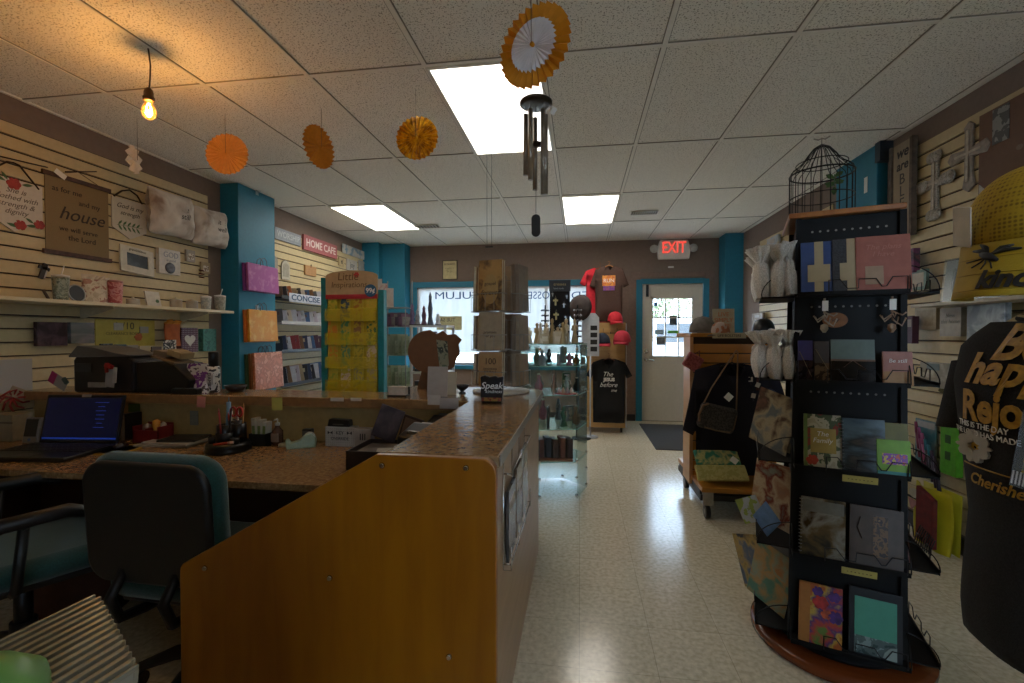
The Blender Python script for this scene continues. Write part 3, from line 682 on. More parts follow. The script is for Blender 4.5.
for (px, py, w, h, c, lab) in ((191, 256, .09, .10, '#a9a298', 'small grey boxed ornament hanging under the pillows'), (206, 268, .10, .10, '#a89878', 'small tan boxed ornament hanging beside the red peg'), (14, 425, .0, .0, '', '')):
    if w: s = board('boxed_ornament', lab, 'ornament', px, py, w, h, .02, mat(c, .6)); MB().bb(-w * .3, w * .3, -.002, 0, -h * .3, h * .2).build('label', art(['#d8d2c6', '#8a7a6a', '#5a6a6a'], 50), s)
g = MB()
for k in range(3): g.tube([(0, 0, 0 - k * .03), (0, -.05, -.01 - k * .03)], .006)
p = LP(199, 270, .0); e = tag(g.build('key_hook_rack', mat('#5a2a22', .5), loc=p, rot=(0, 0, LW)), 'small red brown hook rack between the boxed ornaments', 'hook rack')
p = LP(43, 271, .03); e = E('wall_cross', 'small dark cross with crystal edge hanging above the shelf', 'cross', p, LW, 0, .3)
MB().bb(-.012, .012, -.006, .006, -.05, .05).bb(-.03, .03, -.006, .006, .01, .03).build('cross', mat('#2a2624', .4), e); MB().bb(.012, .02, -.006, .006, -.045, .04).build('crystal_edge', mat('#b8b8b8', .2), e)
# shelf
SHX = -3.085; SHZ = 1.527
sh = E('display_shelf', 'long cream wall shelf crowded with gifts on the left wall', 'shelf', (XW, 0, SHZ))
MB().bb(0, SHX - XW, 1.2, 3.78, -.022, 0).build('shelf_board', mat('#cfc4a4', .45, noise=.02), sh, bevel=.003)
for y in (1.7, 2.7, 3.5): MB().prism([(0, -.022), (0, -.10), (.02, -.10), (.26, -.035), (.26, -.022)], y - .006, y + .006, ax='y').build('bracket', mat('#b8ad90', .5), sh)
def onshelf(px, off=.12): return P(px, 300, X=XW + off).y
def tumbler(label, px, r, h, m, cap=None, straw=None, off=.16, lidm=None, name='tumbler', cat='tumbler'):
    e = E(name, label, cat, (XW + off, onshelf(px, off), SHZ))
    MB().lathe([(r * .8, 0), (r * .86, .004), (r, h * .9), (r, h)], 24).build('cup', m, e)
    MB().lathe([(r * 1.03, h), (r * 1.03, h + .012), (r * .4, h + .018)], 24).build('lid', lidm or mat('#d8d4cc', .4), e)
    if straw: MB().tube([(.0, 0, h), (.0, straw * .4, h + .03), (.0, straw, h + .075)], .004).build('straw', WHITE, e)
    return e
tumbler('patterned grey green tumbler with a straw, leftmost on the shelf', 61, .042, .145, art(['#6f7b6a', '#97a08e', '#55604f', '#b5b9a8'], 45), straw=.02)
tumbler('red berry patterned tumbler with pink lid on the shelf', 115, .045, .15, art(['#b86a66', '#c98d88', '#a24a4a', '#d8b3ab'], 30), lidm=mat('#b5807a', .4))
tumbler('speckled white glass tumbler, second from the right shelf end', 206, .04, .105, art(['#b8b6ad', '#9aa09b', '#d2d0c8'], 60))
tumbler('grey ribbed tumbler with bent straw at the right end of the shelf', 220, .045, .125, art(['#8f938a', '#a9aca2', '#777c72'], 50), straw=.03)
# tote with flowers
def softbag(name, label, cat, loc, rz, w, h, d, m, top=None, hand=None, group=None, seed=1, lean=0, tissue=None):
    e = E(name, label, cat, loc, rz, lean, 0, group)
    g = MB(); rr = random.Random(seed)
    def fn(s):
        def q(u, v):
            x = (u - .5) * w; z = v * h; k = math.sin(PI * min(1, u * 1.0)) ** .4; y = s * (d / 2) * (1 - .55 * v) * k
            return (x, y + .003 * math.sin(9 * u + 7 * v + seed), z)
        return q
    g.grid(fn(-1), 12, 10); g.grid(fn(1), 12, 10)
    g.add([fn(s)(u / 6, 0) for s in (-1, 1) for u in range(7)], [(0, 1, 2, 3, 4, 5, 6, 13, 12, 11, 10, 9, 8, 7)])
    g.build('bag_body', m, e)
    if hand:
        for s in (-1, 1): MB().tube([(-w * .22, s * d * .2, h * .97), (-w * .2, s * d * .2, h * 1.12), (0, s * d * .2, h * 1.22), (w * .2, s * d * .2, h * 1.12), (w * .22, s * d * .2, h * .97)], .003, 5).build('handle', hand, e)
    if tissue:
        g = MB()
        for k in range(5):
            x = (k - 2) * w / 5.5; g.add([(x - .02, 0, h * .9), (x + .02, .005, h * .9), (x + .015 * rr.random() + .02, -.015, h * (1.1 + .15 * rr.random())), (x - .01, .015, h * (1.05 + .2 * rr.random()))], [(0, 1, 2, 3)])
        g.build('tissue', tissue, e)
    return e
softbag('gift_bag', 'cream floral gift bag with tissue standing on the left shelf', 'bag', (XW + .15, onshelf(95, .15), SHZ), LW, .17, .155, .07, art(['#b3a78c', '#c8bda2', '#9a6f5c', '#b9ab8c'], 22), tissue=mat('#cfc4b0', .8), seed=5)
e = E('oval_plaque', 'black oval tabletop frame between tumbler and floral bag', 'picture frame', (XW + .2, onshelf(78, .2), SHZ), LW, -.2)
o_ = lambda r1, r2: [(math.cos(2 * PI * i / 28) * r1, .052 + math.sin(2 * PI * i / 28) * r2) for i in range(28)]
MB().prism(o_(.045, .052), -.004, .006).build('oval_board', BLACK, e); MB().tube([(x * 1.05, -.002, z) for x, z in o_(.047, .054)], .005, 6, True).build('rim', mat('#9aa0a0', .4), e)
e = E('picture_card', 'white greeting plaque with a small green sprig leaning on the shelf', 'plaque', (XW + .10, onshelf(155, .10), SHZ), LW, -.22, .0)
MB().bb(-.06, .06, 0, .012, 0, .125).build('board', mat('#c9c4b6', .6), e); flower(e, .03, .05, .014, GRN, 'sprig', -.0015)
for (px, r, h, c, lab) in ((133, .04, .035, '#b3ab98', 'small squat white candle tin on the shelf'), (176, .042, .06, '#a89a84', 'beige jar candle with lid right of the white plaque'), (192, .042, .058, '#a39a8c', 'grey jar candle beside the speckled glass tumbler')):
    e = E('jar_candle', lab, 'candle', (XW + .15, onshelf(px, .15), SHZ)); MB().lathe([(r * .9, 0), (r, .004), (r, h), (r * .95, h + .003)], 24).build('jar', mat(c, .3), e); MB().lathe([(r * 1.02, h + .003), (r * 1.02, h + .012), (.01, h + .016), (.008, h + .025), (.001, h + .027)], 24).build('lid', mat('#c6bfae', .4), e)
e = E('wooden_stick_toy', 'little dark wooden cylinder leaning at left of the shelf', 'ornament', (XW + .15, onshelf(47, .15), SHZ)); MB().cyl((0, .01, .003), (0, -.02, .06), .008, n=10).build('stick', mat('#4a3d33', .6), e)
# ----- below the shelf
def boxed(name, label, cat, px, py, w, h, d, m, off=0, group=None, tilt=0, X=None, rz=LW): return board(name, label, cat, px, py, w, h, d, m, off=off, group=group, tilt=tilt, loc=X, rz=rz)
b1 = boxed('journal_set', 'dark purple journal in plastic wrap hanging under the left shelf', 'journal', 53, 334, .17, .15, .03, art(['#191718', '#3b3036', '#5d4a55', '#221e20'], 9, 'noise', .15), off=.02)
b2 = boxed('photo_journal', 'grey landscape cover journal hanging beside the purple wrapped one', 'journal', 83, 333, .15, .14, .03, art(['#394440', '#69706c', '#8b8384', '#5a6660'], 5, 'noise', .15, stretch=(.5, 1, 2)), off=.03)
s = boxed('sale_banner', 'yellow sale banner with large $10 behind the small books', 'sign', 127, 333, .46, .20, .004, art(['#9c8a2e', '#b3a03c'], 25, 'noise', .6, sharp=False))
text('$ /10', .075, mat('#4a431c', .6, noise=0), s, (-.02, -.001, .05)); text('CLEARANCE BOOKS', .03, mat('#6a5f22', .6, noise=0), s, (-.02, -.001, -.005))
flower(s, .09, -.03, .03, mat('#b35a1c', .6), 'maple_leaf'); MB().bb(-.1, -.03, -.003, 0, .02, .075).build('note', mat('#a39c8c', .6), s); MB().bb(.1, .17, -.006, 0, .0, .05).build('note', art(['#8c8676', '#5a564c'], 40), s)
sm_cov = [['#2b333b', '#59616a', '#a39c8a'], ['#3c4a5a', '#93a0a8'], ['#8c8474', '#5a6f7c'], ['#a79c7c', '#d3c8a8'], ['#4c3a2c', '#a08a64']]
for k, px in enumerate((107, 121, 133, 145, 157)):
    boxed('pocket_book', ['navy', 'blue grey', 'stone grey', 'cream', 'brown'][k] + ' cover pocket book leaning in front of the yellow sale banner', 'book', px, 349 + k * .6, .085, .075, .012, art(sm_cov[k], 26, seed=k), off=.10, group='pocket books under the left shelf')
e = E('book_ledge', 'narrow ledge holding the pocket books under the yellow banner', 'ledge', (XW, 3.0, 1.165)); MB().bb(0, .15, -.28, .30, 0, .008).bb(.146, .15, -.28, .30, .008, .02).build('ledge', CREAM, e)
softbag('gift_bag', 'orange tissue gift bag hanging right of the yellow banner', 'bag', (XW + .05, LP(167, 340).y, 1.22), LW, .15, .18, .05, mat('#a8551a', .7, noise=.1), tissue=mat('#c07a1e', .8), seed=2)
boxed('comic_card', 'black and white cartoon greeting card below the orange bag', 'card', 170, 348, .12, .13, .004, art(['#c9c2b0', '#2b2824', '#c9c2b0', '#7a4a2a'], 28), off=.10)
s = boxed('gift_bag', 'maroon dotted gift bag with a white heart under the shelf', 'bag', 190, 340, .17, .21, .05, art(['#a89aa0', '#4a1d33', '#4a1d33', '#4a1d33', '#4a1d33'], 62, 'dots', .5), off=.0)
hp = [(.055 * 16 * math.sin(t) ** 3 / 16, .055 * (13 * math.cos(t) - 5 * math.cos(2 * t) - 2 * math.cos(3 * t) - math.cos(4 * t)) / 16) for t in [2 * PI * i / 30 for i in range(30)]]
MB().prism(hp, -.002, 0).build('heart', mat('#c9c4ba', .6), s)
boxed('gift_bag', 'teal swirl printed gift bag nearest the blue column', 'bag', 210, 340, .15, .20, .05, art(['#2c6a5e', '#3f7f70', '#245a50', '#6a9a8a'], 20, 'noise', .4), off=.0)
s = boxed('notice_sheet', 'white printed notice sheet pinned low on the left wall', 'notice', 14, 376, .19, .20, .003, art(['#a8a59e', '#98958e'], 120, 'wave', .7, stretch=(0, 0, 1)))
g = MB()
for k in range(9): g.tube([(0, 0, 0), (math.cos(k * .7) * .05, -.02, math.sin(k * .7) * .05), (math.cos(k * .7 + .5) * .08, -.01, math.sin(k * .7 + .5) * .06 - .02)], .006)
e = tag(g.build('ribbon_bow', mat('#8a1f12', .5), loc=LP(12, 398, .04), rot=(0, 0, LW)), 'red curled ribbon bow under the white notice sheet', 'bow')
e = boxed('folded_card', 'folded tan paper tucked behind the red bow', 'card', 18, 393, .09, .06, .003, mat('#9a8c74', .7), off=.05, tilt=.5)
# ================================================================== on the raised return shelf and on the desk
def at(px, py, Z): p = P(px, py, Z=Z); return p
GRY = mat('#55524e', .5, noise=.05); DK = mat('#141315', .45, noise=.05)
# counter-top printer/scanner with a raised lid
e = E('label_printer', 'big black office printer with grey raised lid on the return shelf', 'printer', (-2.80, 2.455, CT))
MB().prism([(-.19, 0), (.22, 0), (.22, .19), (.16, .225), (-.16, .225), (-.19, .19)], -.10, .12).build('body', DK, e, bevel=.012)
MB().prism([(-.21, .215), (-.15, .275), (-.04, .265), (.10, .235), (.20, .222), (.20, .214), (-.21, .206)], -.11, .12).build('lid', GRY, e, bevel=.008)
MB().bb(-.08, .04, -.108, -.10, .03, .06).build('paper_slot', mat('#8f897c', .6), e); MB().bb(-.17, -.06, -.104, -.10, .12, .17).build('control_panel', mat('#20252b', .3), e)
e = E('card_reader', 'black sloping office machine beside the big printer on the return shelf', 'machine', (-2.42, 2.46, CT))
MB().prism([(-.15, 0), (.19, 0), (.21, .08), (.10, .17), (.0, .185), (-.15, .18)], -.10, .12).build('body', BLACK, e, bevel=.012)
MB().box((.02, -.02, .195), (.16, .14, .012), (0, .25, 0)).build('top_tray', mat('#6d5a40', .6), e)
for k, (x, z, c, ry, lab) in enumerate(((-.03, .215, '#6e5c42', .15, 'kraft'), (.06, .215, '#8a744e', .3, 'tan'))):
    q = E('small_box', lab + ' cardboard box lying on top of the sloping black machine', 'box', (-2.42 + x, 2.45, CT + z - .005), 0, 0, ry); MB().bb(-.045, .045, -.05, .05, 0, .035).build('carton', mat(c, .7), q, bevel=.002); MB().bb(-.004, .004, -.051, .051, .0352, .036).build('tape', mat('#b59a68', .4), q)
# notes on clips hung on the machines
def note(label, px, py, Y, w, h, c, ry=0, cat='note', name='sticky_note', lines=0, rx=0, group=None):
    p = P(px, py, Y=Y); q = E(name, label, cat, p, 0, rx, ry, group)
    MB().bb(-w / 2, w / 2, 0, .0015, -h / 2, h / 2).build('paper', mat(c, .7, noise=.03), q)
    if lines: text('\n'.join(['mmm mm mmmm'] * 0 + ['. . . . . .'] * lines), h / (lines + 1.5), mat('#4a4a4a', .6, noise=0), q, (0, -.001, 0))
    return q
q = note('grey card with a magenta corner clipped at left of the printer', 58, 381, 2.32, .13, .07, '#8f8880', .5, 'card', 'clipped_card'); MB().bb(-.063, -.02, -.0012, 0, -.033, .033).build('magenta_corner', mat('#a81e5c', .6), q)
MB().box((.05, -.006, .03), (.04, .012, .02), (0, .4, 0)).build('clip', mat('#1c3f3c', .4), q)
q = note('long white receipt slips hanging from a red clip on the printer', 110, 377, 2.33, .062, .12, '#9c968a', .1, 'receipt', 'receipt_slip'); MB().bb(.02, .045, -.003, 0, -.03, .06).build('second_slip', mat('#a8a296', .7), q)
g = MB().box((.0, -.01, .065), (.045, .02, .02), (0, .3, 0)).box((-.015, -.012, .05), (.014, .01, .05), (0, -.2, 0)); g.build('red_clip', mat('#8f1a16', .4), q)
# spray can + bag + bowl on the shelf
e = E('spray_can', 'tall aerosol can with black cap on the return shelf', 'spray can', (P(223, 391, Z=CT).x, 2.45, CT))
MB().lathe([(.03, 0), (.034, .004), (.034, .145), (.028, .155)], 24).build('can', art(['#1b1718', '#c6bfb2', '#1b1718', '#1b1718'], 26, 'noise', .3), e); MB().lathe([(.027, .155), (.027, .235), (.024, .24)], 24).build('cap', BLACK, e)
MB().bb(-.026, .026, -.0348, -.02, .05, .11).build('label', mat('#b8b0a4', .5), e); text('DAMP', .03, INK, e, (0, -.0355, .08), rot=(PI / 2, PI / 2, 0))
softbag('plastic_bag', 'clear plastic bag of purple and white trinkets left of the spray can', 'bag', (P(203, 392, Z=CT).x, 2.44, CT), 0, .17, .17, .10, art(['#a89c92', '#6d3a74', '#c4bab0', '#5d5450', '#b8aca4'], 16, 'noise', .2), seed=4)
e = E('basket', 'low black tray basket under the plastic bag, between can and machine', 'basket', (P(201, 392, Z=CT).x - .0, 2.365, CT)); MB().bb(-.08, .08, -.03, .015, 0, .035).build('tray', BLACK, e, bevel=.006)
e = E('bowl', 'dark wooden bowl on the return shelf beside the blue column', 'bowl', (P(240, 391, Z=CT).x, 2.50, CT)); MB().lathe([(.03, 0), (.05, .015), (.062, .04), (.058, .04), (.046, .018), (.001, .006)], 24).build('bowl', mat('#1e1410', .4), e)
# notes stuck on the edge of the shelf
NY = 2.3268
note('pink sticky note hanging from the shelf edge above the pencil organiser', 201, 402, NY - .002, .052, .062, '#c47a6c', .06, group='notes on the shelf edge')
note('small dotted grey paper slip under the pink sticky note', 194, 418, 2.412, .055, .085, '#7c7768', 0, lines=3, cat='note', name='paper_slip')
note('yellow sticky note hanging from the middle of the shelf edge', 277, 404, NY - .002, .063, .07, '#b0a44c', -.03, group='notes on the shelf edge')
note('left one of two small white shelf labels on the edge', 337, 399.5, NY - .001, .075, .02, '#c4b8a8', 0, 'label', 'shelf_label', group='shelf labels'); note('right one of two small white shelf labels on the edge', 356, 399.5, NY - .001, .06, .018, '#c4b8a8', 0, 'label', 'shelf_label', group='shelf labels')
note('green sticky note stuck to the panel over the red pencil box', 134, 408, 2.412, .08, .05, '#48641f', 0)
DZ = .72
# laptop
e = E('laptop', 'black open laptop with a dark blue screen on the left of the desk', 'laptop', (-2.63, 1.97, DZ), .10)
MB().bb(-.235, .235, -.17, .13, 0, .022).build('keyboard_base', BLACK, e, bevel=.005)
g = MB()
for r_ in range(5):
    for k in range(15): g.bb(-.225 + k * .03, -.2 + k * .03, .07 - r_ * .03, .094 - r_ * .03, .022, .025)
g.build('keys', mat('#1c1c1e', .4), e); MB().bb(-.05, .05, -.15, -.09, .022, .0228).build('touchpad', mat('#1a1a1c', .3), e)
l = MB().bb(-.22, .22, 0, .012, 0, .255).build('screen_lid', BLACK, e, bevel=.005, loc=(0, .13, .02), rot=(-.20, 0, 0))
MB().bb(-.205, .205, -.0015, 0, .018, .238).build('display', mat('#03092c', .25, noise=0, emit=.06), l); text('\n'.join(['lorem ipsum dolor', 'sit amet mini', 'veniam quis', 'nostrud', 'exerci tation', 'ullam corper'][:0] or ['------------', '------', '---------', '-------', '--------', '-----', '---------']), .02, mat('#2d4a9c', .5, noise=0, emit=.12), l, (.10, -.002, .15), lh=1.1)
MB().bb(-.205, .205, -.002, 0, .02, .028).build('taskbar', mat('#16389a', .4, noise=0, emit=.09), l); MB().bb(-.02, .03, -.003, 0, .243, .257).build('webcam_cover', mat('#b8b6b0', .5), l)
# phone handset on stand
e = E('cordless_phone', 'silver and black phone standing upright left of the laptop screen', 'phone', (-3.0, 2.13, DZ), .1, -.2)
MB().bb(-.045, .045, 0, .03, .0, .14).build('phone_body', mat('#8b8b8c', .35, metal=.4), e, bevel=.008); MB().bb(-.035, .035, -.002, 0, .035, .13).build('screen', BLACK, e); MB().cyl((0, -.002, .018), (0, 0, .018), .009, n=14).build('button', mat('#5474b0', .3), e)
e = E('paper_box', 'cream paper box at the far left of the desk', 'box', (-3.2, 2.14, DZ)); MB().bb(-.10, .08, 0, .1, 0, .15).build('carton', mat('#8a8168', .7), e, bevel=.004); MB().bb(-.10, .08, -.001, .002, .10, .11).build('seam', mat('#5f5744', .7), e)
e = E('file_holder', 'dark desk file holder standing behind the silver phone', 'file holder', (-2.95, 2.33, DZ)); MB().bb(-.13, .13, -.03, .03, 0, .17).build('holder', mat('#1d1a18', .5), e); MB().bb(-.12, .12, -.02, .02, .02, .18).build('papers', mat('#8c8778', .7), e)
# round yellow pad with dark tape reel
p = at(121, 449, DZ)
e = E('mouse_pad', 'round yellow mouse pad in front of the laptop', 'mouse pad', (p.x, p.y - .02, DZ)); MB().lathe([(.105, 0), (.105, .004), (.001, .004)], 36).build('pad', mat('#9c7c1a', .7), e)
MB().lathe([(.09, .0041), (.09, .0045), (.080, .0045), (.080, .0041)], 36).build('printed_ring', mat('#5f4c14', .7), e)
e = E('computer_mouse', 'dark shiny computer mouse on the yellow pad', 'mouse', (p.x + .01, p.y - .01, DZ + .0045), .3)
MB().lathe([(.026, 0), (.03, .008), (.027, .022), (.018, .032), (.001, .036)], 20, sx=1, sy=1.5).build('shell', mat('#1c0f16', .15), e); MB().cyl((-.003, -.03, .029), (.003, -.03, .029), .006, n=10).build('wheel', GRY, e)
# things behind: papers, boxes
e = E('business_card_stack', 'small stack of pale boxes between the laptop and the red pencil box', 'box', (P(115, 440, Z=DZ).x, 2.30, DZ)); MB().bb(-.035, .03, -.03, .03, 0, .06).build('lower_box', mat('#8a8468', .7), e, bevel=.002); MB().bb(-.03, .03, -.03, .03, .06, .13).build('upper_box', mat('#6d684f', .7), e, bevel=.002)
e = E('binder', 'black upright folder beside the pale boxes on the desk', 'folder', (P(125, 440, Z=DZ).x + .01, 2.30, DZ)); MB().bb(-.015, .02, -.05, .05, 0, .15).build('cover', BLACK, e, bevel=.003); MB().bb(-.008, .013, -.052, .045, .005, .145).build('pages', mat('#8a867a', .7), e)
e = E('pencil_box', 'open red desk box filled with small items behind the paper stack', 'box', (P(152, 442, Z=DZ).x, 2.27, DZ))
g = MB(); g.bb(-.09, .07, -.05, .05, 0, .008).bb(-.09, .07, -.05, -.044, 0, .07).bb(-.09, .07, .044, .05, 0, .10).bb(-.09, -.084, -.05, .05, 0, .09).bb(.064, .07, -.05, .05, 0, .09).bb(-.01, -.004, -.05, .05, 0, .08); g.build('red_tray', mat('#6a1110', .45), e)
for (x, y, r, z, c, n_) in ((.01, 0, .02, .115, '#b87d1e', 'yellow figurine'), (-.05, 0, .022, .09, '#7a6a58', 'tan figurine'), (.045, .01, .016, .10, '#8c8478', 'white figurine')):
    MB().lathe([(r * .6, .008), (r * .7, z * .6), (r, z * .75), (r * .9, z), (.001, z + .01)], 14, (x, y, 0)).build('trinket', mat(c, .5), e)
# paper stack
p = at(172, 444, DZ)
for k, (c, w, d, r, nm) in enumerate((('#8d8474', .30, .21, .10, 'bottom sheet pile'), ('#a39c90', .28, .20, -.05, 'white magazine'), ('#2c2a29', .20, .15, .18, 'dark tablet'))):
    e = E('paper_stack' if k < 2 else 'tablet', ['lowest pale paper pile under the white magazine on the desk', 'white magazine lying on the paper pile', 'dark flat tablet on top of the white magazine'][k], 'paper' if k < 2 else 'tablet', (p.x + .03 * k, p.y + .02, DZ + .012 * k), r)
    MB().bb(-w / 2, w / 2, -d / 2, d / 2, 0, .0115).build('sheets' if k < 2 else 'case', mat(c, .5 if k else .7), e, bevel=.002)
    if k: MB().bb(-w * .4, w * .4, -d * .4, d * .4, .0115, .012).build('cover_print' if k == 1 else 'glass_face', mat('#6d6860' if k == 1 else '#0c0c0e', .3), e)
# pencil organiser
p = at(224, 452, DZ)
e = E('desk_organizer', 'round black desk organiser crammed with pens and scissors', 'desk organizer', (p.x, p.y + .03, DZ))
MB().lathe([(.105, 0), (.108, .012), (.100, .02), (.105, .028), (.098, .045), (.001, .045)], 36).build('turntable_base', BLACK, e)
g = MB()
for (x, y, r, h) in ((-.035, .02, .038, .13), (.045, .02, .036, .14), (0, .055, .036, .15), (.005, -.03, .04, .10), (-.06, -.03, .024, .08), (.065, -.035, .022, .075)): g.lathe([(r, .045), (r, h), (r - .004, h), (r - .004, .05), (.001, .05)], 20, (x, y, 0))
g.build('cups', BLACK, e)
rr = random.Random(3); e_ = e
pens = [('#b99a3a', 'gold pen'), ('#c9c4b8', 'white pen'), ('#b2321e', 'red marker'), ('#1d1d20', 'black marker'), ('#5f7f95', 'blue letter opener'), ('#a8783a', 'pencil'), ('#1f6a3c', 'green marker'), ('#8a1e1a', 'red pen'), ('#c2b29a', 'brush')]
for k, (c, nm) in enumerate(pens):
    bx, by = [(-.035, .02), (.045, .02), (0, .055), (.005, -.03)][k % 4]; a = rr.random() * 6.3; bx += math.cos(a) * .02; by += math.sin(a) * .02; tx, ty = math.cos(a) * .03, math.sin(a) * .02
    L = .19 + .05 * rr.random() if k != 4 else .27
    q = tag(MB().cyl((bx, by, .053), (bx + tx * .5, by + ty * .5, L * .9), .0045 if k != 4 else .011, n=8).cyl((bx + tx * .5, by + ty * .5, L * .9), (bx + tx * .6, by + ty * .6, L), .004, .001, n=8).build('pen', mat(c, .4), loc=e.location), '%s standing in the round black desk organiser' % nm, 'pen', 'pens in the black organiser')
q = E('scissors', 'red handled scissors standing in the black organiser', 'scissors', e.location + Vector((.02, .035, .12)))
for s in (-1, 1):
    q2 = MB().tube([(s * .018 + math.cos(t) * .016, 0, .075 + math.sin(t) * .024) for t in [2 * PI * i / 14 for i in range(14)]], .005, 6, True).build('handle', mat('#b02a1a', .4), q)
MB().box((-.004, 0, 0), (.009, .002, .11), (0, .06, 0)).box((.004, .002, 0), (.009, .002, .11), (0, -.06, 0)).build('blades', CHROME, q)
q = E('red_marker', 'red and orange marker lying across the front of the organiser', 'marker', e.location + Vector((.05, -.092, .055)), .3); MB().cyl((-.045, 0, 0), (.02, 0, .006), .006, n=10).build('barrel', mat('#a8341e', .4), q); MB().cyl((.02, 0, .006), (.045, 0, .009), .0065, n=10).build('cap', mat('#c9a090', .4), q)
# card holder with white cards
p = at(258, 446, DZ)
e = E('mesh_tray', 'dark mesh tray holding upright white boxes right of the organiser', 'tray', (p.x, p.y + .03, DZ)); MB().bb(-.05, .045, -.035, .035, 0, .006).bb(-.05, .045, -.035, -.032, 0, .065).bb(-.05, .045, .032, .035, 0, .065).bb(-.05, -.047, -.035, .035, 0, .065).bb(.042, .045, -.035, .035, 0, .065).build('tray', mat('#2b2a28', .5, metal=.4), e)
for k, x in enumerate((-.025, .002, .027)):
    q = E('card_pack', ['left', 'middle', 'right'][k] + ' white card pack standing in the dark mesh tray', 'card pack', e.location + Vector((x, 0, .007)), 0, 0, .06 * (k - 1), 'card packs in the mesh tray'); MB().bb(-.011, .011, -.025, .025, 0, .14 - .01 * k).build('pack', mat('#aea898', .6), q, bevel=.001); MB().bb(-.008, .008, -.0256, -.025, .04, .10).build('printed_mark', mat('#6a7a3a', .6), q)
# bottle
p = at(274, 446, DZ)
e = E('lotion_bottle', 'small clear lotion bottle with white pump on the desk', 'bottle', (p.x, p.y + .03, DZ)); MB().lathe([(.024, 0), (.028, .005), (.028, .075), (.012, .095), (.011, .105)], 20).build('bottle', mat('#4c3326', .15), e); MB().bb(-.02, .02, -.0285, -.02, .02, .065).build('label', mat('#7a6450', .6), e); MB().lathe([(.013, .105), (.013, .12), (.004, .122), (.004, .14), (.001, .14)], 16).cyl((0, 0, .14), (0, -.03, .137), .004, n=8).build('pump', mat('#a8a090', .5), e)
# tape dispenser
p = at(298, 449, DZ)
e = E('tape_dispenser', 'mint green tape dispenser on the desk', 'tape dispenser', (p.x, p.y + .03, DZ), .5)
MB().prism([(-.07, 0), (.07, 0), (.075, .03), (.07, .055), (.05, .075), (.02, .07), (-.01, .04), (-.05, .03), (-.062, .05), (-.075, .048)], -.024, .024).build('dispenser_body', mat('#93a68c', .4), e, bevel=.004); MB().cyl((.04, -.012, .05), (.04, .012, .05), .03, n=24).build('tape_roll', mat('#b9b39a', .2), e)
e = E('tape_roll', 'short tan tape roll lying left of the mint dispenser', 'tape', (at(285, 446, DZ).x, 2.27, DZ)); MB().lathe([(.014, 0), (.03, 0), (.03, .014), (.014, .014)], 24).build('roll', mat('#8c7a56', .4), e)
e = E('stapler', 'black stapler standing behind the mint tape dispenser', 'stapler', (at(311, 444, DZ).x, 2.31, DZ)); MB().bb(-.025, .025, -.02, .02, 0, .09).build('body', BLACK, e, bevel=.006); MB().bb(-.02, .02, -.022, -.02, .03, .08).build('spring_plate', GRY, e)
# white perforated sign box
p = at(339, 447, DZ)
e = E('sign_box', 'white perforated sign box with two butterflies and lettering on the desk', 'sign box', (p.x, p.y + .03, DZ)); MB().bb(-.085, .085, -.02, .03, 0, .105).build('box', mat('#a9a296', .5), e, bevel=.003)
g = MB()
for i in range(14):
    for j in range(8): g.box((-.078 + i * .012, -.0205, .010 + j * .012), (.004, .001, .004))
g.build('perforations', mat('#8b8579', .6), e); text('KEY', .026, INK, e, (0, -.022, .072)); text('OVERRIDE', .022, INK, e, (0, -.022, .042))
for x in (-.055, .055): MB().add([(x - .014, -.022, .082), (x, -.022, .074), (x - .014, -.022, .064), (x + .014, -.022, .082), (x + .014, -.022, .064)], [(0, 1, 2), (3, 4, 1)]).build('butterfly', INK, e, solid=.001)
e = E('camera_case', 'small black case resting on top of the white sign box', 'case', p + Vector((-.01, .03, .1055))); MB().prism([(-.065, 0), (.065, 0), (.06, .035), (-.055, .04)], -.02, .025).build('case', BLACK, e, bevel=.006); MB().bb(-.03, .03, -.022, -.019, .01, .015).build('zip', GRY, e)
e = E('sign_box', 'second white box with black lettering partly behind the first sign box', 'sign box', (at(366, 446, DZ).x, 2.32, DZ)); MB().bb(-.045, .045, -.02, .03, 0, .10).build('box', mat('#9d968a', .5), e, bevel=.003); text('III', .05, INK, e, (0, -.022, .055))
# dark box with pictures leaning
e = E('storage_box', 'dark brown open box at the right end of the desk', 'box', (-.88, 2.03, DZ)); g = MB(); g.bb(-.14, .10, -.12, .12, 0, .006).bb(-.14, .10, -.12, -.114, 0, .085).bb(-.14, .10, .114, .12, 0, .085).bb(-.14, -.134, -.12, .12, 0, .085).bb(.094, .10, -.12, .12, 0, .085); g.build('box_walls', mat('#2a1c14', .5), e); MB().bb(-.12, .08, -.1, .1, .006, .07).build('papers', mat('#5c554c', .7, noise=.2, scale=9), e); MB().box((.02, -.05, .075), (.09, .07, .003), (.05, 0, .3)).build('receipt', mat('#a49d90', .7), e)
e = E('photo_canvas', 'dark tilted photo canvas standing in the brown box', 'picture', (-.95, 2.13, DZ + .09), .1, -.05, .35); MB().bb(-.06, .06, 0, .012, -.0, .16).build('canvas', art(['#171213', '#3a2c2e', '#5a4a48', '#241a1c'], 9, 'noise', .7), e, bevel=.001)
e = E('framed_card', 'small brown framed card leaning beside the tilted photo canvas', 'picture', (-.87, 2.2, DZ), -.3, -.2, .2); MB().bb(-.06, .06, 0, .012, 0, .19).build('frame', mat('#33231a', .5), e, bevel=.002); MB().bb(-.048, .048, -.001, .002, .012, .178).build('card', mat('#6b5746', .6), e)
e = E('receipt_printer', 'black receipt printer with white paper roll near the counter', 'printer', (-.735, 2.12, DZ), -.35)
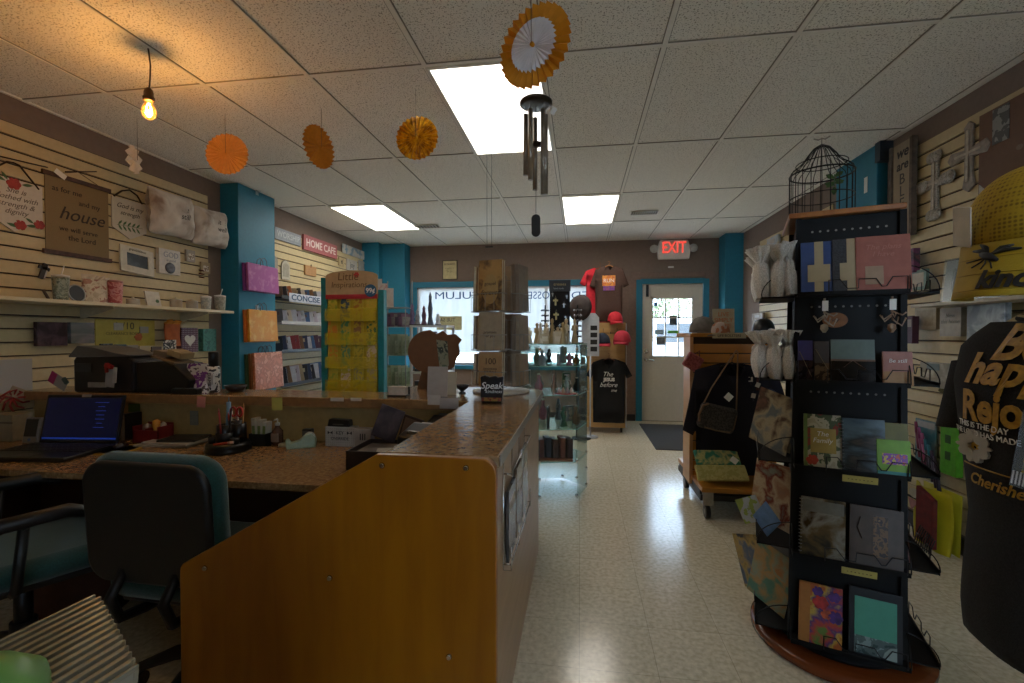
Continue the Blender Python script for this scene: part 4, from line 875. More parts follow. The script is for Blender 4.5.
MB().prism([(-.09, 0), (.10, 0), (.10, .13), (.03, .17), (-.09, .12)], -.09, .09, ax='x').build('body', BLACK, e, bevel=.01); MB().box((0, .03, .155), (.10, .05, .012), (.3, 0, 0)).build('paper', mat('#9a958c', .6), e); MB().bb(-.05, .05, -.065, -.045, .128, .146).build('tear_bar', CHROME, e)
e = E('card_terminal', 'second black machine with grey cover behind the receipt printer', 'machine', (-.70, 2.31, DZ), -.3); MB().prism([(-.07, 0), (.07, 0), (.07, .13), (.02, .18), (-.07, .14)], -.07, .07, ax='x').build('body', DK, e, bevel=.01); MB().box((0, .02, .17), (.09, .05, .01), (.35, 0, 0)).build('cover', mat('#6b6862', .4), e)
e = E('floor_clutter_box', 'dim cardboard box on the floor under the desk at left', 'box', (-2.4, 1.95, 0), .3); g = MB().bb(-.2, .2, -.15, .15, 0, .22); g.build('carton', mat('#4a2a1c', .7), e, bevel=.004); MB().box((.0, -.12, .225), (.25, .10, .004), (.3, 0, 0)).build('flap', mat('#5a3524', .7), e)
# ================================================================== on the counter, near the book spinner
e = E('snack_bag', 'black snack pack with white script lettering standing on the counter', 'snack bag', at(492, 403, CT) + Vector((0, .0, 0)), .05)
MB().prism([(-.052, 0), (.052, 0), (.056, .05), (.056, .105), (.060, .135), (.03, .13), (.02, .138), (-.01, .131), (-.035, .139), (-.058, .133), (-.054, .09), (-.056, .04)], -.02, .02).build('pouch', art(['#0f0d0e', '#1c1718', '#0f0d0e', '#2a1715'], 14, 'noise', .3), e, bevel=.008)
text('Speak', .046, WHITE, e, (0, -.022, .088), shear=.3, off=.0006); text('kindness', .024, WHITE, e, (.01, -.022, .06), shear=.3); MB().bb(-.05, .05, -.0215, -.02, .012, .03).build('colour_band', art(['#7a2f1e', '#94702a', '#2a1512'], 60), e)
e = E('business_card_box', 'small white card box in a black holder on the back counter edge', 'card holder', (P(414, 391, Z=CT).x, 2.45, CT)); MB().bb(-.055, .055, -.03, .03, 0, .01).bb(-.055, .055, .022, .03, 0, .05).build('holder', BLACK, e); MB().bb(-.048, .048, -.028, .018, .01, .055).build('cards', mat('#b9a894', .6), e)
def card(label, px, w, h, Y, c, X=None, tilt=0, rx=-.1, zz=0, txt=None):
    q = E('counter_card', label, 'sign card', (P(px, 380, Y=Y).x, Y, CT + zz), 0, rx, tilt); MB().bb(-w / 2, w / 2, 0, .004, 0, h).build('card', mat(c, .6, noise=.03), q); MB().prism([(0, 0), (.05, 0), (0, h * .6)], -.003, .003, ax='x').build('easel_leg', mat(c, .6), q, loc=(0, .004, 0)); return q
card('tall pale upright counter card beside the brown cardboard disc', 437, .115, .165, 2.47, '#a89c90')
card('cream counter card with blue print at right of the tall pale one', 451, .06, .13, 2.55, '#b3a78c')
note('larger white price card hanging at the inner counter corner', 449, 403.5, 2.318, .10, .055, '#a89a8e', 0, 'card', 'price_card', group='price cards at the counter corner'); note('smaller white price card on the shelf edge, left of the larger one', 434, 400, 2.322, .07, .05, '#b9aa9c', 0, 'card', 'price_card', group='price cards at the counter corner')
e = E('black_bowl', 'small glossy black pedestal bowl between the counter card and snack pack', 'bowl', (P(469, 390, Z=CT).x, 2.62, CT)); MB().lathe([(.02, 0), (.022, .004), (.008, .012), (.03, .03), (.04, .05), (.036, .05), (.001, .02)], 24).build('bowl', BLACK, e)
# brown cardboard disc display with a green leaflet
e = E('cardboard_cutout', 'large brown round cardboard cutout standing at the far end of the counter', 'display', (P(432, 350, Y=2.78).x, 2.78, CT), .0)
rr = random.Random(5)
o_ = [(-.03 + math.cos(t) * .125, .235 + math.sin(t) * .13) for t in [PI * .62 + i * (PI * 1.15) / 20 for i in range(21)]] + [(.02, .10), (.07, .13), (.10, .12), (.14, .14), (.16, .20), (.18, .22), (.17, .28), (.19, .31), (.15, .345), (.10, .34), (.07, .365), (.03, .345), (-.01, .37), (-.05, .365)]
MB().prism(o_, -.004, .004).build('brown_board', mat('#6f4a2c', .8, noise=.05), e); MB().prism([(-.1, 0), (.1, 0), (.06, .15), (-.06, .15)], .004, .012).build('stand', mat('#5f4026', .8), e)
MB().prism([(.03, .31), (.10, .30), (.11, .15), (.07, .12), (.05, .14)], -.008, -.005).build('green_leaflet', art(['#5a6a55', '#8a8a72', '#2f3a33', '#a39c88'], 22), e)
# ================================================================== wire book spinner at the end of the counter
SX, SY = -.465, 2.72
e = E('book_spinner', 'wire book spinner rack on a round white base on the counter', 'display rack', (SX, SY, CT))
WIR = mat('#8d8a84', .35, metal=.7, noise=0)
MB().lathe([(.16, 0), (.17, .006), (.165, .014), (.03, .016), (.001, .016)], 40).build('turntable', mat('#c9bda8', .4), e)
MB().cyl((0, 0, .016), (0, 0, .79), .008).build('pole', WIR, e)
def pocket(parent, w, h, d, z, a, R):
    g = MB(); M = Matrix.Rotation(a, 3, 'Z')
    def q(x, y, z_): return M @ Vector((x, y - R, 0)) + Vector((0, 0, z + z_))
    for z_ in (0, h * .45): g.tube([q(-w / 2, 0, z_), q(-w / 2, -d, z_), q(w / 2, -d, z_), q(w / 2, 0, z_)], .0022, 5)
    for x in (-w / 2, -w / 6, w / 6, w / 2): g.tube([q(x, 0, h * .9), q(x, 0, 0), q(x, -d, 0), q(x, -d, h * .45)], .0016, 5)
    g.tube([q(-w / 2, 0, h * .9), q(w / 2, 0, h * .9)], .002, 5)
    g.build('wire_pocket', WIR, parent)
titles = {0: ('gospel', 'forever'), 1: ('promises', ''), 2: ('100', 'devotions')}
cov = ['#9c8468', '#a08c74', '#8a7a68', '#7a6652', '#a8937a', '#6f6154']
for lv, (z, bh) in enumerate(((.475, .22), (.25, .20), (.045, .19))):
    for k in range(4):
        a = -.26 + k * PI / 2; R = .10
        pocket(e, .165, bh, .055, z, a, R)
for k in range(3):
    g = MB(); z = (.465, .24, .035)[k]
    for a in range(4):
        t = a * PI / 2 + PI / 4 - .1; g.tube([(0, 0, z + .01), (math.cos(t) * .16, math.sin(t) * .16, z + .01)], .003, 5)
    g.build('spoke_ring', WIR, e)
bn = ['front', 'right', 'rear', 'left']; tn = ['top', 'middle', 'lowest']
def book(name, label, loc, rz, w, h, d, m, cat='book', group=None, rx=0, ry=0, pages=True, title=None, tsz=.03, tm=None, ty=None, cmat=None):
    q = E(name, label, cat, loc, rz, rx, ry, group)
    MB().bb(-w / 2, w / 2, 0, .0018, 0, h).bb(-w / 2, w / 2, d - .0018, d, 0, h).bb(-w / 2, -w / 2 + .002, .0018, d - .0018, 0, h).build('cover', m, q)
    if pages: MB().bb(-w / 2 + .002, w / 2 - .003, .0018, d - .0018, .003, h - .003).build('pages', mat('#c9bfa6', .8), q)
    if title:
        for i, s in enumerate(title.split('\n')): text(s, tsz, tm or INK, q, (0, -.0008, (ty or h * .6) - i * tsz * 1.15))
    return q
for lv, (z, bh) in enumerate(((.475, .285), (.25, .215), (.045, .195))):
    for k in range(4):
        a = -.26 + k * PI / 2; n = 2 if k != 2 else 1
        for j in range(n):
            M = Matrix.Rotation(a, 3, 'Z'); w = .145
            l = Vector((SX, SY, CT + z + .004)) + M @ Vector((0, -.15 + j * .024, 0))
            ink = mat('#2d2118', .6, noise=0)
            if k == 0 and j == 0: m = [art(['#8c6a3a', '#b08a52', '#4a3522', '#a88654'], 9, 'noise', .5, 3), mat('#a3947a', .6), mat('#a8875e', .6)][lv]
            else: m = mat(cov[(lv * 5 + k * 2 + j) % 6], .6)
            q = book('paperback_book', '%s tan devotional book in the %s %s pocket of the wire spinner' % (['outer', 'inner'][j], tn[lv], bn[k]), l, a, w, bh * (1 if k % 2 == 0 else .93), .02, m, group='books in the wire spinner', rx=-.03)
            if k == 0 and j == 0:
                if lv == 0: MB().prism([(-.045 + .045 + math.cos(t) * .05, .12 + math.sin(t) * .085) for t in [2 * PI * i / 24 for i in range(24)]], -.001, 0).build('printed_oval', mat('#a98a58', .6), q); text('gospel', .028, ink, q, (0, -.0015, .15)); text('forever', .04, ink, q, (0, -.0015, .1), shear=.3)
                if lv == 1: text('promises\nfor you', .022, ink, q, (0, -.0012, .09))
                if lv == 2: text('100', .05, mat('#4a3a22', .6, noise=0), q, (0, -.0012, .14)); text('DEVOTIONS\nFOR PEACE', .015, ink, q, (0, -.0012, .09))
# ================================================================== hanging notebooks on the aisle side of the counter
e = E('magazine_rack', 'wire magazine pocket rack on the aisle side of the counter', 'rack', (-.25, 1.72, 0))
g = MB()
for z in (.86, .56): g.tube([(0, -.22, z), (.028, -.22, z), (.028, .36, z), (0, .36, z)], .003, 5)
for y in (-.22, -.03, .17, .36): g.tube([(.002, y, .90), (.002, y, .54), (.028, y, .54), (.028, y, .62)], .0025, 5)
g.build('wire_frame', CHROME, e)
for k, (y, c1, nm) in enumerate(((-.12, ['#7f7a74', '#3c3834', '#b5aca0'], 'grey photo'), (.07, ['#8f7a5e', '#4c3522', '#c2b199'], 'brown'), (.27, ['#55504c', '#a49a8e', '#2c2824'], 'dark'))):
    q = E('magazine', '%s covered magazine standing in the counter side rack' % nm, 'magazine', (-.2445, 1.72 + y, .555), LW, 0, 0, 'magazines in the counter side rack'); MB().bb(-.08, .08, -.012, -.001, 0, .24 + .02 * k).build('cover', art(c1, 10, 'noise', .25, k, (1, 1, .4)), q); MB().bb(-.06, .06, -.013, -.012, .16, .20).build('title_block', mat('#b8ada0', .5), q)
# ================================================================== back wall: banner, certificate, exit sign
def backlit():
    m = bpy.data.materials.new('white banner cloth'); m.use_nodes = True
    n = m.node_tree.nodes; l = m.node_tree.links; n.clear()
    o = n.new('ShaderNodeOutputMaterial'); d = n.new('ShaderNodeBsdfDiffuse'); t = n.new('ShaderNodeBsdfTranslucent'); x = n.new('ShaderNodeMixShader')
    nz = n.new('ShaderNodeTexNoise'); nz.inputs['Scale'].default_value = 3; r = n.new('ShaderNodeValToRGB')
    r.color_ramp.elements[0].color = rgb('#c6c8c8'); r.color_ramp.elements[1].color = rgb('#e6e6e2'); l.new(nz.outputs[0], r.inputs[0])
    l.new(r.outputs[0], d.inputs[0]); l.new(r.outputs[0], t.inputs[0]); x.inputs[0].default_value = .16
    l.new(d.outputs[0], x.inputs[1]); l.new(t.outputs[0], x.inputs[2]); l.new(x.outputs[0], o.inputs[0])
    return m
bn = E('window_banner', 'white banner with mirrored blue lettering covering the back window', 'banner', (0, YB + .015, 0))
g = MB(); g.grid(lambda u, v: (-2.6 + 3.1 * u, .004 * math.sin(u * 40), 1.02 + (2.06 - 1.02) * v), 60, 6); g.build('banner_sheet', backlit(), bn)
BLU = mat('#2f4a72', .6, noise=0)
for (s, px, sz, w_) in (('MULUCIRRUC', 478, .15, 1.42), ('SESSORC', 543, .15, .6), ('DESU', 588, .15, .5)):
    p = P(px, 295.5, Y=YB); o_ = text(s[::-1], sz * 1.1, BLU, bn, (p.x, -.008, p.z), mirror=True, name='mirrored_lettering')
    xs_ = [v.co.x for v in o_.data.vertices]; k = w_ / (max(xs_) - min(xs_))
    for v in o_.data.vertices: v.co.x *= k
p = P(446, 320, Y=YB); MB().bb(p.x - .16, p.x + .26, -.007, -.005, p.z - .16, p.z + .06).build('yellow_panel', mat('#b9b58a', .6), bn)
text('TUE SAT', .08, mat('#4a4a4a', .6, noise=0), bn, (p.x, -.009, p.z), mirror=True, name='mirrored_lettering')
p = P(450, 270, Y=YB - .01)
ce = E('framed_certificate', 'cream framed certificate on the brown wall above the window', 'certificate', p, 0)
MB().bb(-.122, .122, -.01, .008, -.155, .155).build('frame', mat('#3b352c', .5), ce); MB().bb(-.11, .11, -.013, -.009, -.143, .143).build('paper', mat('#c7b98a', .6), ce); text('AWARD', .05, INK, ce, (0, -.014, .09)); text('presented to\nour store\nthis year', .028, mat('#6b6248', .6, noise=0), ce, (0, -.014, .0))
p = P(673.5, 250.5, Y=YB - .04)
ex = E('exit_sign', 'lit EXIT sign with two round emergency lamps above the back door', 'exit sign', p, 0)
MB().prism([(-.22, -.13), (.22, -.13), (.24, .02), (.2, .15), (-.2, .15), (-.24, .02)], -.03, .04).build('housing', mat('#e6e0d6', .4, noise=0), ex, bevel=.008)
text('EXIT', .235, emission('#ff5444', .22), ex, (0, -.032, .035), sx=.72, off=.006)
for s in (-1, 1):
    l_ = MB().lathe([(.02, .03), (.055, .02), (.062, -.01), (.055, -.03), (.001, -.035)], 20).build('lamp_head', mat('#b9b7b0', .3), ex, loc=(s * .28, -.02, .03), rot=(PI / 2, 0, 0)); MB().lathe([(.045, -.034), (.001, -.042)], 20).build('lens', mat('#e0e0dc', .15), l_)
MB().bb(-.04, .04, 0, .006, -.012, .012).build('wall_plate', WHITE, tag(E('wall_plate', 'tiny white plate on the wall between exit sign and door', 'plate', P(671, 267, Y=YB - .007))))
# ================================================================== gift bags on the blue column
def flat_bags(label, px0, px1, py0, py1, cols, art_cols, n, kind='cell', sc=30):
    X = -3.15
    a = P(px0, py0, X=X); b = P(px1, py1, X=X); w = b.y - a.y; h = a.z - b.z; cy, cz = (a.y + b.y) / 2, (a.z + b.z) / 2
    for k in range(n):
        e = E('gift_bag', label[k], 'gift bag', (-3.186 + .028 * (n - k), cy - .02 * (k), cz - .006 * k), LW, -.04, 0, 'gift bags hanging on the blue column')
        MB().prism([(-w / 2, -h / 2), (w / 2, -h / 2), (w / 2 * .98, h / 2), (-w / 2 * .98, h / 2)], -.001, .022).build('bag', art(art_cols, sc, kind, .4, k) if k == 0 else mat(cols[k], .5), e, bevel=.003)
        MB().tube([(-.05, -.003, h / 2 - .01), (-.04, -.006, h / 2 + .05), (0, -.01, h / 2 + .075), (.04, -.006, h / 2 + .05), (.05, -.003, h / 2 - .01)], .0025, 5).build('handle', mat('#5a4048', .6), e)
flat_bags(['pink and lilac gift bag hanging at the top of the blue column', 'purple gift bag tucked behind the pink one'], 246, 277, 262, 294, ['', '#7b2f7d'], ['#b56aa8', '#a95c9c', '#c285b4'], 2, 'noise', 14)
flat_bags(['golden yellow gift bag in the middle of the blue column', 'orange gift bag tucked behind the yellow one'], 247, 276, 309, 341, ['', '#c86a1e'], ['#d99a24', '#cf8c1c', '#e0b352'], 2, 'noise', 14)
flat_bags(['peach gold patterned gift bag lowest on the blue column', 'brown gift bag tucked behind the peach one', 'dark green gift bag rearmost behind the peach one'], 250, 279, 353, 386, ['', '#7a4a26', '#2f4a2c'], ['#c9805c', '#b56d48', '#d99a78', '#a8643e'], 3, 'noise', 16)
for py, lab in ((192, 'top'), (308, 'lower')):
    p = P(257, py, X=-3.185); q = E('column_hook', lab + ' small clear hook on the aisle side of the blue column', 'hook', p, LW); MB().bb(-.02, .02, -.002, 0, -.03, .03).tube([(0, -.002, 0), (0, -.03, -.01), (0, -.035, .015)], .003, 6).build('hook', mat('#9fb4bd', .3), q)
# ================================================================== left wall beyond the column: signs and book shelves
def lsign(label, px0, px1, py0, py1, m, t=.02, txt=None, tc='#e8e0dc', cat='sign', sc=.7, name='wooden_sign', off=0):
    a = P(px0, (py0 + py1) / 2, X=XW + off); b = P(px1, (py0 + py1) / 2, X=XW + off)
    cy = (a.y + b.y) / 2; c = P((px0 + px1) / 2, (py0 + py1) / 2, X=XW + off); h = P(px0, py0, X=XW).z - P(px0, py1, X=XW).z
    e = E(name, label, cat, (XW + off + t, c.y, c.z), LW); w = b.y - a.y
    MB().bb(-w / 2, w / 2, 0, t, -h / 2, h / 2).build('board', m, e, bevel=.002)
    if txt:
        o_ = text(txt, h * sc, mat(tc, .6, noise=0), e, (0, -.0015, 0), off=.002); xs_ = [v.co.x for v in o_.data.vertices]; k = w * .88 / (max(xs_) - min(xs_))
        if k < 1.6:
            for v in o_.data.vertices: v.co.x *= k
    return e
lsign('grey wooden word sign nearest the blue column, high on the left wall', 274, 300, 231, 243, mat('#8f959a', .6), txt='WORSHIP', tc='#b5babd')
lsign('dusty red wooden sign with white letters high on the left wall', 303, 336, 240, 255, mat('#a85f60', .6), .03, 'HOME CAFE', '#e0cfc8')
lsign('pale blue and white sign at the top right of the far slatwall', 343, 371, 249, 258, art(['#c9c4ba', '#7a97a8', '#c9c4ba', '#b8b4aa'], 9, 'noise', .6), .02)
lsign('small white framed sign under the pale blue sign', 346, 356, 260, 271, mat('#b8b0a6', .6), txt='joy', tc='#6b6b6b'); lsign('small pale sign at right of the framed joy sign', 358, 370, 262, 272, mat('#a9a299', .6), txt='be', tc='#6b6b6b')
lsign('tiny black letter plaque beside the red sign', 338, 343, 258, 266, mat('#b8a47c', .6), txt='ti', tc='#1a1a1a')
def arch(label, px, py, w, h, m, t=.015):
    e = E('arched_plaque', label, 'plaque', P(px, py, X=XW + t), LW); o = [(-w / 2, -h / 2), (w / 2, -h / 2)] + [(math.cos(a) * w / 2, h / 2 - w / 2 + math.sin(a) * w / 2) for a in [PI * i / 12 for i in range(13)]]
    MB().prism(o, 0, t).build('plaque', m, e, bevel=.002); MB().prism([(x * .7, z * .7) for x, z in o], -.001, 0).build('inset', mat('#9a9484', .6, noise=.1), e)
    return e
arch('white dog silhouette plaque nearest the blue column', 275, 266, .10, .22, mat('#8c8a82', .6)); arch('second white arched plaque on the far slatwall', 286, 270, .15, .22, mat('#b5ad9c', .6))
e = lsign('brown apple shaped plaque hanging under the red sign', 304, 315, 266, 276, mat('#a87e52', .6)); MB().cyl((0, .005, .04), (.01, .0, .08), .006, n=8).build('stem', mat('#4a3320', .7), e)
SHELFM = mat('#a9a7a4', .4, noise=.02); DKS = mat('#2b2a2e', .4)
XS = XW + .20
rows = [(298.5, 'top', DKS), (323, 'second', SHELFM), (350.5, 'third', DKS), (383, 'fourth', DKS), (412, 'lowest', DKS)]
cnames = {'#22242c': 'black', '#2c3a5a': 'navy', '#8c2f33': 'red', '#b9b4c4': 'pale lilac', '#7a5a3c': 'brown', '#c9cdd8': 'white', '#3b5f8c': 'blue', '#4b1f33': 'maroon', '#a39276': 'tan', '#5b5f66': 'grey', '#d6cfc0': 'cream', '#c26a3a': 'orange'}
cl = list(cnames)
seqs = [['#7a5a3c', '#22242c', '#c26a3a', '#a39276', '#22242c', '#d6cfc0', '#3b5f8c', '#7a5a3c', '#5b5f66', '#c9cdd8', '#c26a3a', '#22242c'],
        ['#5b5f66', '#c9cdd8', '#d6cfc0', '#c9cdd8', '#b9b4c4', '#c9cdd8', '#3b5f8c', '#c9cdd8', '#b9b4c4', '#c9cdd8', '#5b5f66', '#c9cdd8'],
        ['#22242c', '#2c3a5a', '#c9cdd8', '#8c2f33', '#8c2f33', '#7a5a3c', '#2c3a5a', '#c9cdd8', '#3b5f8c', '#4b1f33', '#4b1f33', '#c9cdd8', '#b9b4c4', '#22242c'],
        ['#5b5f66', '#22242c', '#7a5a3c', '#c9cdd8', '#b9b4c4', '#a39276', '#22242c', '#2c3a5a', '#22242c', '#c9cdd8', '#3b5f8c', '#c9cdd8', '#22242c', '#8c2f33'],
        ['#c9cdd8', '#22242c', '#2c3a5a', '#c9cdd8', '#3b5f8c', '#c9cdd8', '#a39276', '#22242c', '#c9cdd8', '#7a5a3c', '#22242c', '#c9cdd8']]
ordn = ['first', 'second', 'third', 'fourth', 'fifth', 'sixth', 'seventh', 'eighth', 'ninth', 'tenth', 'eleventh', 'twelfth', 'thirteenth', 'fourteenth', 'fifteenth', 'sixteenth', 'seventeenth', 'eighteenth', 'nineteenth', 'twentieth']
for ri, (py, nm, sm) in enumerate(rows):
    z = P(298, py, X=XS).z
    e = E('book_shelf', '%s wall shelf of books on the far left slatwall' % nm, 'shelf', (XW, 0, z)); MB().bb(0, XS - XW, 4.56, 6.60, -.02, 0).build('shelf_board', sm, e, bevel=.002); MB().bb(XS - XW - .006, XS - XW, 4.56, 6.60, 0, .018).build('front_lip', sm, e)
    H = [.13, .15, .17, .20, .15][ri]
    for k, c in enumerate((seqs[ri] + seqs[(ri + 2) % 5])[:20]):
        y = 4.62 + k * (.078 if ri > 1 else .085); h = H * (.88 + .12 * ((k * 7 + ri * 3) % 5) / 4); t = .018 + .008 * ((k * 5) % 3)
        q = E('bible_book', '%s book, %s from the blue column on the %s wall shelf' % (cnames[c], ordn[k], nm), 'book', (XW + .10, y, z + .001), LW - 1.12, -.05, -.10 - .04 * (k % 3), 'books on the far left wall shelves')
        w = .125
        MB().bb(-w / 2, w / 2, 0, .003, 0, h).bb(-w / 2, w / 2, t, t + .003, 0, h).bb(-w / 2, -w / 2 + .003, .003, t, 0, h).build('cover', art([c, c, '#8a8a92' if c == '#c9cdd8' else c], 12, 'noise', .35, k) if k % 3 else mat(c, .35), q)
        MB().bb(-w / 2 + .003, w / 2 - .003, .003, t, .003, h - .003).build('pages', mat('#d2ccbc', .7), q)
        if k % 2 == 0: MB().bb(-w * .28, w * .28, -.001, 0, h * .55, h * .8).build('title_panel', mat('#b9ad8c' if c in ('#22242c', '#2c3a5a', '#4b1f33') else '#5a4a4a', .5), q)
e = lsign('white shelf label sign with bold dark letters over the second book shelf', 290, 322, 295, 303.5, mat('#c2c6cf', .5), .004, 'CONCISE', '#2c4a6a', sc=.9, name='shelf_label_sign', off=.20)
# ================================================================== card spinner with teal posts
DYc = 3.62
a = P(321, 330, Y=DYc).x; b = P(384, 330, Y=DYc).x; wC = b - a; cxC = (a + b) / 2
e = E('card_display', 'tall teal framed display of yellow pocket cards with 99 cent header', 'card display', (cxC, DYc, 0)); TE2 = mat('#187a80', .4)
hz = lambda py: P(352, py, Y=DYc).z
MB().bb(-wC / 2, -wC / 2 + .055, 0, .06, 0.06, hz(277)).build('side_post', TE2, e, bevel=.004); MB().bb(wC / 2 - .055, wC / 2, 0, .06, 0.06, hz(290)).build('side_post', TE2, e, bevel=.004)
MB().bb(-wC / 2, wC / 2, -.15, .2, 0, .06).build('base', TE2, e, bevel=.005)
MB().bb(-wC / 2 + .055, wC / 2 - .055, .02, .04, .06, hz(296)).build('back_panel', mat('#b8a228', .5), e)
w2 = wC / 2 - .05
hd = [(-w2, hz(299)), (w2, hz(299)), (w2, hz(276))] + [(w2 * math.cos(t), hz(276) + .045 * math.sin(t)) for t in [PI * i / 10 for i in range(1, 10)]] + [(-w2, hz(276))]
hp_ = MB().prism(hd, -.01, .0).build('header_card', mat('#b59a74', .6, noise=.04), e); MB().bb(-w2, w2, -.0115, -.01, hz(299), hz(294.5)).build('red_band', mat('#a82a34', .5), hp_)
text('Little', .09, mat('#6a5030', .6, noise=0), hp_, (-.03, -.012, hz(277)), shear=.1); text('Inspirations', .068, mat('#6a5030', .6, noise=0), hp_, (-.02, -.012, hz(285)), shear=.1)
flower(hp_, .045, hz(275), .022, mat('#b8383a', .6), 'red_flower', -.0115)
MB().cyl((w2 - .06, -.014, hz(291)), (w2 - .06, -.010, hz(291)), .052, n=28).build('price_circle', mat('#235a80', .5), hp_); text('99¢', .055, WHITE, hp_, (w2 - .06, -.0155, hz(291)), off=.001)
YG = sheer('#d8c41e', .3, .2)
pr = [(299, 321), (323, 345), (347, 368), (370, 391)]
pcols = [['#8f9a2c', '#2c4a6a', '#a8742c', '#c2a83a'], ['#c9842c', '#4a8c6a', '#8c6a4a', '#2f6a4c'], ['#c98a2c', '#5a8c6a', '#8a8a3a', '#c9b8a0'], ['#8fa03a', '#c9b8a8', '#8f8a6a', '#a89a7a']]
cn = ['olive and lime', 'green and rose', 'orange and tan', 'grey sage']
for r_, (y0, y1) in enumerate(pr):
    MB().bb(-w2 + .003, w2 - .003, -.035, -.033, hz(y1), hz(y0) - .08).bb(-w2 + .003, w2 - .003, -.035, .02, hz(y1) - .002, hz(y1)).build('clear_pocket', YG, e)
    for k in range(4):
        x = -w2 + (k + .5) * 2 * w2 / 4; q = E('pocket_card', '%s printed card, %s from the left in %s row of the teal framed display' % (['sage', 'patterned', 'earth tone', 'pale'][k], ordn[k], ordn[r_]), 'card', (cxC + x, DYc - .012, hz(y1) + .002), 0, -.08, 0, 'pocket cards in the teal display')
        MB().bb(-.042, .042, -.003, 0, 0, .20).build('card', art([pcols[r_][k], '#b8a83a', pcols[r_][k], '#8a7a4a'], 22, 'noise', .4, r_ * 4 + k), q)
# ================================================================== green greeting card rack and white shelf unit behind the counter
GY0 = 4.7
a = P(384, 330, Y=GY0).x; b = P(409, 330, Y=GY0).x; cxg = (a + b) / 2; wg = b - a; hz2 = lambda py: P(396, py, Y=GY0).z
e = E('greeting_card_rack', 'narrow wire rack of pale green cards beside the white shelf unit', 'card rack', (cxg, GY0, 0))
g = MB()
for x in (-wg / 2, wg / 2): g.tube([(x, .1, 0), (x, .1, hz2(280))], .006); g.tube([(x, -.1, 0), (x, -.1, hz2(310))], .005)
for py in (308, 327, 355, 386, 420): g.tube([(-wg / 2, .1, hz2(py)), (-wg / 2, -.1, hz2(py)), (wg / 2, -.1, hz2(py)), (wg / 2, .1, hz2(py))], .004, 5); g.bb(-wg / 2, wg / 2, -.1, .1, hz2(py) - .004, hz2(py))
g.build('wire_frame', mat('#8f8f8c', .4, metal=.5), e)
for (py, h, cols) in ((327, .15, ['#7a5a72', '#8c8a84', '#5a4a5c']), (355, .22, ['#8a947c', '#7d876f', '#98a08a']), (386, .22, ['#9aa88a', '#7d8f72', '#a9b09a']), (420, .2, ['#8a8a9a', '#9aa88a', '#7d8f72'])):
    for k in range(7):
        x = -wg / 2 + .02 + k * (wg - .04) / 6
        q = E('greeting_card', '%s greeting card sleeve, %s from the left on the rack level at %s height' % (['grey violet', 'sage green', 'pale green', 'muted'][(327, 355, 386, 420).index(py)], ordn[k], {327: 'uppermost', 355: 'second', 386: 'third', 420: 'lowest'}[py]), 'greeting card', (cxg + x, GY0 - .02, hz2(py) + .001), .9, 0, 0, 'greeting cards on the wire rack')
        MB().bb(-.06, .06, 0, .006, 0, h * (.9 + .1 * (k % 2))).build('sleeve', mat(cols[k % 3], .5), q); MB().bb(-.05, .05, -.001, 0, h * .1, h * .7).build('insert', mat(cols[(k + 1) % 3], .6, noise=.15), q)
for k, (px, c, nm) in enumerate(((386, '#c9b8a8', 'cream'), (391, '#b83a4a', 'red'), (397, '#b9a0a4', 'pink grey'))):
    p = P(px, 300, Y=GY0 + .12); q = E('hanging_card', nm + ' patterned card clipped on top of the green card rack', 'card', (p.x, GY0 - .09, hz2(308) + .002), .2, 0, 0); MB().bb(-.045, .045, 0, .004, 0, .30 - .05 * k).build('card', art([c, '#c9c4bc', c], 14, 'noise', .5, k), q)
WY = 4.35
a = P(410, 330, Y=WY).x; b = P(446, 330, Y=WY).x; cxw = (a + b) / 2; ww = b - a; hz3 = lambda py: P(428, py, Y=WY).z
e = E('white_shelf_unit', 'white metal shelf unit with small gifts left of the brown cardboard disc', 'shelf unit', (cxw, WY, 0)); WM = mat('#b9bfc6', .35, noise=.02)
g = MB()
for x in (-ww / 2 + .01, ww / 2 - .01):
    for y in (0, .3): g.box((x, y, hz3(325) / 2), (.02, .02, hz3(325)))
g.build('posts', WM, e)
for py in (325, 348, 372, 398): MB().bb(-ww / 2, ww / 2, -.01, .31, hz3(py) - .02, hz3(py)).build('shelf', WM, e)
rr = random.Random(11)
for py, nm in ((348, 'upper'), (372, 'middle'), (398, 'lower')):
    for k in range(4):
        c, cn_ = [('#2d3340', 'dark blue'), ('#9aa4b4', 'silver blue'), ('#5a4a6a', 'violet'), ('#b9b4aa', 'white')][(k + rr.randint(0, 3)) % 4 if False else k]
        q = E('small_gift_box', '%s gift box, %s from the left on the %s white shelf' % (cn_, ordn[k], nm), 'gift box', (cxw - ww / 2 + .06 + k * (ww - .12) / 3, WY + .06, hz3(py) + .001), 0, 0, 0, 'gift boxes in the white shelf unit')
        h = .10 + .03 * ((k + int(py)) % 3); MB().bb(-.028, .028, -.03, .03, 0, h).build('carton', mat(c, .4), q, bevel=.002); MB().bb(-.02, .02, -.031, -.03, h * .3, h * .7).build('label', mat('#c9c9cc', .5), q)
for k, (px, h, nm) in enumerate(((418, .16, 'grey'), (424, .20, 'plum'), (431, .33, 'tall slate'), (438, .12, 'white'), (413, .22, 'violet'))):
    c = ['#8c8f94', '#6b4a5e', '#4a5262', '#c9ccd0', '#7a6488'][k]; p = P(px, 325, Y=WY + .1 + .05 * (k % 2)); q = E('figurine', '%s figurine standing on top of the white shelf unit' % nm, 'figurine', (p.x, WY + .08 + .07 * (k % 2), hz3(325) + .001))
    MB().lathe([(.03, 0), (.032, .01), (.018, h * .25), (.024, h * .5), (.013, h * .72), (.016, h * .85), (.006, h * .95), (.001, h)], 16).build('figure', mat(c, .4, noise=.15), q); MB().lathe([(.034, 0), (.034, .008), (.001, .0085)], 16).build('plinth', mat('#3a3438', .5), q)
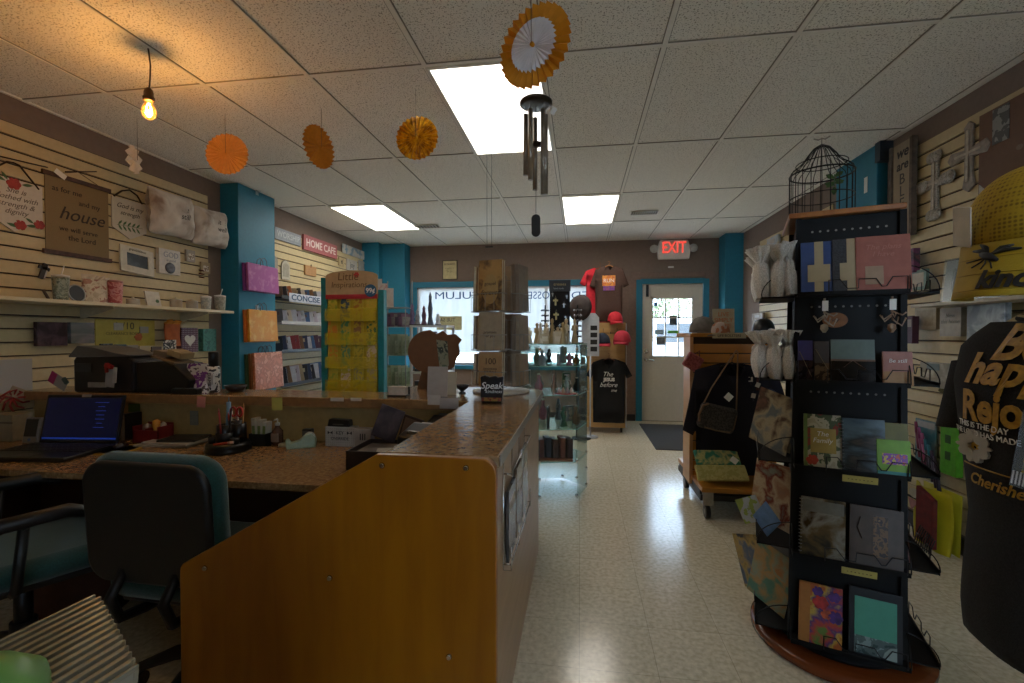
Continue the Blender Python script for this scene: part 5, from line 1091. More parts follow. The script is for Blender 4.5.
# ================================================================== glass display tower
GX0, GY1, GR = -.235, 3.93, .31
e = E('glass_display_case', 'clear glass display tower with glass shelves in the middle of the shop', 'display case', (GX0, GY1, 0))
def hexa(r, off=.26): return [(math.cos(off + i * PI / 3) * r, math.sin(off + i * PI / 3) * r) for i in range(6)]
GL = glass('#e8f0ee', .03); HX = hexa(GR)
ZG = [.30, .56, .83, 1.06, 1.235]
for i in range(6):
    (x0, y0), (x1, y1) = HX[i], HX[(i + 1) % 6]
    if i == 4: continue
    g = MB(); dx, dy = (x1 - x0), (y1 - y0); L = math.hypot(dx, dy); nx, ny = -dy / L * .003, dx / L * .003
    g.add([(x0 * .99, y0 * .99, .01), (x1 * .99, y1 * .99, .01), (x1 * .99, y1 * .99, 1.23), (x0 * .99, y0 * .99, 1.23), (x0 * .99 + nx, y0 * .99 + ny, .01), (x1 * .99 + nx, y1 * .99 + ny, .01), (x1 * .99 + nx, y1 * .99 + ny, 1.23), (x0 * .99 + nx, y0 * .99 + ny, 1.23)], [(0, 1, 2, 3), (4, 7, 6, 5)])
    g.build('glass_side', GL, e)
for z in ZG:
    MB().prism(hexa(GR * .97), z, z + .005, ax='z').build('glass_shelf', glass('#d8e8e2', .06), e)
    g = MB(); h_ = hexa(GR * .985); g.tube([(x, y, z + .0025) for x, y in h_], .0028, 5, True); g.build('green_edge', mat('#7fae9f', .2), e)
for x, y in HX:
    for z in (.02, .16, .30, .83, 1.19): MB().cyl((x * .97, y * .97, z), (x * .97, y * .97, z + .022), .011, n=8).build('hinge_clip', CHROME, e)
def onglass(a, r, lv): return Vector((GX0 + math.cos(a) * r, GY1 + math.sin(a) * r, ZG[lv] + .0055))
# bottom shelf: brown journals
for k, (c, nm) in enumerate((('#5a3420', 'chestnut'), ('#2c2f33', 'charcoal'), ('#4a3020', 'dark brown'), ('#6b3d24', 'red brown'), ('#3b2518', 'espresso'))):
    q = E('leather_book', '%s leather book, %s from the left on the bottom glass shelf' % (nm, ordn[k]), 'book', (GX0 - .09 + k * .058, GY1 - .13 + .01 * k, ZG[0] + .0055), .3, 0, 0, 'leather books in the glass case'); MB().bb(-.022, .022, -.06, .06, 0, .16 + .01 * (k % 2)).build('cover', mat(c, .5), q, bevel=.003); MB().bb(-.019, .019, -.057, .0605, .003, .157).build('pages', mat('#8a7858', .8), q)
q = E('wooden_tray', 'thin wooden tray under the leather books on the bottom glass shelf', 'tray', (GX0 + .03, GY1 - .1, ZG[0] + .0001 + .005)); q.location.z -= .0
MB().bb(-.16, .15, -.13, -.085, 0, .014).build('front_rail', mat('#7a4a2a', .5), q)
rr = random.Random(21)
kinds = [('green bottle', '#3f6a4c'), ('smoky vase', '#6b7478'), ('clear figurine', '#9ab0ac'), ('tan ornament', '#8c7358'), ('pink ornament', '#a86a78'), ('dark ornament', '#2f3434'), ('grey frame', '#7a8286'), ('amber ornament', '#8a5a34')]
for lv in (1, 2, 3):
    for k in range(7):
        a = -2.6 + k * .75 + lv * .2; r = .17 + .04 * (k % 2); nm, c = kinds[(k * 3 + lv * 2) % 8]; h = (.12 + .08 * rr.random()) * (1 if lv < 3 else .7); p = onglass(a, r, lv)
        q = E('glass_case_ornament', '%s, %s around from the left on the %s level of the glass case' % (nm, ordn[k], ['', 'second', 'third', 'fourth'][lv]), 'ornament', p, a, 0, 0, 'ornaments in the glass case')
        if k % 3 == 0: MB().lathe([(.02, 0), (.03, .01), (.034, h * .4), (.012, h * .7), (.016, h * .9), (.001, h)], 14).build('body', mat(c, .2), q); MB().lathe([(.012, h * .9), (.012, h), (.001, h * 1.02)], 10).build('stopper', mat('#b9b4a4', .3), q)
        elif k % 3 == 1: MB().bb(-.045, .045, -.006, .006, 0, h).build('frame', mat(c, .35), q, bevel=.002); MB().bb(-.03, .03, -.0075, -.006, .015, h - .015).build('picture', art([c, '#c2bdb4', '#4a4f52'], 30, 'noise', .3, k), q)
        else:
            MB().lathe([(.028, 0), (.03, .01), (.014, h * .3), (.026, h * .6), (.014, h * .78), (.017, h * .9), (.001, h)], 14).build('figure', mat(c, .5, noise=.2), q); MB().box((0, 0, h * .65), (.08, .01, .03), (.2, 0, 0)).build('wings', mat('#a8a294', .5), q)
q = E('ornament_sleigh', 'red and silver oval dish with figurines on the middle glass shelf', 'dish', (GX0 + .12, GY1 - .21, ZG[2] + .0055)); MB().lathe([(.04, 0), (.095, .008), (.10, .016), (.001, .01)], 28, sy=.5).build('dish', mat('#a84a3a', .3), q)
for k in range(4): MB().lathe([(.012, .012), (.015, .03), (.008, .05), (.001, .06)], 10, (-.05 + k * .033, 0, 0)).build('figurine', mat(['#b9a8a0', '#c2b29a', '#a89a9a', '#c9c4ba'][k], .4), q)
# cream figurine boxes on top
for k in range(12):
    a = k * 2.4; r = .05 + .019 * k; p = onglass(a, min(r, .25), 4); tall = k % 3
    c = ['#b9a57c', '#cabfa2', '#a8966c', '#d2c8b0'][k % 4]; h = .14 + .035 * tall
    q = E('cream_figurine', '%s willow style figurine, %s outward from the centre of the glass tower top' % (['honey', 'cream', 'tan', 'ivory'][k % 4], ordn[k]), 'figurine', p, a, 0, 0, 'cream figurines on the glass tower')
    MB().lathe([(.026, 0), (.03, .006), (.02, h * .3), (.012, h * .55), (.018, h * .68), (.008, h * .78), (.013, h * .86), (.012, h * .94), (.001, h)], 14).build('figure', mat(c, .7, noise=.05), q)
    MB().box((0, 0, h * .62), (.05, .016, .045), (.3, 0, .2)).build('arms', mat(c, .7, noise=.05), q)
for k, (a, r) in enumerate(((-1.9, .16), (-1.3, .21), (-.9, .16))):
    q = E('figurine_box', '%s cream display box on the front rim of the glass tower top' % ['left', 'middle', 'right'][k], 'box', onglass(a, r, 4), .2, 0, 0, 'figurine boxes on the glass tower'); MB().bb(-.035, .035, -.025, .025, 0, .085 + .015 * (k == 1)).build('carton', mat(['#b5a687', '#c7bb9e', '#a89878'][k], .7), q, bevel=.002); MB().bb(-.024, .024, -.026, -.025, .02, .06).build('picture', art(['#d2c8b0', '#8a7a5a'], 40, seed=k), q)
# black jewellery stand with crosses
q0 = E('jewelry_stand', 'tall black card stand of cross necklaces on the glass tower', 'jewellery stand', (GX0 + .065, GY1 + .02, ZG[4] + .0055), .05)
VEL = mat('#101013', .9, noise=.1)
MB().bb(-.085, .085, 0, .02, .0, .52).bb(-.09, .09, -.07, .08, 0, .015).build('backboard', VEL, q0); MB().bb(-.09, .09, -.006, .0, .44, .535).build('header', mat('#1b1c1c', .5), q0); text('crosses', .035, mat('#a8925c', .5, noise=0), q0, (0, -.008, .50)); text('hand made', .02, mat('#8c8c8c', .5, noise=0), q0, (-.01, -.008, .465))
GO = mat('#a3905c', .3, metal=.5); SI = mat('#a9a9a6', .25, metal=.7)
for k, (x, z, s, m_) in enumerate(((-.035, .36, .055, GO), (.035, .33, .04, SI), (-.03, .24, .06, GO), (.05, .22, .035, SI), (.0, .15, .04, SI), (-.05, .12, .035, SI), (.05, .11, .04, GO), (-.06, .42, .03, SI), (.06, .40, .03, SI))):
    q = E('cross_pendant', '%s cross pendant, %s counted down the black jewellery stand' % ('gold' if m_ is GO else 'silver', ordn[k]), 'cross', (GX0 + .065 + x, GY1 + .02 - .012, ZG[4] + z), .05, 0, 0, 'cross pendants on the black stand'); MB().bb(-s * .13, s * .13, -.003, .003, -s * .6, s * .45).bb(-s * .38, s * .38, -.003, .003, .02 * s, .28 * s).build('cross', m_, q, bevel=.001); MB().tube([(-.006, 0, s * .45), (0, 0, s * .9), (.006, 0, s * .45)], .001, 4).build('chain', m_, q)
for k, (dx, c) in enumerate(((-.13, '#6b7078'), (.15, '#8a8a90'))):
    q = E('bracelet_tower', '%s twisted wire bracelet tower beside the black jewellery stand' % ['left', 'right'][k], 'bracelet stand', (GX0 + .065 + dx, GY1 + .11, ZG[4] + .0055)); g = MB(); g.cyl((0, 0, 0), (0, 0, .33), .006).lathe([(.05, 0), (.05, .008), (.001, .009)], 20); g.build('stand', VEL, q)
    for j in range(6): MB().tube([(math.cos(t) * (.03 + .004 * (j % 2)), math.sin(t) * .03, .06 + j * .045 + .006 * math.sin(3 * t)) for t in [2 * PI * i / 12 for i in range(12)]], .005, 5, True).build('bracelet', mat(c, .3, metal=.5, noise=.2), q)
# ================================================================== floor sign with oval, shirt rack
p = P(584, 432, Z=0); SYd = 5.9
q = E('oval_floor_mirror', 'dark oval hat shape on a thin black pole beside the shirt rack', 'hat stand', (P(584, 330, Y=SYd).x - .03, SYd, 0)); zz = P(584, 308, Y=SYd).z
MB().lathe([(.12, 0), (.12, .012), (.001, .015)], 24).build('base', BLACK, q); MB().cyl((-.06, 0, .01), (-.06, 0, zz - .1), .008).build('pole', BLACK, q); MB().lathe([(.001, -.03), (.12, -.02), (.17, 0), (.12, .03), (.001, .05)], 28, sx=.85).build('oval_crown', mat('#3a302e', .8), q, loc=(-.02, 0, zz), rot=(PI / 2, .3, 0))
q = E('white_sign_board', 'white arched sign board with black photo squares next to the shirt rack', 'sign', (P(592, 340, Y=6.0).x - .02, 6.0, 0)); h1 = P(590, 313, Y=6.0).z; w_ = .11
MB().lathe([(.10, 0), (.10, .012), (.001, .014)], 20).cyl((0, .01, .01), (0, .01, h1 - .4), .01).build('stand', WM, q)
MB().prism([(-w_, h1 - .55), (w_, h1 - .55), (w_, h1 - .06), (w_ - .05, h1), (-w_ + .05, h1), (-w_, h1 - .06)], 0, .02).build('board', mat('#b9bcc0', .5), q); 
for k in range(4): MB().bb(.0, .085, -.002, 0, h1 - .22 - k * .09, h1 - .16 - k * .09).build('black_square', INK, q)
RX0, RX1, RYF = .085, .60, 6.30
MP = wood('#b98f52', '#c79d5e', .4, 2, (1, 1, 6)); 
SRK = e = E('shirt_rack', 'narrow pale wood slat tower on casters with shirts and caps', 'display rack', ((RX0 + RX1) / 2, RYF, 0)); wr2 = (RX1 - RX0) / 2; ztop = P(600, 325, Y=RYF).z
g = MB(); g.bb(-wr2, wr2, .02, .05, .1, ztop)
n = 12; pz = (ztop - .1) / n
for i in range(n): g.bb(-wr2 + .01, wr2 - .01, .006, .022, .1 + i * pz + .006, .1 + (i + 1) * pz)
g.build('slat_front', MP, e); MB().bb(-wr2, wr2, .0, .35, .07, .14).build('base_deck', MP, e); MB().bb(-wr2, -wr2 + .02, .02, .30, .1, ztop).build('side_panel', MP, e); MB().bb(wr2 - .02, wr2, .02, .30, .1, ztop).build('side_panel', MP, e); MB().bb(-wr2, wr2, .0, .35, ztop, ztop + .03).build('top', MP, e)
MB().bb(wr2 + .002, wr2 + .012, -.01, .03, .08, ztop + .02).build('edge_strip', mat('#b9b9b4', .3, metal=.5), e)
for s in (-1, 1): MB().cyl((s * (wr2 - .05) - .012, .05, .03), (s * (wr2 - .05) + .012, .05, .03), .03, n=14).bb(s * (wr2 - .05) - .015, s * (wr2 - .05) + .015, .03, .07, .04, .07).build('caster', BLACK, e)
def tee(name, label, loc, rz, w, h, m, neck=.085, sl=.18, d=.05, sw=.10, vneck=False, group=None, ang=.0, rx=0, thick=.004, fold=1, cat='shirt'):
    """hanging T-shirt: front and back sheets, sleeves, neckline; loc = collar"""
    e = E(name, label, cat, loc, rz, rx, ang, group)
    pts = [(-neck, 0), (-w * .5, -.045), (-w * .5 - sw, -sl - .02), (-w * .5 - sw + .07, -sl - .055), (-w * .5 + .005, -sl + .0), (-w * .485, -h), (w * .485, -h), (w * .5 - .005, -sl), (w * .5 + sw - .07, -sl - .055), (w * .5 + sw, -sl - .02), (w * .5, -.045), (neck, 0)]
    nk = [(neck * math.cos(t), -neck * (1.2 if vneck else .9) * math.sin(t)) for t in [PI * i / 8 for i in range(1, 8)]]
    if vneck: nk = [(0, -neck * 1.5)]
    o = pts + nk
    import bmesh
    for s, nm in ((-1, 'front'), (1, 'back')):
        me = bpy.data.meshes.new('shirt_' + nm); b = bmesh.new()
        oo = o if s < 0 else pts + [(neck * .6, -.012), (-neck * .6, -.012)]
        f = b.faces.new([b.verts.new((x, 0, z)) for x, z in oo])
        bmesh.ops.triangulate(b, faces=[f])
        for _ in range(3): bmesh.ops.subdivide_edges(b, edges=[x for x in b.edges if x.calc_length() > .05], cuts=1, use_grid_fill=False)
        bmesh.ops.triangulate(b, faces=b.faces[:])
        for v in b.verts:
            x, z = v.co.x, v.co.z; edge = min(1, max(0, (w * .5 + .01 - abs(x)) / .06)); k = edge if z < -.05 else edge * .7
            v.co.y = s * d * .5 * (.25 + .75 * k) + fold * (.006 * math.sin(x * 38 + z * 7) * min(1, -z * 2.5) + .003 * math.sin(x * 80 - z * 11))
        for f in b.faces: f.smooth = True
        b.to_mesh(me); b.free(); me.materials.append(m); ob = bpy.data.objects.new('shirt_' + nm, me); COL.objects.link(ob); ob.parent = e
        q = ob.modifiers.new('s', 'SOLIDIFY'); q.thickness = thick
    return e
def hanger(e, m, w=.19, up=.06):
    MB().tube([(-w, 0, -.06), (-.03, 0, -.0), (0, 0, .012), (.03, 0, 0), (w, 0, -.06)], .006, 6).tube([(0, 0, .01), (0, 0, up * .6), (.015, 0, up), (.0, 0, up + .018), (-.015, 0, up + .005)], .003, 6).build('hanger', m, e)
BT = mat('#111114', .9, noise=.1, scale=120); BROWN = mat('#4a342c', .9, noise=.1, scale=120); REDT = mat('#c21f2e', .85, noise=.08)
# black tee
s = tee('tshirt', 'black T-shirt with white lettering hanging low on the slat tower', P(609, 359, Y=RYF - .06), 0, .42, .84, BT, sl=.20, sw=.09); hanger(s, mat('#6b3a26', .5))
text('The', .085, WHITE, s, (-.02, -.04, -.20), shear=.35); text('JESUS', .06, WHITE, s, (.0, -.04, -.27), off=.003); text('before', .085, WHITE, s, (-.01, -.04, -.34), shear=.35); text('me', .06, WHITE, s, (.06, -.04, -.41), shear=.35)
# top shirts
s = tee('tshirt', 'red T-shirt hanging behind the brown one on top of the tower', P(600, 268, Y=RYF + .20), .35, .40, .80, REDT, sl=.2, sw=.09); hanger(s, mat('#8a5a30', .5))
s = tee('tshirt', 'brown T-shirt with orange and purple print on top of the slat tower', P(609, 266, Y=RYF + .07), -.1, .36, .74, BROWN, sl=.24, sw=.08, neck=.06, d=.04); hanger(s, mat('#c98a4a', .5), .13, .05)
MB().bb(-.085, .085, -.0285, -.0265, -.27, -.13).build('orange_print', art(['#c26a2c', '#d98a2c', '#7a3a4a'], 25), s); MB().bb(-.075, .075, -.0285, -.0265, -.33, -.27).build('purple_print', art(['#6a3a8c', '#8a4a7a', '#3a2a5a'], 25), s); text('RUN', .07, WHITE, s, (0, -.03, -.2))
def cap(label, loc, rz, m, mb, r=.09, bill=.075, group=None, rx=0, sc=1, name='baseball_cap', cat='cap'):
    """cap facing -y; loc = centre of the crown rim"""
    e = E(name, label, cat, loc, rz, rx, 0, group)
    g = MB(); g.grid(lambda u, v: (math.cos(2 * PI * u) * r * math.cos(v * PI / 2) ** .8 * .92 if v < 1 else 0, math.sin(2 * PI * u) * r * (math.cos(v * PI / 2) ** .8 if v < 1 else 0) * 1.08, r * 1.25 * math.sin(v * PI / 2) ** .9), 32, 10, cu=True); g.build('crown', m, e, solid=.003)
    g = MB(); g.grid(lambda u, v: ((u - .5) * 2 * r * .86 * (1 - .12 * v), -r * 1.0 * math.sqrt(max(0, 1 - ((u - .5) * 2 * .86) ** 2)) - v * bill * (1 - abs((u - .5) * 2) ** 3) , -.025 * v - .022 * v * ((u - .5) * 2) ** 2 + .004), 18, 6); g.build('bill', mb, e, solid=.004)
    MB().lathe([(.009, -.002), (.008, .004), (.001, .006)], 12, (0, 0, r * 1.25)).build('top_button', m, e)
    MB().tube([(math.cos(t) * r * .93, math.sin(t) * r * 1.09, .006) for t in [2 * PI * i / 28 for i in range(28)]], .003, 5, True).build('seam_band', mb, e)
    return e
NAVY = mat('#20293a', .8, noise=.08); RC = mat('#b02a3a', .8, noise=.06)
cap('navy cap with red bill hanging left on the slat tower', P(602, 344, Y=RYF - .12), .15, NAVY, RC, r=.115, group='caps on the slat tower'); cap('dark red cap hanging right on the slat tower', P(622, 342, Y=RYF - .12), -.3, RC, mat('#a02436', .8), r=.12, group='caps on the slat tower')
cap('bright red cap lying on top of the slat tower', (P(615, 322, Y=RYF + .0).x, RYF - .01, ztop + .045), .3, mat('#c4202e', .8), mat('#b81c2a', .8), r=.105, group='caps on the slat tower')
g = MB().tube([(-.09, 0, .06), (-.09, -.03, .06), (-.09, -.03, .0), (.09, -.03, .0), (.09, -.03, .06), (.09, 0, .06)], .004).tube([(0, 0, 0), (0, -.12, -.01), (0, -.13, .015)], .004)
tag(g.build('cap_hook', BLKM, loc=(P(610, 335, Y=RYF).x, RYF, P(610, 333, Y=RYF).z)), 'black wire hook bracket between the two hanging caps', 'hook')
# items on the left side of the shirt rack
for k, (py, c, nm) in enumerate(((350, '#6a88b0', 'blue'), (362, '#8c3a34', 'red brown'), (376, '#b9bcc4', 'white'), (392, '#5a4234', 'brown'))):
    p = P(587, py, Y=6.4); q = E('boxed_toy', '%s boxed item on the left side of the shirt tower' % nm, 'box', (RX0 - .045, 6.42, p.z), 0, 0, 0, 'boxed items beside the shirt tower'); MB().bb(-.035, .035, -.06, .06, -.07, .07).build('carton', art([c, '#c9c4bc', c], 20, 'noise', .5, k), q, bevel=.002); MB().bb(RX0 - .09 - (RX0 + RX1) / 2, RX0 - (RX0 + RX1) / 2, .05, .19, p.z - .08, p.z - .071).build('side_ledge', MP, SRK); MB().bb(-.03, .03, -.061, -.06, -.03, .03).build('window', mat('#9a9a9c', .3), q)
# floor mat
m_ = struct(MB().bb(.86, 1.85, 5.45, 6.98, 0, .008).build('trim_9', mat('#3d3b3a', .95, noise=.15, scale=150, bump=.2, bscale=300)))
# ================================================================== wooden slatwall cart with clothes
KX0, KX1, KY = .855, 1.44, 3.72
HW = wood('#a96f22', '#ba7e2c', .35, 2.4, (1, 1, 6)); kc = (KX0 + KX1) / 2; kw = (KX1 - KX0) / 2
KZ = P(715, 337, Y=KY).z
e = E('slatwall_cart', 'orange wood slatwall cart on casters with clothes and bags', 'display cart', (kc, KY, 0))
g = MB(); g.bb(-kw, kw, .012, .05, .17, KZ, 1)
n = 14; pz = (KZ - .25) / n
for i in range(n): g.bb(-kw + .006, kw, .0, .0118, .20 + i * pz + .005, .20 + (i + 1) * pz - .004)
g.build('slat_front', [HW, GROOVE], e); MB().bb(-kw - .02, -kw + .004, -.005, .22, .17, KZ + .0).build('side_panel', wood('#b98a5a', '#c69a68', .4, 2, (1, 1, 6)), e); MB().bb(kw - .004, kw + .02, -.005, .5, .17, KZ).build('side_panel', HW, e)
MB().bb(-kw - .02, kw + .02, -.01, .5, KZ, KZ + .03).build('top_board', HW, e, bevel=.004); MB().bb(-kw, kw + .02, -.30, .5, .20, .235).build('base_deck', HW, e, bevel=.004); MB().bb(-kw, kw, -.26, .5, .13, .17).bb(-kw, kw, -.24, .46, .17, .20).build('steel_chassis', mat('#1c1a18', .5), e)
for x in (-kw + .05, kw - .05):
    for y in (-.24, .42): MB().bb(x - .035, x + .035, y - .035, y + .035, .10, .20).build('caster_plate', mat('#a8a49c', .35, metal=.6), e); q = MB().cyl((x - .016, y, .046), (x + .016, y, .046), .046, n=20).build('caster_wheel', BLACK, e); MB().cyl((x - .018, y, .046), (x + .018, y, .046), .02, n=14).build('wheel_hub', mat('#8c8880', .4), q)
NV = mat('#121221', .95, noise=.15, scale=150); NV2 = mat('#17172a', .95, noise=.15, scale=150)
s = tee('tshirt', 'dark navy sweatshirt hanging in front of the wooden cart', (kc - .03, KY - .075, P(715, 364, Y=KY - .07).z), .05, .52, .82, NV, sl=.48, sw=.09, neck=.10); hanger(s, BLACK)
s = tee('tshirt', 'second dark navy shirt behind the sweatshirt, showing at its right side', (kc + .14, KY - .035, P(745, 372, Y=KY).z), -.1, .34, .50, NV2, sl=.3, sw=.08, d=.03); hanger(s, BLACK)
# folded green tote on the deck
q = E('folded_tote', 'green and pale yellow patterned folded tote lying on the cart deck', 'tote bag', P(726, 480, Y=KY - .27), .12, -.75, 0)
MB().bb(-.19, .17, 0, .03, .0, .12).build('yellow_panel', art(['#a8a05a', '#b9b070', '#989048'], 30, 'noise', .8), q, bevel=.01); MB().bb(-.17, .15, .0, .03, .118, .24).build('green_panel', art(['#1f6a52', '#2c7a5e', '#b9b070', '#1f6a52'], 14, 'noise', .8), q, bevel=.01); MB().box((.10, -.006, .15), (.05, .002, .05), (0, .8, 0)).build('price_tag', WHITE, q)
# grey crossbody purse
q = E('crossbody_purse', 'dark grey quilted crossbody purse with tan strap hanging on the cart', 'purse', (P(717, 418, Y=KY - .16).x, KY - .16, P(716, 418, Y=KY - .16).z), .1, 0, .22)
rbox(.27, .19, .05, .035).build('purse_body', art(['#2c2a2a', '#4a4644', '#3a3838'], 90, 'noise', .7), q); MB().tube([(-.125, -.02, -.05), (-.14, -.02, .0), (-.125, -.02, .07), (-.09, -.022, .09)], .008, 6).tube([(-.08, -.02, -.083), (.0, -.03, -.088), (.10, -.02, -.08), (.124, -.02, -.05), (.124, -.02, .05)], .005, 6).build('tan_piping', mat('#7a5f42', .6), q)
MB().tube([(-.12, 0, .07), (-.09, .0, .2), (.03, .03, .50), (.04, .04, .515), (.05, .03, .50), (.10, 0, .2), (.125, 0, .07)], .005, 6).build('strap', mat('#8a6c4c', .6), q); MB().box((.03, -.04, .17), (.05, .002, .05), (0, .5, 0)).build('price_tag', WHITE, q)
q = E('coin_pouch', 'dusty red embossed pouch hanging at the top left of the cart', 'pouch', P(693, 362, Y=KY - .05), .1, 0, .55); rbox(.13, .12, .03, .015).build('pouch_body', art(['#8a3f40', '#a8595a', '#7a3436'], 60, 'noise', .6), q); MB().tube([(-.02, 0, .06), (.0, .01, .10), (.02, 0, .06)], .004).build('loop', mat('#5a2a2c', .6), q)
for k, (dx, dz, c) in enumerate(((.0, .0, '#2a1f1f'), (.02, -.12, '#3a3a4a'), (.05, -.04, '#4a2a2a'))):
    p = P(748, 372, Y=KY - .04); q = E('key_chain', '%s tasselled keychain hanging at the right of the cart' % ['black', 'slate', 'maroon'][k], 'keychain', p + Vector((dx, -.04, dz)), 0, 0, 0, 'keychains on the cart'); MB().cyl((0, 0, 0), (0, 0, -.09), .012, .018, 8).lathe([(.012, 0), (.012, .012), (.003, .02)], 8).build('tassel', mat(c, .9), q); MB().box((0, -.016, -.05), (.03, .002, .035), (0, .2 * k, 0)).build('tag', mat('#b9b0a0', .6), q)
# on top of the cart
cap('grey flat cap lying at the left end of the cart top', (kc - kw + .10, KY + .12, KZ + .034), .4, mat('#6f6a66', .9, noise=.1), mat('#66615d', .9), r=.10, bill=.05)
q = E('tabletop_sign', 'small orange lettered sign card standing on the cart', 'sign', (P(723, 330, Y=KY + .1).x, KY + .1, KZ + .03), 0, -.05); MB().bb(-.075, .085, 0, .008, 0, .19).build('board', mat('#b9ad94', .6), q); text('LIVE\nSIMPLY\nLOVE', .045, mat('#c2683a', .6, noise=0), q, (.005, -.001, .10))
q = E('wire_cap_dome', 'copper and white domed cap on the cart beside the orange sign', 'cap', (P(720, 335, Y=KY + .03).x, KY + .035, KZ + .031)); MB().grid(lambda u, v: (math.cos(2 * PI * u) * .075 * math.cos(v * PI / 2), math.sin(2 * PI * u) * .055 * math.cos(v * PI / 2), .085 * math.sin(v * PI / 2)), 24, 8, cu=True).build('dome', art(['#b9a8a0', '#a86a4a', '#c9bdb4'], 18, 'noise', .6), q)
q = E('shelf_strip_sign', 'long pale strip sign with faint lettering along the cart top edge', 'sign', (P(728, 337, Y=KY - .02).x, KY - .013, KZ + .010)); MB().bb(-.11, .13, -.004, 0, -.02, .022).build('strip', mat('#b9ad90', .6), q); text('LIFE BOLSTERS', .026, INK, q, (.01, -.0055, 0))
q = cap('black cap at the right end of the cart top under the gift bags', (kc + kw - .06, KY + .05, KZ + .034), -.5, BLACK, BLACK, r=.085)
q = E('blue_hat', 'blue grey knitted hat hanging on the right side of the cart', 'hat', (kc + kw - .03, KY - .06, P(752, 405, Y=KY).z), .2, 0, -.5); MB().grid(lambda u, v: (math.cos(2 * PI * u) * .085 * math.cos(v * PI / 2) ** .7, math.sin(2 * PI * u) * .04 * math.cos(v * PI / 2) ** .7, .14 * math.sin(v * PI / 2)), 24, 8, cu=True).build('knit', art(['#26324a', '#3a4a6a', '#1c2438'], 40, 'noise', .9), q); MB().tube([(math.cos(t) * .088, math.sin(t) * .042, .008) for t in [2 * PI * i / 20 for i in range(20)]], .010, 6, True).build('cuff', mat('#2a3650', .9), q)
# ================================================================== black tower of journals
TC = Vector((1.10, 2.17, 0)); TA = -.318; TW = .168
BK2 = mat('#060607', .6, noise=.05, spec=.3)
tw = E('journal_tower', 'black metal spinner tower of journals on a round wooden base', 'display tower', TC, TA)
MB().lathe([(.30, 0), (.33, .008), (.33, .035), (.31, .042), (.001, .042)], 56).build('round_base', wood('#6a3216', '#7c3f1e', .25, 3, (1, 6, 1)), tw)
MB().lathe([(.24, .042), (.24, .055), (.001, .056)], 40).build('turntable', BK2, tw)
g = MB()
hw = lambda z: TW + .018 * (1 - z / 1.8)
for s in (-1, 1):
    for t in (-1, 1):
        a, b = hw(.06), hw(1.79); g.add([(s * a + dx, t * a + dy, .06) for dx, dy in ((-.01, -.01), (.01, -.01), (.01, .01), (-.01, .01))] + [(s * b + dx, t * b + dy, 1.79) for dx, dy in ((-.01, -.01), (.01, -.01), (.01, .01), (-.01, .01))], [(0, 3, 2, 1), (4, 5, 6, 7), (0, 1, 5, 4), (1, 2, 6, 5), (2, 3, 7, 6), (3, 0, 4, 7)])
g.build('corner_posts', BK2, tw)
ZT = [.09, .437, .79, 1.13, 1.476]
for k in range(4):
    M = Matrix.Rotation(k * PI / 2, 3, 'Z')
    a, b = hw(.06) - .009, hw(1.79) - .009; nm = 'perforated_panel'
    g = MB(); pv = [(-a, -a, .06), (a, -a, .06), (b, -b, 1.79), (-b, -b, 1.79)]
    g.add([M @ Vector(p) for p in pv] + [M @ Vector((p[0], p[1] + .004, p[2])) for p in pv], [(0, 1, 2, 3), (7, 6, 5, 4), (0, 4, 5, 1), (3, 2, 6, 7), (0, 3, 7, 4), (1, 5, 6, 2)])
    pn = g.build(nm, BK2, tw)
    g = MB()
    for zz in (1.735, 1.43, 1.085):
        for i in range(10): x = -.12 + i * .0267; c = M @ Vector((x, -hw(zz) + .0078, zz)); n_ = M @ Vector((0, -1, 0)); g.add([c + q for q in MB().ring((0, 0, 0), n_, .0045, 8)], [tuple(range(8))])
    g.build('punched_holes', mat('#8f8a80', .6, noise=0), pn, rc=False)
MB().bb(-.205, .175, -.195, .175, 1.79, 1.812).build('top_board', wood('#9a5c26', '#b0702f', .3, 3, (6, 1, 1)), tw, bevel=.004)
WB = mat('#0a0a0a', .35, metal=.4, noise=0)
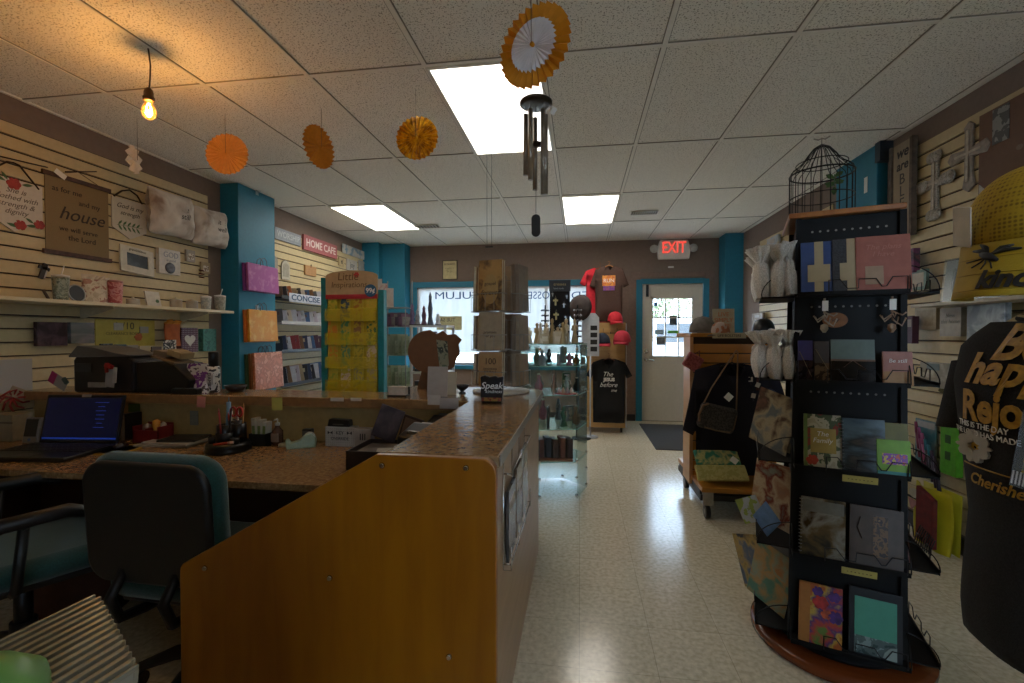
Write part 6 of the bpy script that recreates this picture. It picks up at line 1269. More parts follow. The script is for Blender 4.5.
def tray(k, z, dep=.075, w=None, style=0):
    M = Matrix.Rotation(k * PI / 2, 3, 'Z'); w = w or hw(z) + .004; y0 = -hw(z) + .012; y1 = y0 - dep - .012
    T = lambda x, y, zz: M @ Vector((x, y, z + zz))
    g = MB(); g.add([T(*p) for p in ((-w, y0, 0), (w, y0, 0), (w, y1, 0), (-w, y1, 0), (-w, y0, -.006), (w, y0, -.006), (w, y1, -.006), (-w, y1, -.006))], [(0, 1, 2, 3), (7, 6, 5, 4), (0, 4, 5, 1), (1, 5, 6, 2), (2, 6, 7, 3), (3, 7, 4, 0)])
    g.add([T(*p) for p in ((-w, y1, -.008), (w, y1, -.008), (w, y1, .010), (-w, y1, .010), (-w, y1 + .003, -.008), (w, y1 + .003, -.008), (w, y1 + .003, .010), (-w, y1 + .003, .010))], [(0, 1, 2, 3), (7, 6, 5, 4), (0, 4, 5, 1), (3, 2, 6, 7), (0, 3, 7, 4), (1, 5, 6, 2)])
    t_ = g.build('tray', BK2, tw)
    g = MB()
    if style == 0: g.tube([T(-w * .42, y1, .0), T(-w * .42, y1, .052), T(-w * .22, y1, .054), T(-w * .08, y1, .018), T(.02, y1, .018), T(w * .12, y1, .052), T(w * .42, y1, .052), T(w * .52, y1, .022), T(w * .6, y1, .022), T(w * .7, y1, .056), T(w * .95, y1, .056), T(w * .95, y1, 0)], .0022, 5)
    else: g.tube([T(-w * .8 + w * 1.6 * i / 12, y1, .005 + .075 * math.sin(PI * i / 12)) for i in range(13)], .0022, 5)
    for s in (-1, 1): g.tube([T(s * w, y0 + (y1 - y0) * math.sin(i / 8 * PI / 2), .10 * math.cos(i / 8 * PI / 2) + .005) for i in range(9)], .0022, 5)
    g.build('wire_guard', WB, t_)
    return M, w, y0, y1
def tloc(k, x, y, z): return TC + Matrix.Rotation(TA + k * PI / 2, 3, 'Z') @ Vector((x, y, 0)) + Vector((0, 0, z))
for k, st in ((0, 0), (1, 0), (2, 1), (3, 1)):
    for z in ZT: tray(k, z, .075 if k in (0, 2) else (.105 if k == 1 else .13), style=st if z != ZT[0] else 0)
def jr(label, x, z, w, h, m, d=.012, row=0, k=0, rx=-.17, ry=0, cat='journal', name='journal', group=None, yo=0, title=None, tsz=.02, tm=None, ty=None, soft=.004):
    y = -hw(z) + .012 - .066 - row * .018 + yo
    q = E(name, label, cat, tloc(k, x, y, z + .001), TA + k * PI / 2, rx, ry, group)
    MB().bb(-w / 2, w / 2, 0, .002, 0, h).bb(-w / 2, w / 2, d - .002, d, 0, h).bb(-w / 2, -w / 2 + .003, .002, d - .002, 0, h).build('cover', m, q)
    MB().bb(-w / 2 + .003, w / 2 - .002, .002, d - .002, .002, h - .002).build('pages', mat('#c6bda6', .8), q)
    if title:
        for i, s in enumerate(title.split('\n')): text(s, tsz, tm or WHITE, q, (0, -.0012, (ty or h * .6) - i * tsz * 1.2), shear=.15)
    return q
TAN2 = mat('#b5a584', .6, noise=.02)
# top tray
z = ZT[4]
q = jr('royal blue journal with a cream cross band on the top tray', -.105, z, .115, .215, mat('#34508c', .5)); MB().bb(-.012, .018, -.0015, 0, 0, .215).bb(-.035, .04, -.003, -.0015, .05, .12).build('cream_band', TAN2, q)
q = jr('charcoal dotted journal with a cream cross band on the top tray', .0, z, .115, .217, art(['#3a3c42', '#2e3036', '#55575c'], 120, 'noise', .6), row=.5); MB().bb(-.012, .018, -.0015, 0, 0, .217).bb(-.035, .045, -.003, -.0015, .05, .12).build('cream_band', TAN2, q)
q = jr('large dusty pink journal with cream band on the top tray', .098, z, .165, .218, mat('#a8685c', .7, noise=.05, bump=.3, bscale=60), row=1.0); MB().bb(-.055, .0, -.0025, 0, .03, .10).build('cream_band', mat('#ab9078', .6), q); text('The plans\nI have', .028, mat('#b87a6c', .6, noise=0), q, (-.0, -.001, .16), shear=.3)
# second tray
z = ZT[3]
wr_ = art(['#16131a', '#2b2124', '#0f0e11'], 30, 'noise', .12)
q = jr('slim purple and black wrapped journal at the left of the second tray', -.145, z, .05, .165, mat('#2d2468', .4)); MB().bb(-.025, .025, -.002, 0, 0, .085).build('dark_wrap', wr_, q); MB().tube([(-.02, -.003, .12), (.02, -.004, .02)], .001, 4).build('twine', mat('#8a7a5a', .7), q)
q = jr('slim brown wrapped journal with twine, second from left on the second tray', -.09, z, .05, .162, mat('#33271f', .4)); MB().bb(-.025, .025, -.002, 0, 0, .075).build('dark_wrap', art(['#2a1e16', '#6a5640', '#17120e'], 40, 'noise', .15), q); MB().tube([(-.02, -.003, .13), (.02, -.004, .05)], .001, 4).build('twine', mat('#8a7a5a', .7), q)
q = jr('grey green journal with black lower half and brown ribbon on the second tray', .01, z, .14, .17, mat('#5f716a', .5)); MB().bb(-.07, .07, -.002, 0, 0, .085).build('dark_wrap', art(['#121212', '#241c16', '#0e0e0e'], 25, 'noise', .15), q); MB().bb(-.07, .07, -.003, -.002, .085, .092).tube([(0, -.004, .088), (-.03, -.006, .06), (0, -.004, .088), (.04, -.006, .055)], .0015, 4).build('ribbon', mat('#6a4a32', .6), q)
q = jr('small pink journal with tan lower half at the right of the second tray', .145, z, .088, .125, mat('#a8766c', .6), row=.6, title='Be still', tsz=.020, ty=.09); MB().bb(-.044, .044, -.002, 0, .0, .05).build('tan_band', mat('#a5805a', .6), q)
q = E('wooden_oval_sign', 'small round wood slice sign hanging under the top tray', 'sign', tloc(0, -.045, -TW - .03, 1.375), TA); MB().prism([(math.cos(t) * .042, math.sin(t) * .03) for t in [2 * PI * i / 28 for i in range(28)]], 0, .006).build('wood_slice', wood('#7a4a22', '#9a6430', .5, 8, (1, 1, 3)), q, bevel=.002); text('joy', .02, INK, q, (0, -.001, 0), shear=.2)
for k, (x, c, nm) in enumerate(((-.085, '#a89a84', 'pale'), (.125, '#9c7f68', 'tan'))):
    q = E('twig_ornament', '%s feather and bead ornament hanging under the top tray' % nm, 'ornament', tloc(0, x, -TW - .062, 1.46), TA)
    g = MB().tube([(0, 0, 0), (0, 0, -.06)], .004); 
    for j in range(6): g.tube([(0, 0, -.055 - .006 * j), (math.cos(j * 1.3) * .03, -.004, -.07 - .008 * j), (math.cos(j * 1.3) * .042, -.002, -.06 - .004 * j)], .003, 5)
    g.lathe([(.001, -.10), (.012, -.105), (.014, -.12), (.005, -.135), (.001, -.135)], 8); g.build('beads_and_twigs', mat(c, .6, noise=.2), q)
    MB().bb(-.008, .012, -.006, -.004, -.05, -.01).build('tag', WHITE, q)
# third tray
z = ZT[2]
q = jr('cream devotional with flower border and gold centre label on the third tray', -.085, z, .125, .21, art(['#a8a286', '#b9b49a', '#4a5a3a', '#8c3a2a', '#b9b49a'], 16, 'noise', .4)); MB().bb(-.04, .045, -.002, 0, .06, .155).build('gold_label', mat('#a8924a', .6), q); text('The\nFamily', .026, WHITE, q, (0, -.003, .12), shear=.2); flower(q, -.035, .03, .02, mat('#b03a22', .6), 'orange_flower', -.002); MB().bb(-.0625, -.05, -.0015, 0, 0, .21).build('green_spine', mat('#6a8a4a', .6), q)
q = jr('dark sky landscape spiral notebook in the middle of the third tray', .045, z, .135, .205, art(['#20303e', '#3a4c58', '#5a6a70', '#2b2c28', '#6a5a48'], 6, 'noise', .2, 3, (.5, 1, 1.6)), row=.6); g = MB()
for i in range(14): g.tube([(-.068 + math.cos(t) * .006, math.sin(t) * .006, .012 + i * .0138) for t in [2 * PI * j / 8 for j in range(8)]], .001, 4, True)
g.build('spiral_wire', mat('#8a8a8a', .3, metal=.7), q)
q = jr('olive green book standing behind the lime book on the third tray', .135, z, .10, .195, mat('#6a6420', .5), row=-.3)
q = jr('bright lime green book with colourful print at the right of the third tray', .135, z, .10, .135, mat('#6f9c22', .5), row=.9); MB().bb(-.035, .04, -.002, 0, .045, .085).build('print', art(['#c2503a', '#7a3a8c', '#c9a83a', '#3a7a8c'], 60), q); MB().bb(-.05, .05, -.002, 0, 0, .02).build('teal_strip', mat('#2c7a72', .5), q)
# fourth tray
z = ZT[1]
q = jr('spiral notebook with a dark autumn mill photograph on the fourth tray', -.085, z, .15, .225, art(['#1a1a18', '#3a3a34', '#6a5a3a', '#8c8a80', '#4a3a22'], 10, 'noise', .2, 5), ry=.03); g = MB()
for i in range(16): g.tube([(-.075 + math.cos(t) * .006, math.sin(t) * .006, .012 + i * .0135) for t in [2 * PI * j / 8 for j in range(8)]], .001, 4, True)
g.build('spiral_wire', mat('#8a8a8a', .3, metal=.7), q); MB().bb(-.07, .07, -.0012, 0, .17, .215).build('pale_sky', mat('#6d6c62', .4, noise=.1), q)
q = jr('brown leather look journal with gold embossed strip on the fourth tray', .085, z, .165, .22, mat('#4a3c30', .5, noise=.08), ry=.03, row=.4); MB().bb(-.01, .035, -.0025, 0, .04, .19).build('gold_strip', art(['#3a2814', '#6a4a22', '#2c1e10', '#8a6a3a'], 50, 'noise', .4), q); MB().tube([(-.05, -.002, .18), (-.06, -.003, .14), (-.045, -.002, .10)], .002, 5).build('tassel', mat('#2a1c10', .7), q)
# bottom tray
z = ZT[0]
q = jr('orange journal painted with purple and red flowers on the bottom tray', -.09, z, .145, .225, art(['#b5701c', '#a8521a', '#c2a23a', '#4a2a6a', '#b03a2a', '#5a7a2a'], 12, 'noise', .4, 9), ry=.03)
for (x, zz, r, c) in ((.0, .16, .026, '#b52a22'), (.045, .19, .02, '#4a2472'), (-.01, .20, .018, '#4a2472'), (.05, .115, .024, '#4a2472'), (.02, .12, .018, '#c2562a')): flower(q, x, zz, r, mat(c, .5, noise=.3), 'painted_flower', -.002)
MB().bb(-.072, -.035, -.002, 0, 0, .225).build('orange_spine', mat('#a86a22', .5), q)
q = jr('mint green journal in a black wrap on the bottom tray', .085, z, .165, .245, mat('#151617', .3), ry=.03, row=.3); MB().bb(-.065, .065, -.003, 0, .075, .215).build('mint_panel', mat('#3f8a72', .5, noise=.03), q); MB().bb(-.065, .065, -.003, 0, .012, .075).build('wave_panel', art(['#1f3a38', '#4a5a58', '#7a8a88', '#26423e'], 30, 'noise', .3), q); MB().prism([(.065, .012), (.065, .06), (.045, .055), (.028, .035), (.022, .012)], -.0045, -.003).build('round_sticker', mat('#8c9a92', .5), q)
for z, ry in ((ZT[2], 0), (ZT[1], 0)):
    q = E('price_strip', 'yellow price strip under the %s tray front' % ('third' if z == ZT[2] else 'fourth'), 'price label', tloc(0, .03, -hw(z) + .012 - .090, z - .02), TA, .12); MB().bb(-.055, .055, -.001, .001, -.014, .012).build('strip', mat('#b0a458', .6), q); text('- - - - - - -', .02, INK, q, (0, -.0015, 0))
# left side trays: organza bags and cards (side k = 3 faces left)
SH = sheer('#f2efea', .85, .5); SHI = mat('#b5aea6', .8, noise=.15)
def organza(label, x, y, z, k, h=.16, seed=0, w=.055):
    rr = random.Random(seed); q = E('organza_bag', label, 'organza bag', tloc(k, x, y, z + .002), TA + k * PI / 2 + rr.uniform(-.5, .5), rr.uniform(-.1, .12), rr.uniform(-.18, .18), 'white organza bags on the tower side')
    def fn(u, v):
        a = 2 * PI * u; zz = v * h
        r = w * (.75 + .35 * math.sin(min(1, v / .66) * PI)) if v < .7 else w * (.32 + 1.3 * (v - .7) / .3 * .9)
        pl = 1 + (.22 if v > .62 else .07) * math.sin(a * 7 + seed) ; return (math.cos(a) * r * pl * 1.0, math.sin(a) * r * .55 * pl, zz)
    MB().grid(fn, 28, 14, cu=True).build('sheer_pouch', SH, q)
    MB().lathe([(.001, .004), (w * .6, .006), (w * .62, h * .35), (w * .4, h * .58), (.001, h * .62)], 10, sy=.5).build('filling', SHI, q)
    MB().tube([(math.cos(t) * w * .34, math.sin(t) * w * .2, h * .70) for t in [2 * PI * i / 14 for i in range(14)]], .003, 5, True).tube([(0, -w * .2, h * .7), (.01, -w * .4, h * .62), (.018, -w * .42, h * .40)], .0018, 4).tube([(0, -w * .2, h * .7), (-.012, -w * .42, h * .58), (-.016, -w * .44, h * .34)], .0018, 4).build('ribbon', mat('#c9c4bc', .5), q)
for zi, z in enumerate((ZT[4], ZT[3])):
    for i in range(9): organza('%s white organza bag, %s along the %s left side tray' % (['front', 'middle', 'rear'][i % 3], ordn[i], ['top', 'second'][zi]), -.13 + (i // 3) * .12 + .02 * (i % 3), -hw(z) - .012 - .056 * (2 - i % 3), z, 3, .215 if zi == 0 else .20, i + 10 * zi, .055)
def scard(label, k, z, x, w, h, m, row=0, rx=-.15, ry=0, name='art_card', cat='art card'):
    q = E(name, label, cat, tloc(k, x, -hw(z) - .012 - row * (.026 if k == 3 else .02), z + .002 + abs(math.sin(ry)) * w * .5), TA + k * PI / 2 + (.80 if k == 3 else 0), rx, ry)
    MB().bb(-w / 2, w / 2, 0, .004, 0, h).build('card', m, q); MB().bb(-w / 2 + .008, w / 2 - .008, -.001, 0, .01, h - .01).build('printed_face', m, q); return q
VINT = ['#8f8672', '#6f7c84', '#b0a890', '#5a4a42', '#8c6a5a']
scard('pale vintage photo card in plastic on the left third tray', 3, ZT[2], .03, .20, .25, art(VINT, 9, 'noise', .15), 3.2, -.05, .22); scard('second vintage photo card behind it on the left third tray', 3, ZT[2], -.03, .18, .24, art(VINT[::-1], 10, 'noise', .15, 2), 2.2, -.1, .1); scard('blue backing card at the rear of the left third tray', 3, ZT[2], -.08, .16, .24, mat('#3f4f66', .5), .6, -.1)
scard('angel and children art print on the left fourth tray', 3, ZT[1], -.02, .24, .27, art(['#6a7c86', '#a8846a', '#c2b49a', '#7a3a32', '#8a948c'], 11, 'noise', .25, 4), 2.2, -.08, .08); scard('light blue leaflet sticking out of the left fourth tray', 3, ZT[1], .09, .10, .12, mat('#5f84b4', .5, noise=.1), 4.0, .1, .7, 'leaflet', 'leaflet'); scard('white and green leaflet below the light blue one', 3, ZT[1], .05, .13, .11, art(['#a8b4c0', '#8aa04a', '#c2c8cc'], 16), 4.6, .1, -.5, 'leaflet', 'leaflet'); scard('brown figure print at the rear of the left fourth tray', 3, ZT[1], -.1, .12, .26, art(['#6a4a3a', '#a8846a', '#3a4a5a'], 12, seed=6), .8, -.1)
scard('teal angel print card on the left bottom tray', 3, ZT[0], .04, .20, .26, art(['#3a6a66', '#5a8a7a', '#b08c5a', '#8a9c8a', '#a8784a'], 9, 'noise', .3, 7), 3.0, -.08, .15); scard('slate blue starry print card on the left bottom tray', 3, ZT[0], -.05, .17, .24, art(['#3a4c6a', '#5a6c8a', '#b0985a', '#2a3648'], 12, 'noise', .3, 8), 3.8, .0, -.35); scard('grey figure print rearmost on the left bottom tray', 3, ZT[0], -.1, .15, .25, art(['#5a6468', '#8a9094', '#3a4448'], 10, seed=9), 1.0, -.1)
# right side trays (k = 1)
for (zi, cols, lab) in ((4, ['#7a8a8c', '#a8a08a', '#5a3a5c'], 'grey teal'), (3, ['#3a6a78', '#a8a498', '#c2bfb4'], 'teal and cream'), (2, ['#4a7a3a', '#5a5a6a', '#8a9a7a'], 'green grey'), (1, ['#2a2a2c', '#6a3a32'], 'black and red')):
    for j in range(2): scard('%s packaged card, %s on the right side tray level %s' % (lab, ['front', 'back'][j], ['one', 'two', 'three', 'four', 'five'][zi]), 1, ZT[zi], -.08 + .12 * j, .11, .15, art(cols, 14, 'noise', .3, zi + j), 1 + j * 1.4, -.12)
# bird cage on top
bc = E('bird_cage', 'black wire bird cage with domed top standing on the journal tower', 'bird cage', tloc(0, -.075, -.03, 1.8125), TA)
WR = mat('#15120f', .4, metal=.5, noise=0); R = .118
g = MB(); N = 22
for zz, rr_ in ((.006, R), (.09, R), (.19, R), (.235, R * .80)): g.tube([(math.cos(t) * rr_, math.sin(t) * rr_, zz) for t in [2 * PI * i / 32 for i in range(32)]], .0035 if zz in (.19,) else .0022, 5, True)
for i in range(N):
    t = 2 * PI * i / N; c, s = math.cos(t), math.sin(t)
    g.tube([(c * R, s * R, 0), (c * R, s * R, .19), (c * R * .93, s * R * .93, .21), (c * R * .72, s * R * .72, .228), (c * R * .55, s * R * .55, .25), (c * R * .45, s * R * .45, .27), (c * .03, s * .03, .30), (0, 0, .318)], .0016, 4)
g.build('wire_bars', WR, bc); MB().lathe([(.10, 0), (.118, .004), (.001, .006)], 32).build('floor_plate', WR, bc)
g = MB().tube([(0, 0, .318), (0, 0, .34)], .002, 4).tube([(-.03, 0, .345), (-.012, 0, .337), (0, 0, .342), (.012, 0, .337), (.03, 0, .347)], .003, 5); g.build('bow_finial', mat('#a8a49a', .4), bc)
iv = E('ivy_sprig', 'small green leaf sprig hanging inside the bird cage', 'leaf sprig', tloc(0, -.035, -.07, 1.985), TA); MB().tube([(0, 0, 0), (0, 0, -.05)], .002).build('stem', GRN, iv)
for j in range(7): leaf(iv, 0, -.01 - .007 * j, .035, [.5, 2.6, 5.8, 3.8, .2, 2.9, 4.7][j], mat('#3f5f26', .6, noise=.2), 'leaf', .55, -.002 * (j % 3) - .001)
MB().box((0, 0, .002), (.06, .05, .004)).build('tag_base', mat('#b8b0a2', .6), tag(E('paper_tag', 'crumpled pale paper tag lying on the tower top at right', 'tag', tloc(0, .12, -.02, 1.8125), TA)), bevel=.001)
# ================================================================== right wall
XR2 = XR - .022
def RP(px, py, off=0): return P(px, py, X=XR2 - off)
def rboard(name, label, cat, px, py, w, h, t, m, off=0, ry=0, rx=0, group=None, part='board'):
    e = E(name, label, cat, RP(px, py, t + off), RW, rx, ry, group); MB().bb(-w / 2, w / 2, 0, t, -h / 2, h / 2).build(part, m, e, bevel=.0015); return e
s = rboard('vertical_plank_sign', 'tall wooden plank sign lettered we are BLESSED on the right wall', 'sign', 902, 190, .20, .66, .02, wood('#8f806a', '#a3947c', .7, 3, (4, 1, .5)), off=.02)
for x in (-.105, .105): MB().bb(x - .012, x + .012, -.015, .02, -.33, .33).build('side_rail', mat('#5a4c3e', .7, noise=.2), s)
text('we', .10, INK, s, (0, -.001, .26), shear=.2, off=.002); text('are', .09, INK, s, (0, -.001, .17), shear=.2, off=.002)
for i, c in enumerate('BLESSED'): text(c, .105, mat('#2c2a26', .6, noise=0), s, (0, -.001, .075 - i * .085))
SILV = art(['#7c766c', '#a39c90', '#8c867a', '#b5afa4'], 70, 'noise', .3)
def wcross(label, px, py, s, ends, m):
    e = E('wall_cross', label, 'cross', RP(px, py, .015), RW); g = MB()
    g.prism([(-.045 * s, .02 * s), (-.042 * s, -.20 * s), (-.065 * s, -.30 * s), (0, -.345 * s), (.065 * s, -.30 * s), (.042 * s, -.20 * s), (.045 * s, .02 * s), (.042 * s, .18 * s), (.055 * s, .235 * s), (0, .28 * s), (-.055 * s, .235 * s), (-.042 * s, .18 * s)], 0, .014)
    g.prism([(-.23 * s, 0), (-.19 * s, -.06 * s), (-.06 * s, -.04 * s), (.06 * s, -.04 * s), (.19 * s, -.06 * s), (.23 * s, 0), (.19 * s, .06 * s), (.06 * s, .04 * s), (-.06 * s, .04 * s), (-.19 * s, .06 * s)], -.003, .012)
    g.build('cross', m, e, bevel=.004)
    if ends:
        for (x, z) in ((0, .235), (-.155, 0), (.155, 0), (0, -.29)):
            g = MB()
            for k in range(3): a = k * 2 * PI / 3 + PI / 2; g.lathe([(.001, 0), (.055 * s, .004), (.045 * s, .014), (.001, .018)], 14, (x * s + math.cos(a) * .045 * s, 0, 0))
            for v in g.v: v.y, v.z = -v.z + .004, v.y + z * s
            g.build('trefoil_end', m, e)
    MB().bb(-.012 * s, .012 * s, -.007, -.003, -.25 * s, .2 * s).bb(-.14 * s, .14 * s, -.007, -.003, -.010 * s, .010 * s).build('raised_inlay', mat('#b5aa98', .4, noise=.1), e)
wcross('ornate speckled cross with trefoil ends on the right wall', 934, 183, .70, True, SILV); wcross('plain taller carved cross nearest the brown board on the right wall', 968, 153, .66, False, mat('#8f857a', .5, noise=.15))
s = rboard('brown_board', 'large dark brown board with a pinned photo on the right wall', 'board', 1031, 138, .62, .50, .012, mat('#6a4c38', .7, noise=.04), off=.0)
MB().bb(-.22, -.12, -.003, 0, .05, .24).build('pinned_photo', art(['#4a4a4a', '#8a8a86', '#2e3032'], 18, 'noise', .3), s); MB().prism([(-.30, -.25), (-.19, -.25), (-.30, -.14)], -.004, 0).build('torn_corner', mat('#a8a49a', .5), s)
for k in range(3): MB().prism([(-.06 + .05 * k + math.cos(t) * .02, -.02 - .07 * (k % 2) + math.sin(t) * .014) for t in [2 * PI * i / 12 for i in range(12)]], -.001, 0).build('glue_spot', mat('#7a6452', .6), s)
p = RP(955, 300, .25)
e = E('display_shelf', 'white narrow shelf holding wrapped picture frames on the right wall', 'shelf', (XR2, 0, p.z)); MB().bb(-.20, 0, 2.2, 3.25, -.02, 0).build('shelf_board', mat('#b9b09c', .45), e, bevel=.002); zs = p.z
for k, (y, w, h, nm) in enumerate(((3.02, .20, .25, 'silver'), (2.80, .20, .27, 'grey'), (2.58, .18, .24, 'white'))):
    e = E('wrapped_frame', '%s picture frame wrapped in clear plastic, %s on the white shelf' % (nm, ['farthest', 'middle', 'nearest'][k]), 'picture frame', (XR2 - .09, y, zs + .001), RW + .25, -.12, 0, 'wrapped frames on the right shelf'); m_ = mat(['#9c9c96', '#8c8e8c', '#a8a8a4'][k], .35, noise=.08)
    MB().bb(-w / 2, w / 2, 0, .018, 0, .05).bb(-w / 2, w / 2, 0, .018, h - .05, h).bb(-w / 2, -w / 2 + .045, 0, .018, .05, h - .05).bb(w / 2 - .045, w / 2, 0, .018, .05, h - .05).build('frame', m_, e, bevel=.002); MB().bb(-w / 2 + .045, w / 2 - .045, .004, .014, .05, h - .05).build('picture', mat('#5f6062', .3, noise=.15, scale=12), e); MB().bb(-w / 2 - .008, w / 2 + .008, -.006, -.004, 0, h + .01).build('plastic_wrap', glass('#e4ecf0', .03, .2), e)
ww_ = mat('#b0aa9c', .5)
s = rboard('wall_plaque', 'white square plaque with faint writing under the shelf on the right wall', 'plaque', 950, 322, .16, .17, .05, ww_, off=.02); text('bless\nthis home', .035, mat('#7f857f', .6, noise=0), s, (0, -.001, .02), shear=.2)
s = rboard('canvas_block', 'plain cream canvas block left of the white plaque', 'plaque', 925, 318, .19, .15, .03, mat('#a89f8a', .6)); MB().bb(-.07, .07, -.001, 0, -.05, .05).build('faded_print', mat('#9c937e', .6, noise=.1), s)
g = MB()
for k in range(6): g.tube([(-.10 + k * .035, 0, -.02), (-.07 + k * .035, -.03, .03), (-.045 + k * .035, -.02, -.02)], .004, 5)
e = tag(g.build('metal_scroll', mat('#4a3f38', .4, metal=.5), loc=RP(960, 293, .03), rot=(0, 0, RW)), 'bent dark metal scroll ornament between shelf and plaque', 'ornament')
s = rboard('plastic_packet', 'clear plastic packet of pale blue gift items hanging on the right wall', 'packet', 985, 318, .24, .34, .03, art(['#5c6468', '#8a9498', '#b4bcbf', '#6f787c'], 9, 'noise', .15, 4), off=.05); MB().bb(-.12, .12, -.004, 0, .11, .17).build('header', mat('#8c8e8c', .4), s)
s = rboard('wall_packet', 'white fuzzy craft packet under the right shelf beside the pink journal', 'packet', 933, 375, .22, .15, .04, art(['#a8a294', '#8c8676', '#bdb8aa'], 14, 'noise', .6, 3), off=.08); MB().bb(-.05, .05, -.002, 0, .03, .07).build('header_card', mat('#6a7a7c', .5), s)
s = rboard('raffia_bundle', 'small bundle of olive raffia grass behind the white packet', 'bundle', 945, 385, .07, .12, .03, art(['#5a5220', '#7a7030', '#3f3a18'], 40, 'wave', .8, 1), off=.03, ry=.4); MB().bb(-.037, .037, -.003, .033, -.02, .0).build('tie', mat('#8c8052', .7), s)
s = rboard('maroon_packet', 'maroon boxed item beside the tower near the right wall', 'packet', 908, 330, .08, .18, .04, mat('#4a1c2a', .5), off=.05); MB().bb(-.03, .03, -.001, 0, .02, .07).build('label', mat('#8a7a6c', .5), s)
s = rboard('purple_packet', 'purple and pink packaged toy behind the tower top tray', 'packet', 905, 262, .16, .16, .04, art(['#4a2a4c', '#7a3a5c', '#2c2c34', '#8a4a4a'], 14, seed=2), off=.05); MB().bb(-.05, .05, -.001, 0, -.05, .0).build('label', mat('#8a7a8c', .5), s)
s = rboard('pale_frame', 'pale teal card frame standing below the purple toy', 'card', 918, 280, .14, .13, .02, mat('#6f8c80', .5, noise=.1), off=.05); MB().bb(-.05, .05, -.001, 0, -.045, .045).build('inset', mat('#b3ab98', .5), s)
for k in range(7):
    c = ['#7a2a4a', '#8a3a6a', '#a04a7a', '#2a6a7c', '#2f7a8c', '#3a2a44', '#4a3450'][k]
    e = E('colored_marker', '%s marker, %s from the left hanging on the right wall' % (['dark pink', 'plum', 'rose', 'teal', 'light teal', 'dark violet', 'violet'][k], ordn[k]), 'marker', RP(918 + k * 3.2, 440 + k * 6, .05), RW, 0, -.2, 'coloured markers on the right wall'); MB().cyl((0, 0, -.11), (0, 0, .05), .011, n=8).build('barrel', mat('#3a2c40' if k > 2 else c, .4), e); MB().cyl((0, 0, .05), (0, 0, .12), .012, .008, 8).build('cap', mat(c, .4), e)
s = rboard('marker_card', 'teal and white marker packet card behind the coloured markers', 'packet', 925, 443, .18, .30, .01, art(['#2a5a66', '#3a7484', '#7a8a8c', '#241f2a'], 8, 'noise', .3, 6), off=.01); MB().bb(-.08, .08, -.001, 0, .10, .14).build('white_strip', mat('#9a9a98', .5), s)
s = rboard('lime_packet', 'bright green tall boxed item hanging beside the dark T-shirt', 'box', 948, 440, .12, .42, .04, mat('#4f9a14', .5, noise=.08), off=.03)
for z in (.10, -.02, -.12): MB().bb(-.02, .02, -.002, 0, z, z + .05).build('cut_out', mat('#1f4a0c', .5), s)
q = E('yellow_tote', 'bright yellow drawstring tote hanging low on the right wall', 'bag', RP(938, 520, .06), RW)
g = MB(); g.grid(lambda u, v: ((u - .5) * .28 * (1 + .1 * v), -.03 - .03 * math.sin(PI * u) - .012 * math.sin(9 * u + 4 * v), -.22 + .42 * v), 18, 12).grid(lambda u, v: ((u - .5) * .28 * (1 + .1 * v), .02, -.22 + .42 * v), 4, 4); g.build('tote_body', mat('#b3a80e', .7, noise=.1, scale=6), q, solid=.004)
MB().prism([(-.10 + math.cos(t) * .045, .13 + math.sin(t) * .03) for t in [2 * PI * i / 20 for i in range(20)]], -.072, -.066).build('white_oval', mat('#b9b6a4', .6), q); MB().prism([(-.15, .09), (-.06, .085), (-.12, .02)], -.074, -.068).build('pink_triangle', mat('#b07a78', .6), q); MB().bb(-.16, -.03, -.07, -.064, .092, .104).build('dark_seam', INK, q)
q = E('red_purse', 'dark red fringed bag hanging at the bottom left of the yellow tote', 'bag', RP(925, 520, .16), RW, 0, .35); MB().prism([(-.13, .16), (.02, .16), (.12, -.12), (-.02, -.15)], -.01, .02).build('bag_body', mat('#6a1a14', .6, noise=.15), q, bevel=.006)
g = MB()
for k in range(9): g.tube([(.0 + k * .016, -.015, -.04), (.01 + k * .016, -.03, -.10), (.0 + k * .018, -.02, -.16)], .0035, 5)
g.build('black_fringe', INK, q)
MB().bb(-.02, .02, -.003, 0, -.06, .06).build('tag', WHITE, tag(E('column_tag', 'small white paper hook on the right blue column', 'hook', P(866, 185, X=2.198), RW)))
# things on the far right slatwall
for k, (px, py, w, h, c, lab) in enumerate(((772, 250, .22, .30, ['#5a7a94', '#a8b4bc', '#c2b49a'], 'pale blue art print high on the far right wall'), (757, 322, .25, .22, ['#5a4a3a', '#8c7a68', '#a89c90', '#2f3a4a'], 'row of brown packets on the far right wall below the gift bags'), (764, 340, .2, .14, ['#3a5a7c', '#6a8aa4', '#7a1f2a'], 'blue and red boxed items on the far right wall'), (748, 340, .2, .14, ['#8c7a58', '#b0a07c'], 'tan packets farthest along the right wall'))):
    s = rboard('wall_print', lab, 'print', px, py, w * 1.4, h, .03, art(c, 10, 'noise', .5, k), off=.03); MB().bb(-w * .3, w * .3, -.002, 0, h * .25, h * .4).build('header', mat('#b0aca4', .5), s)
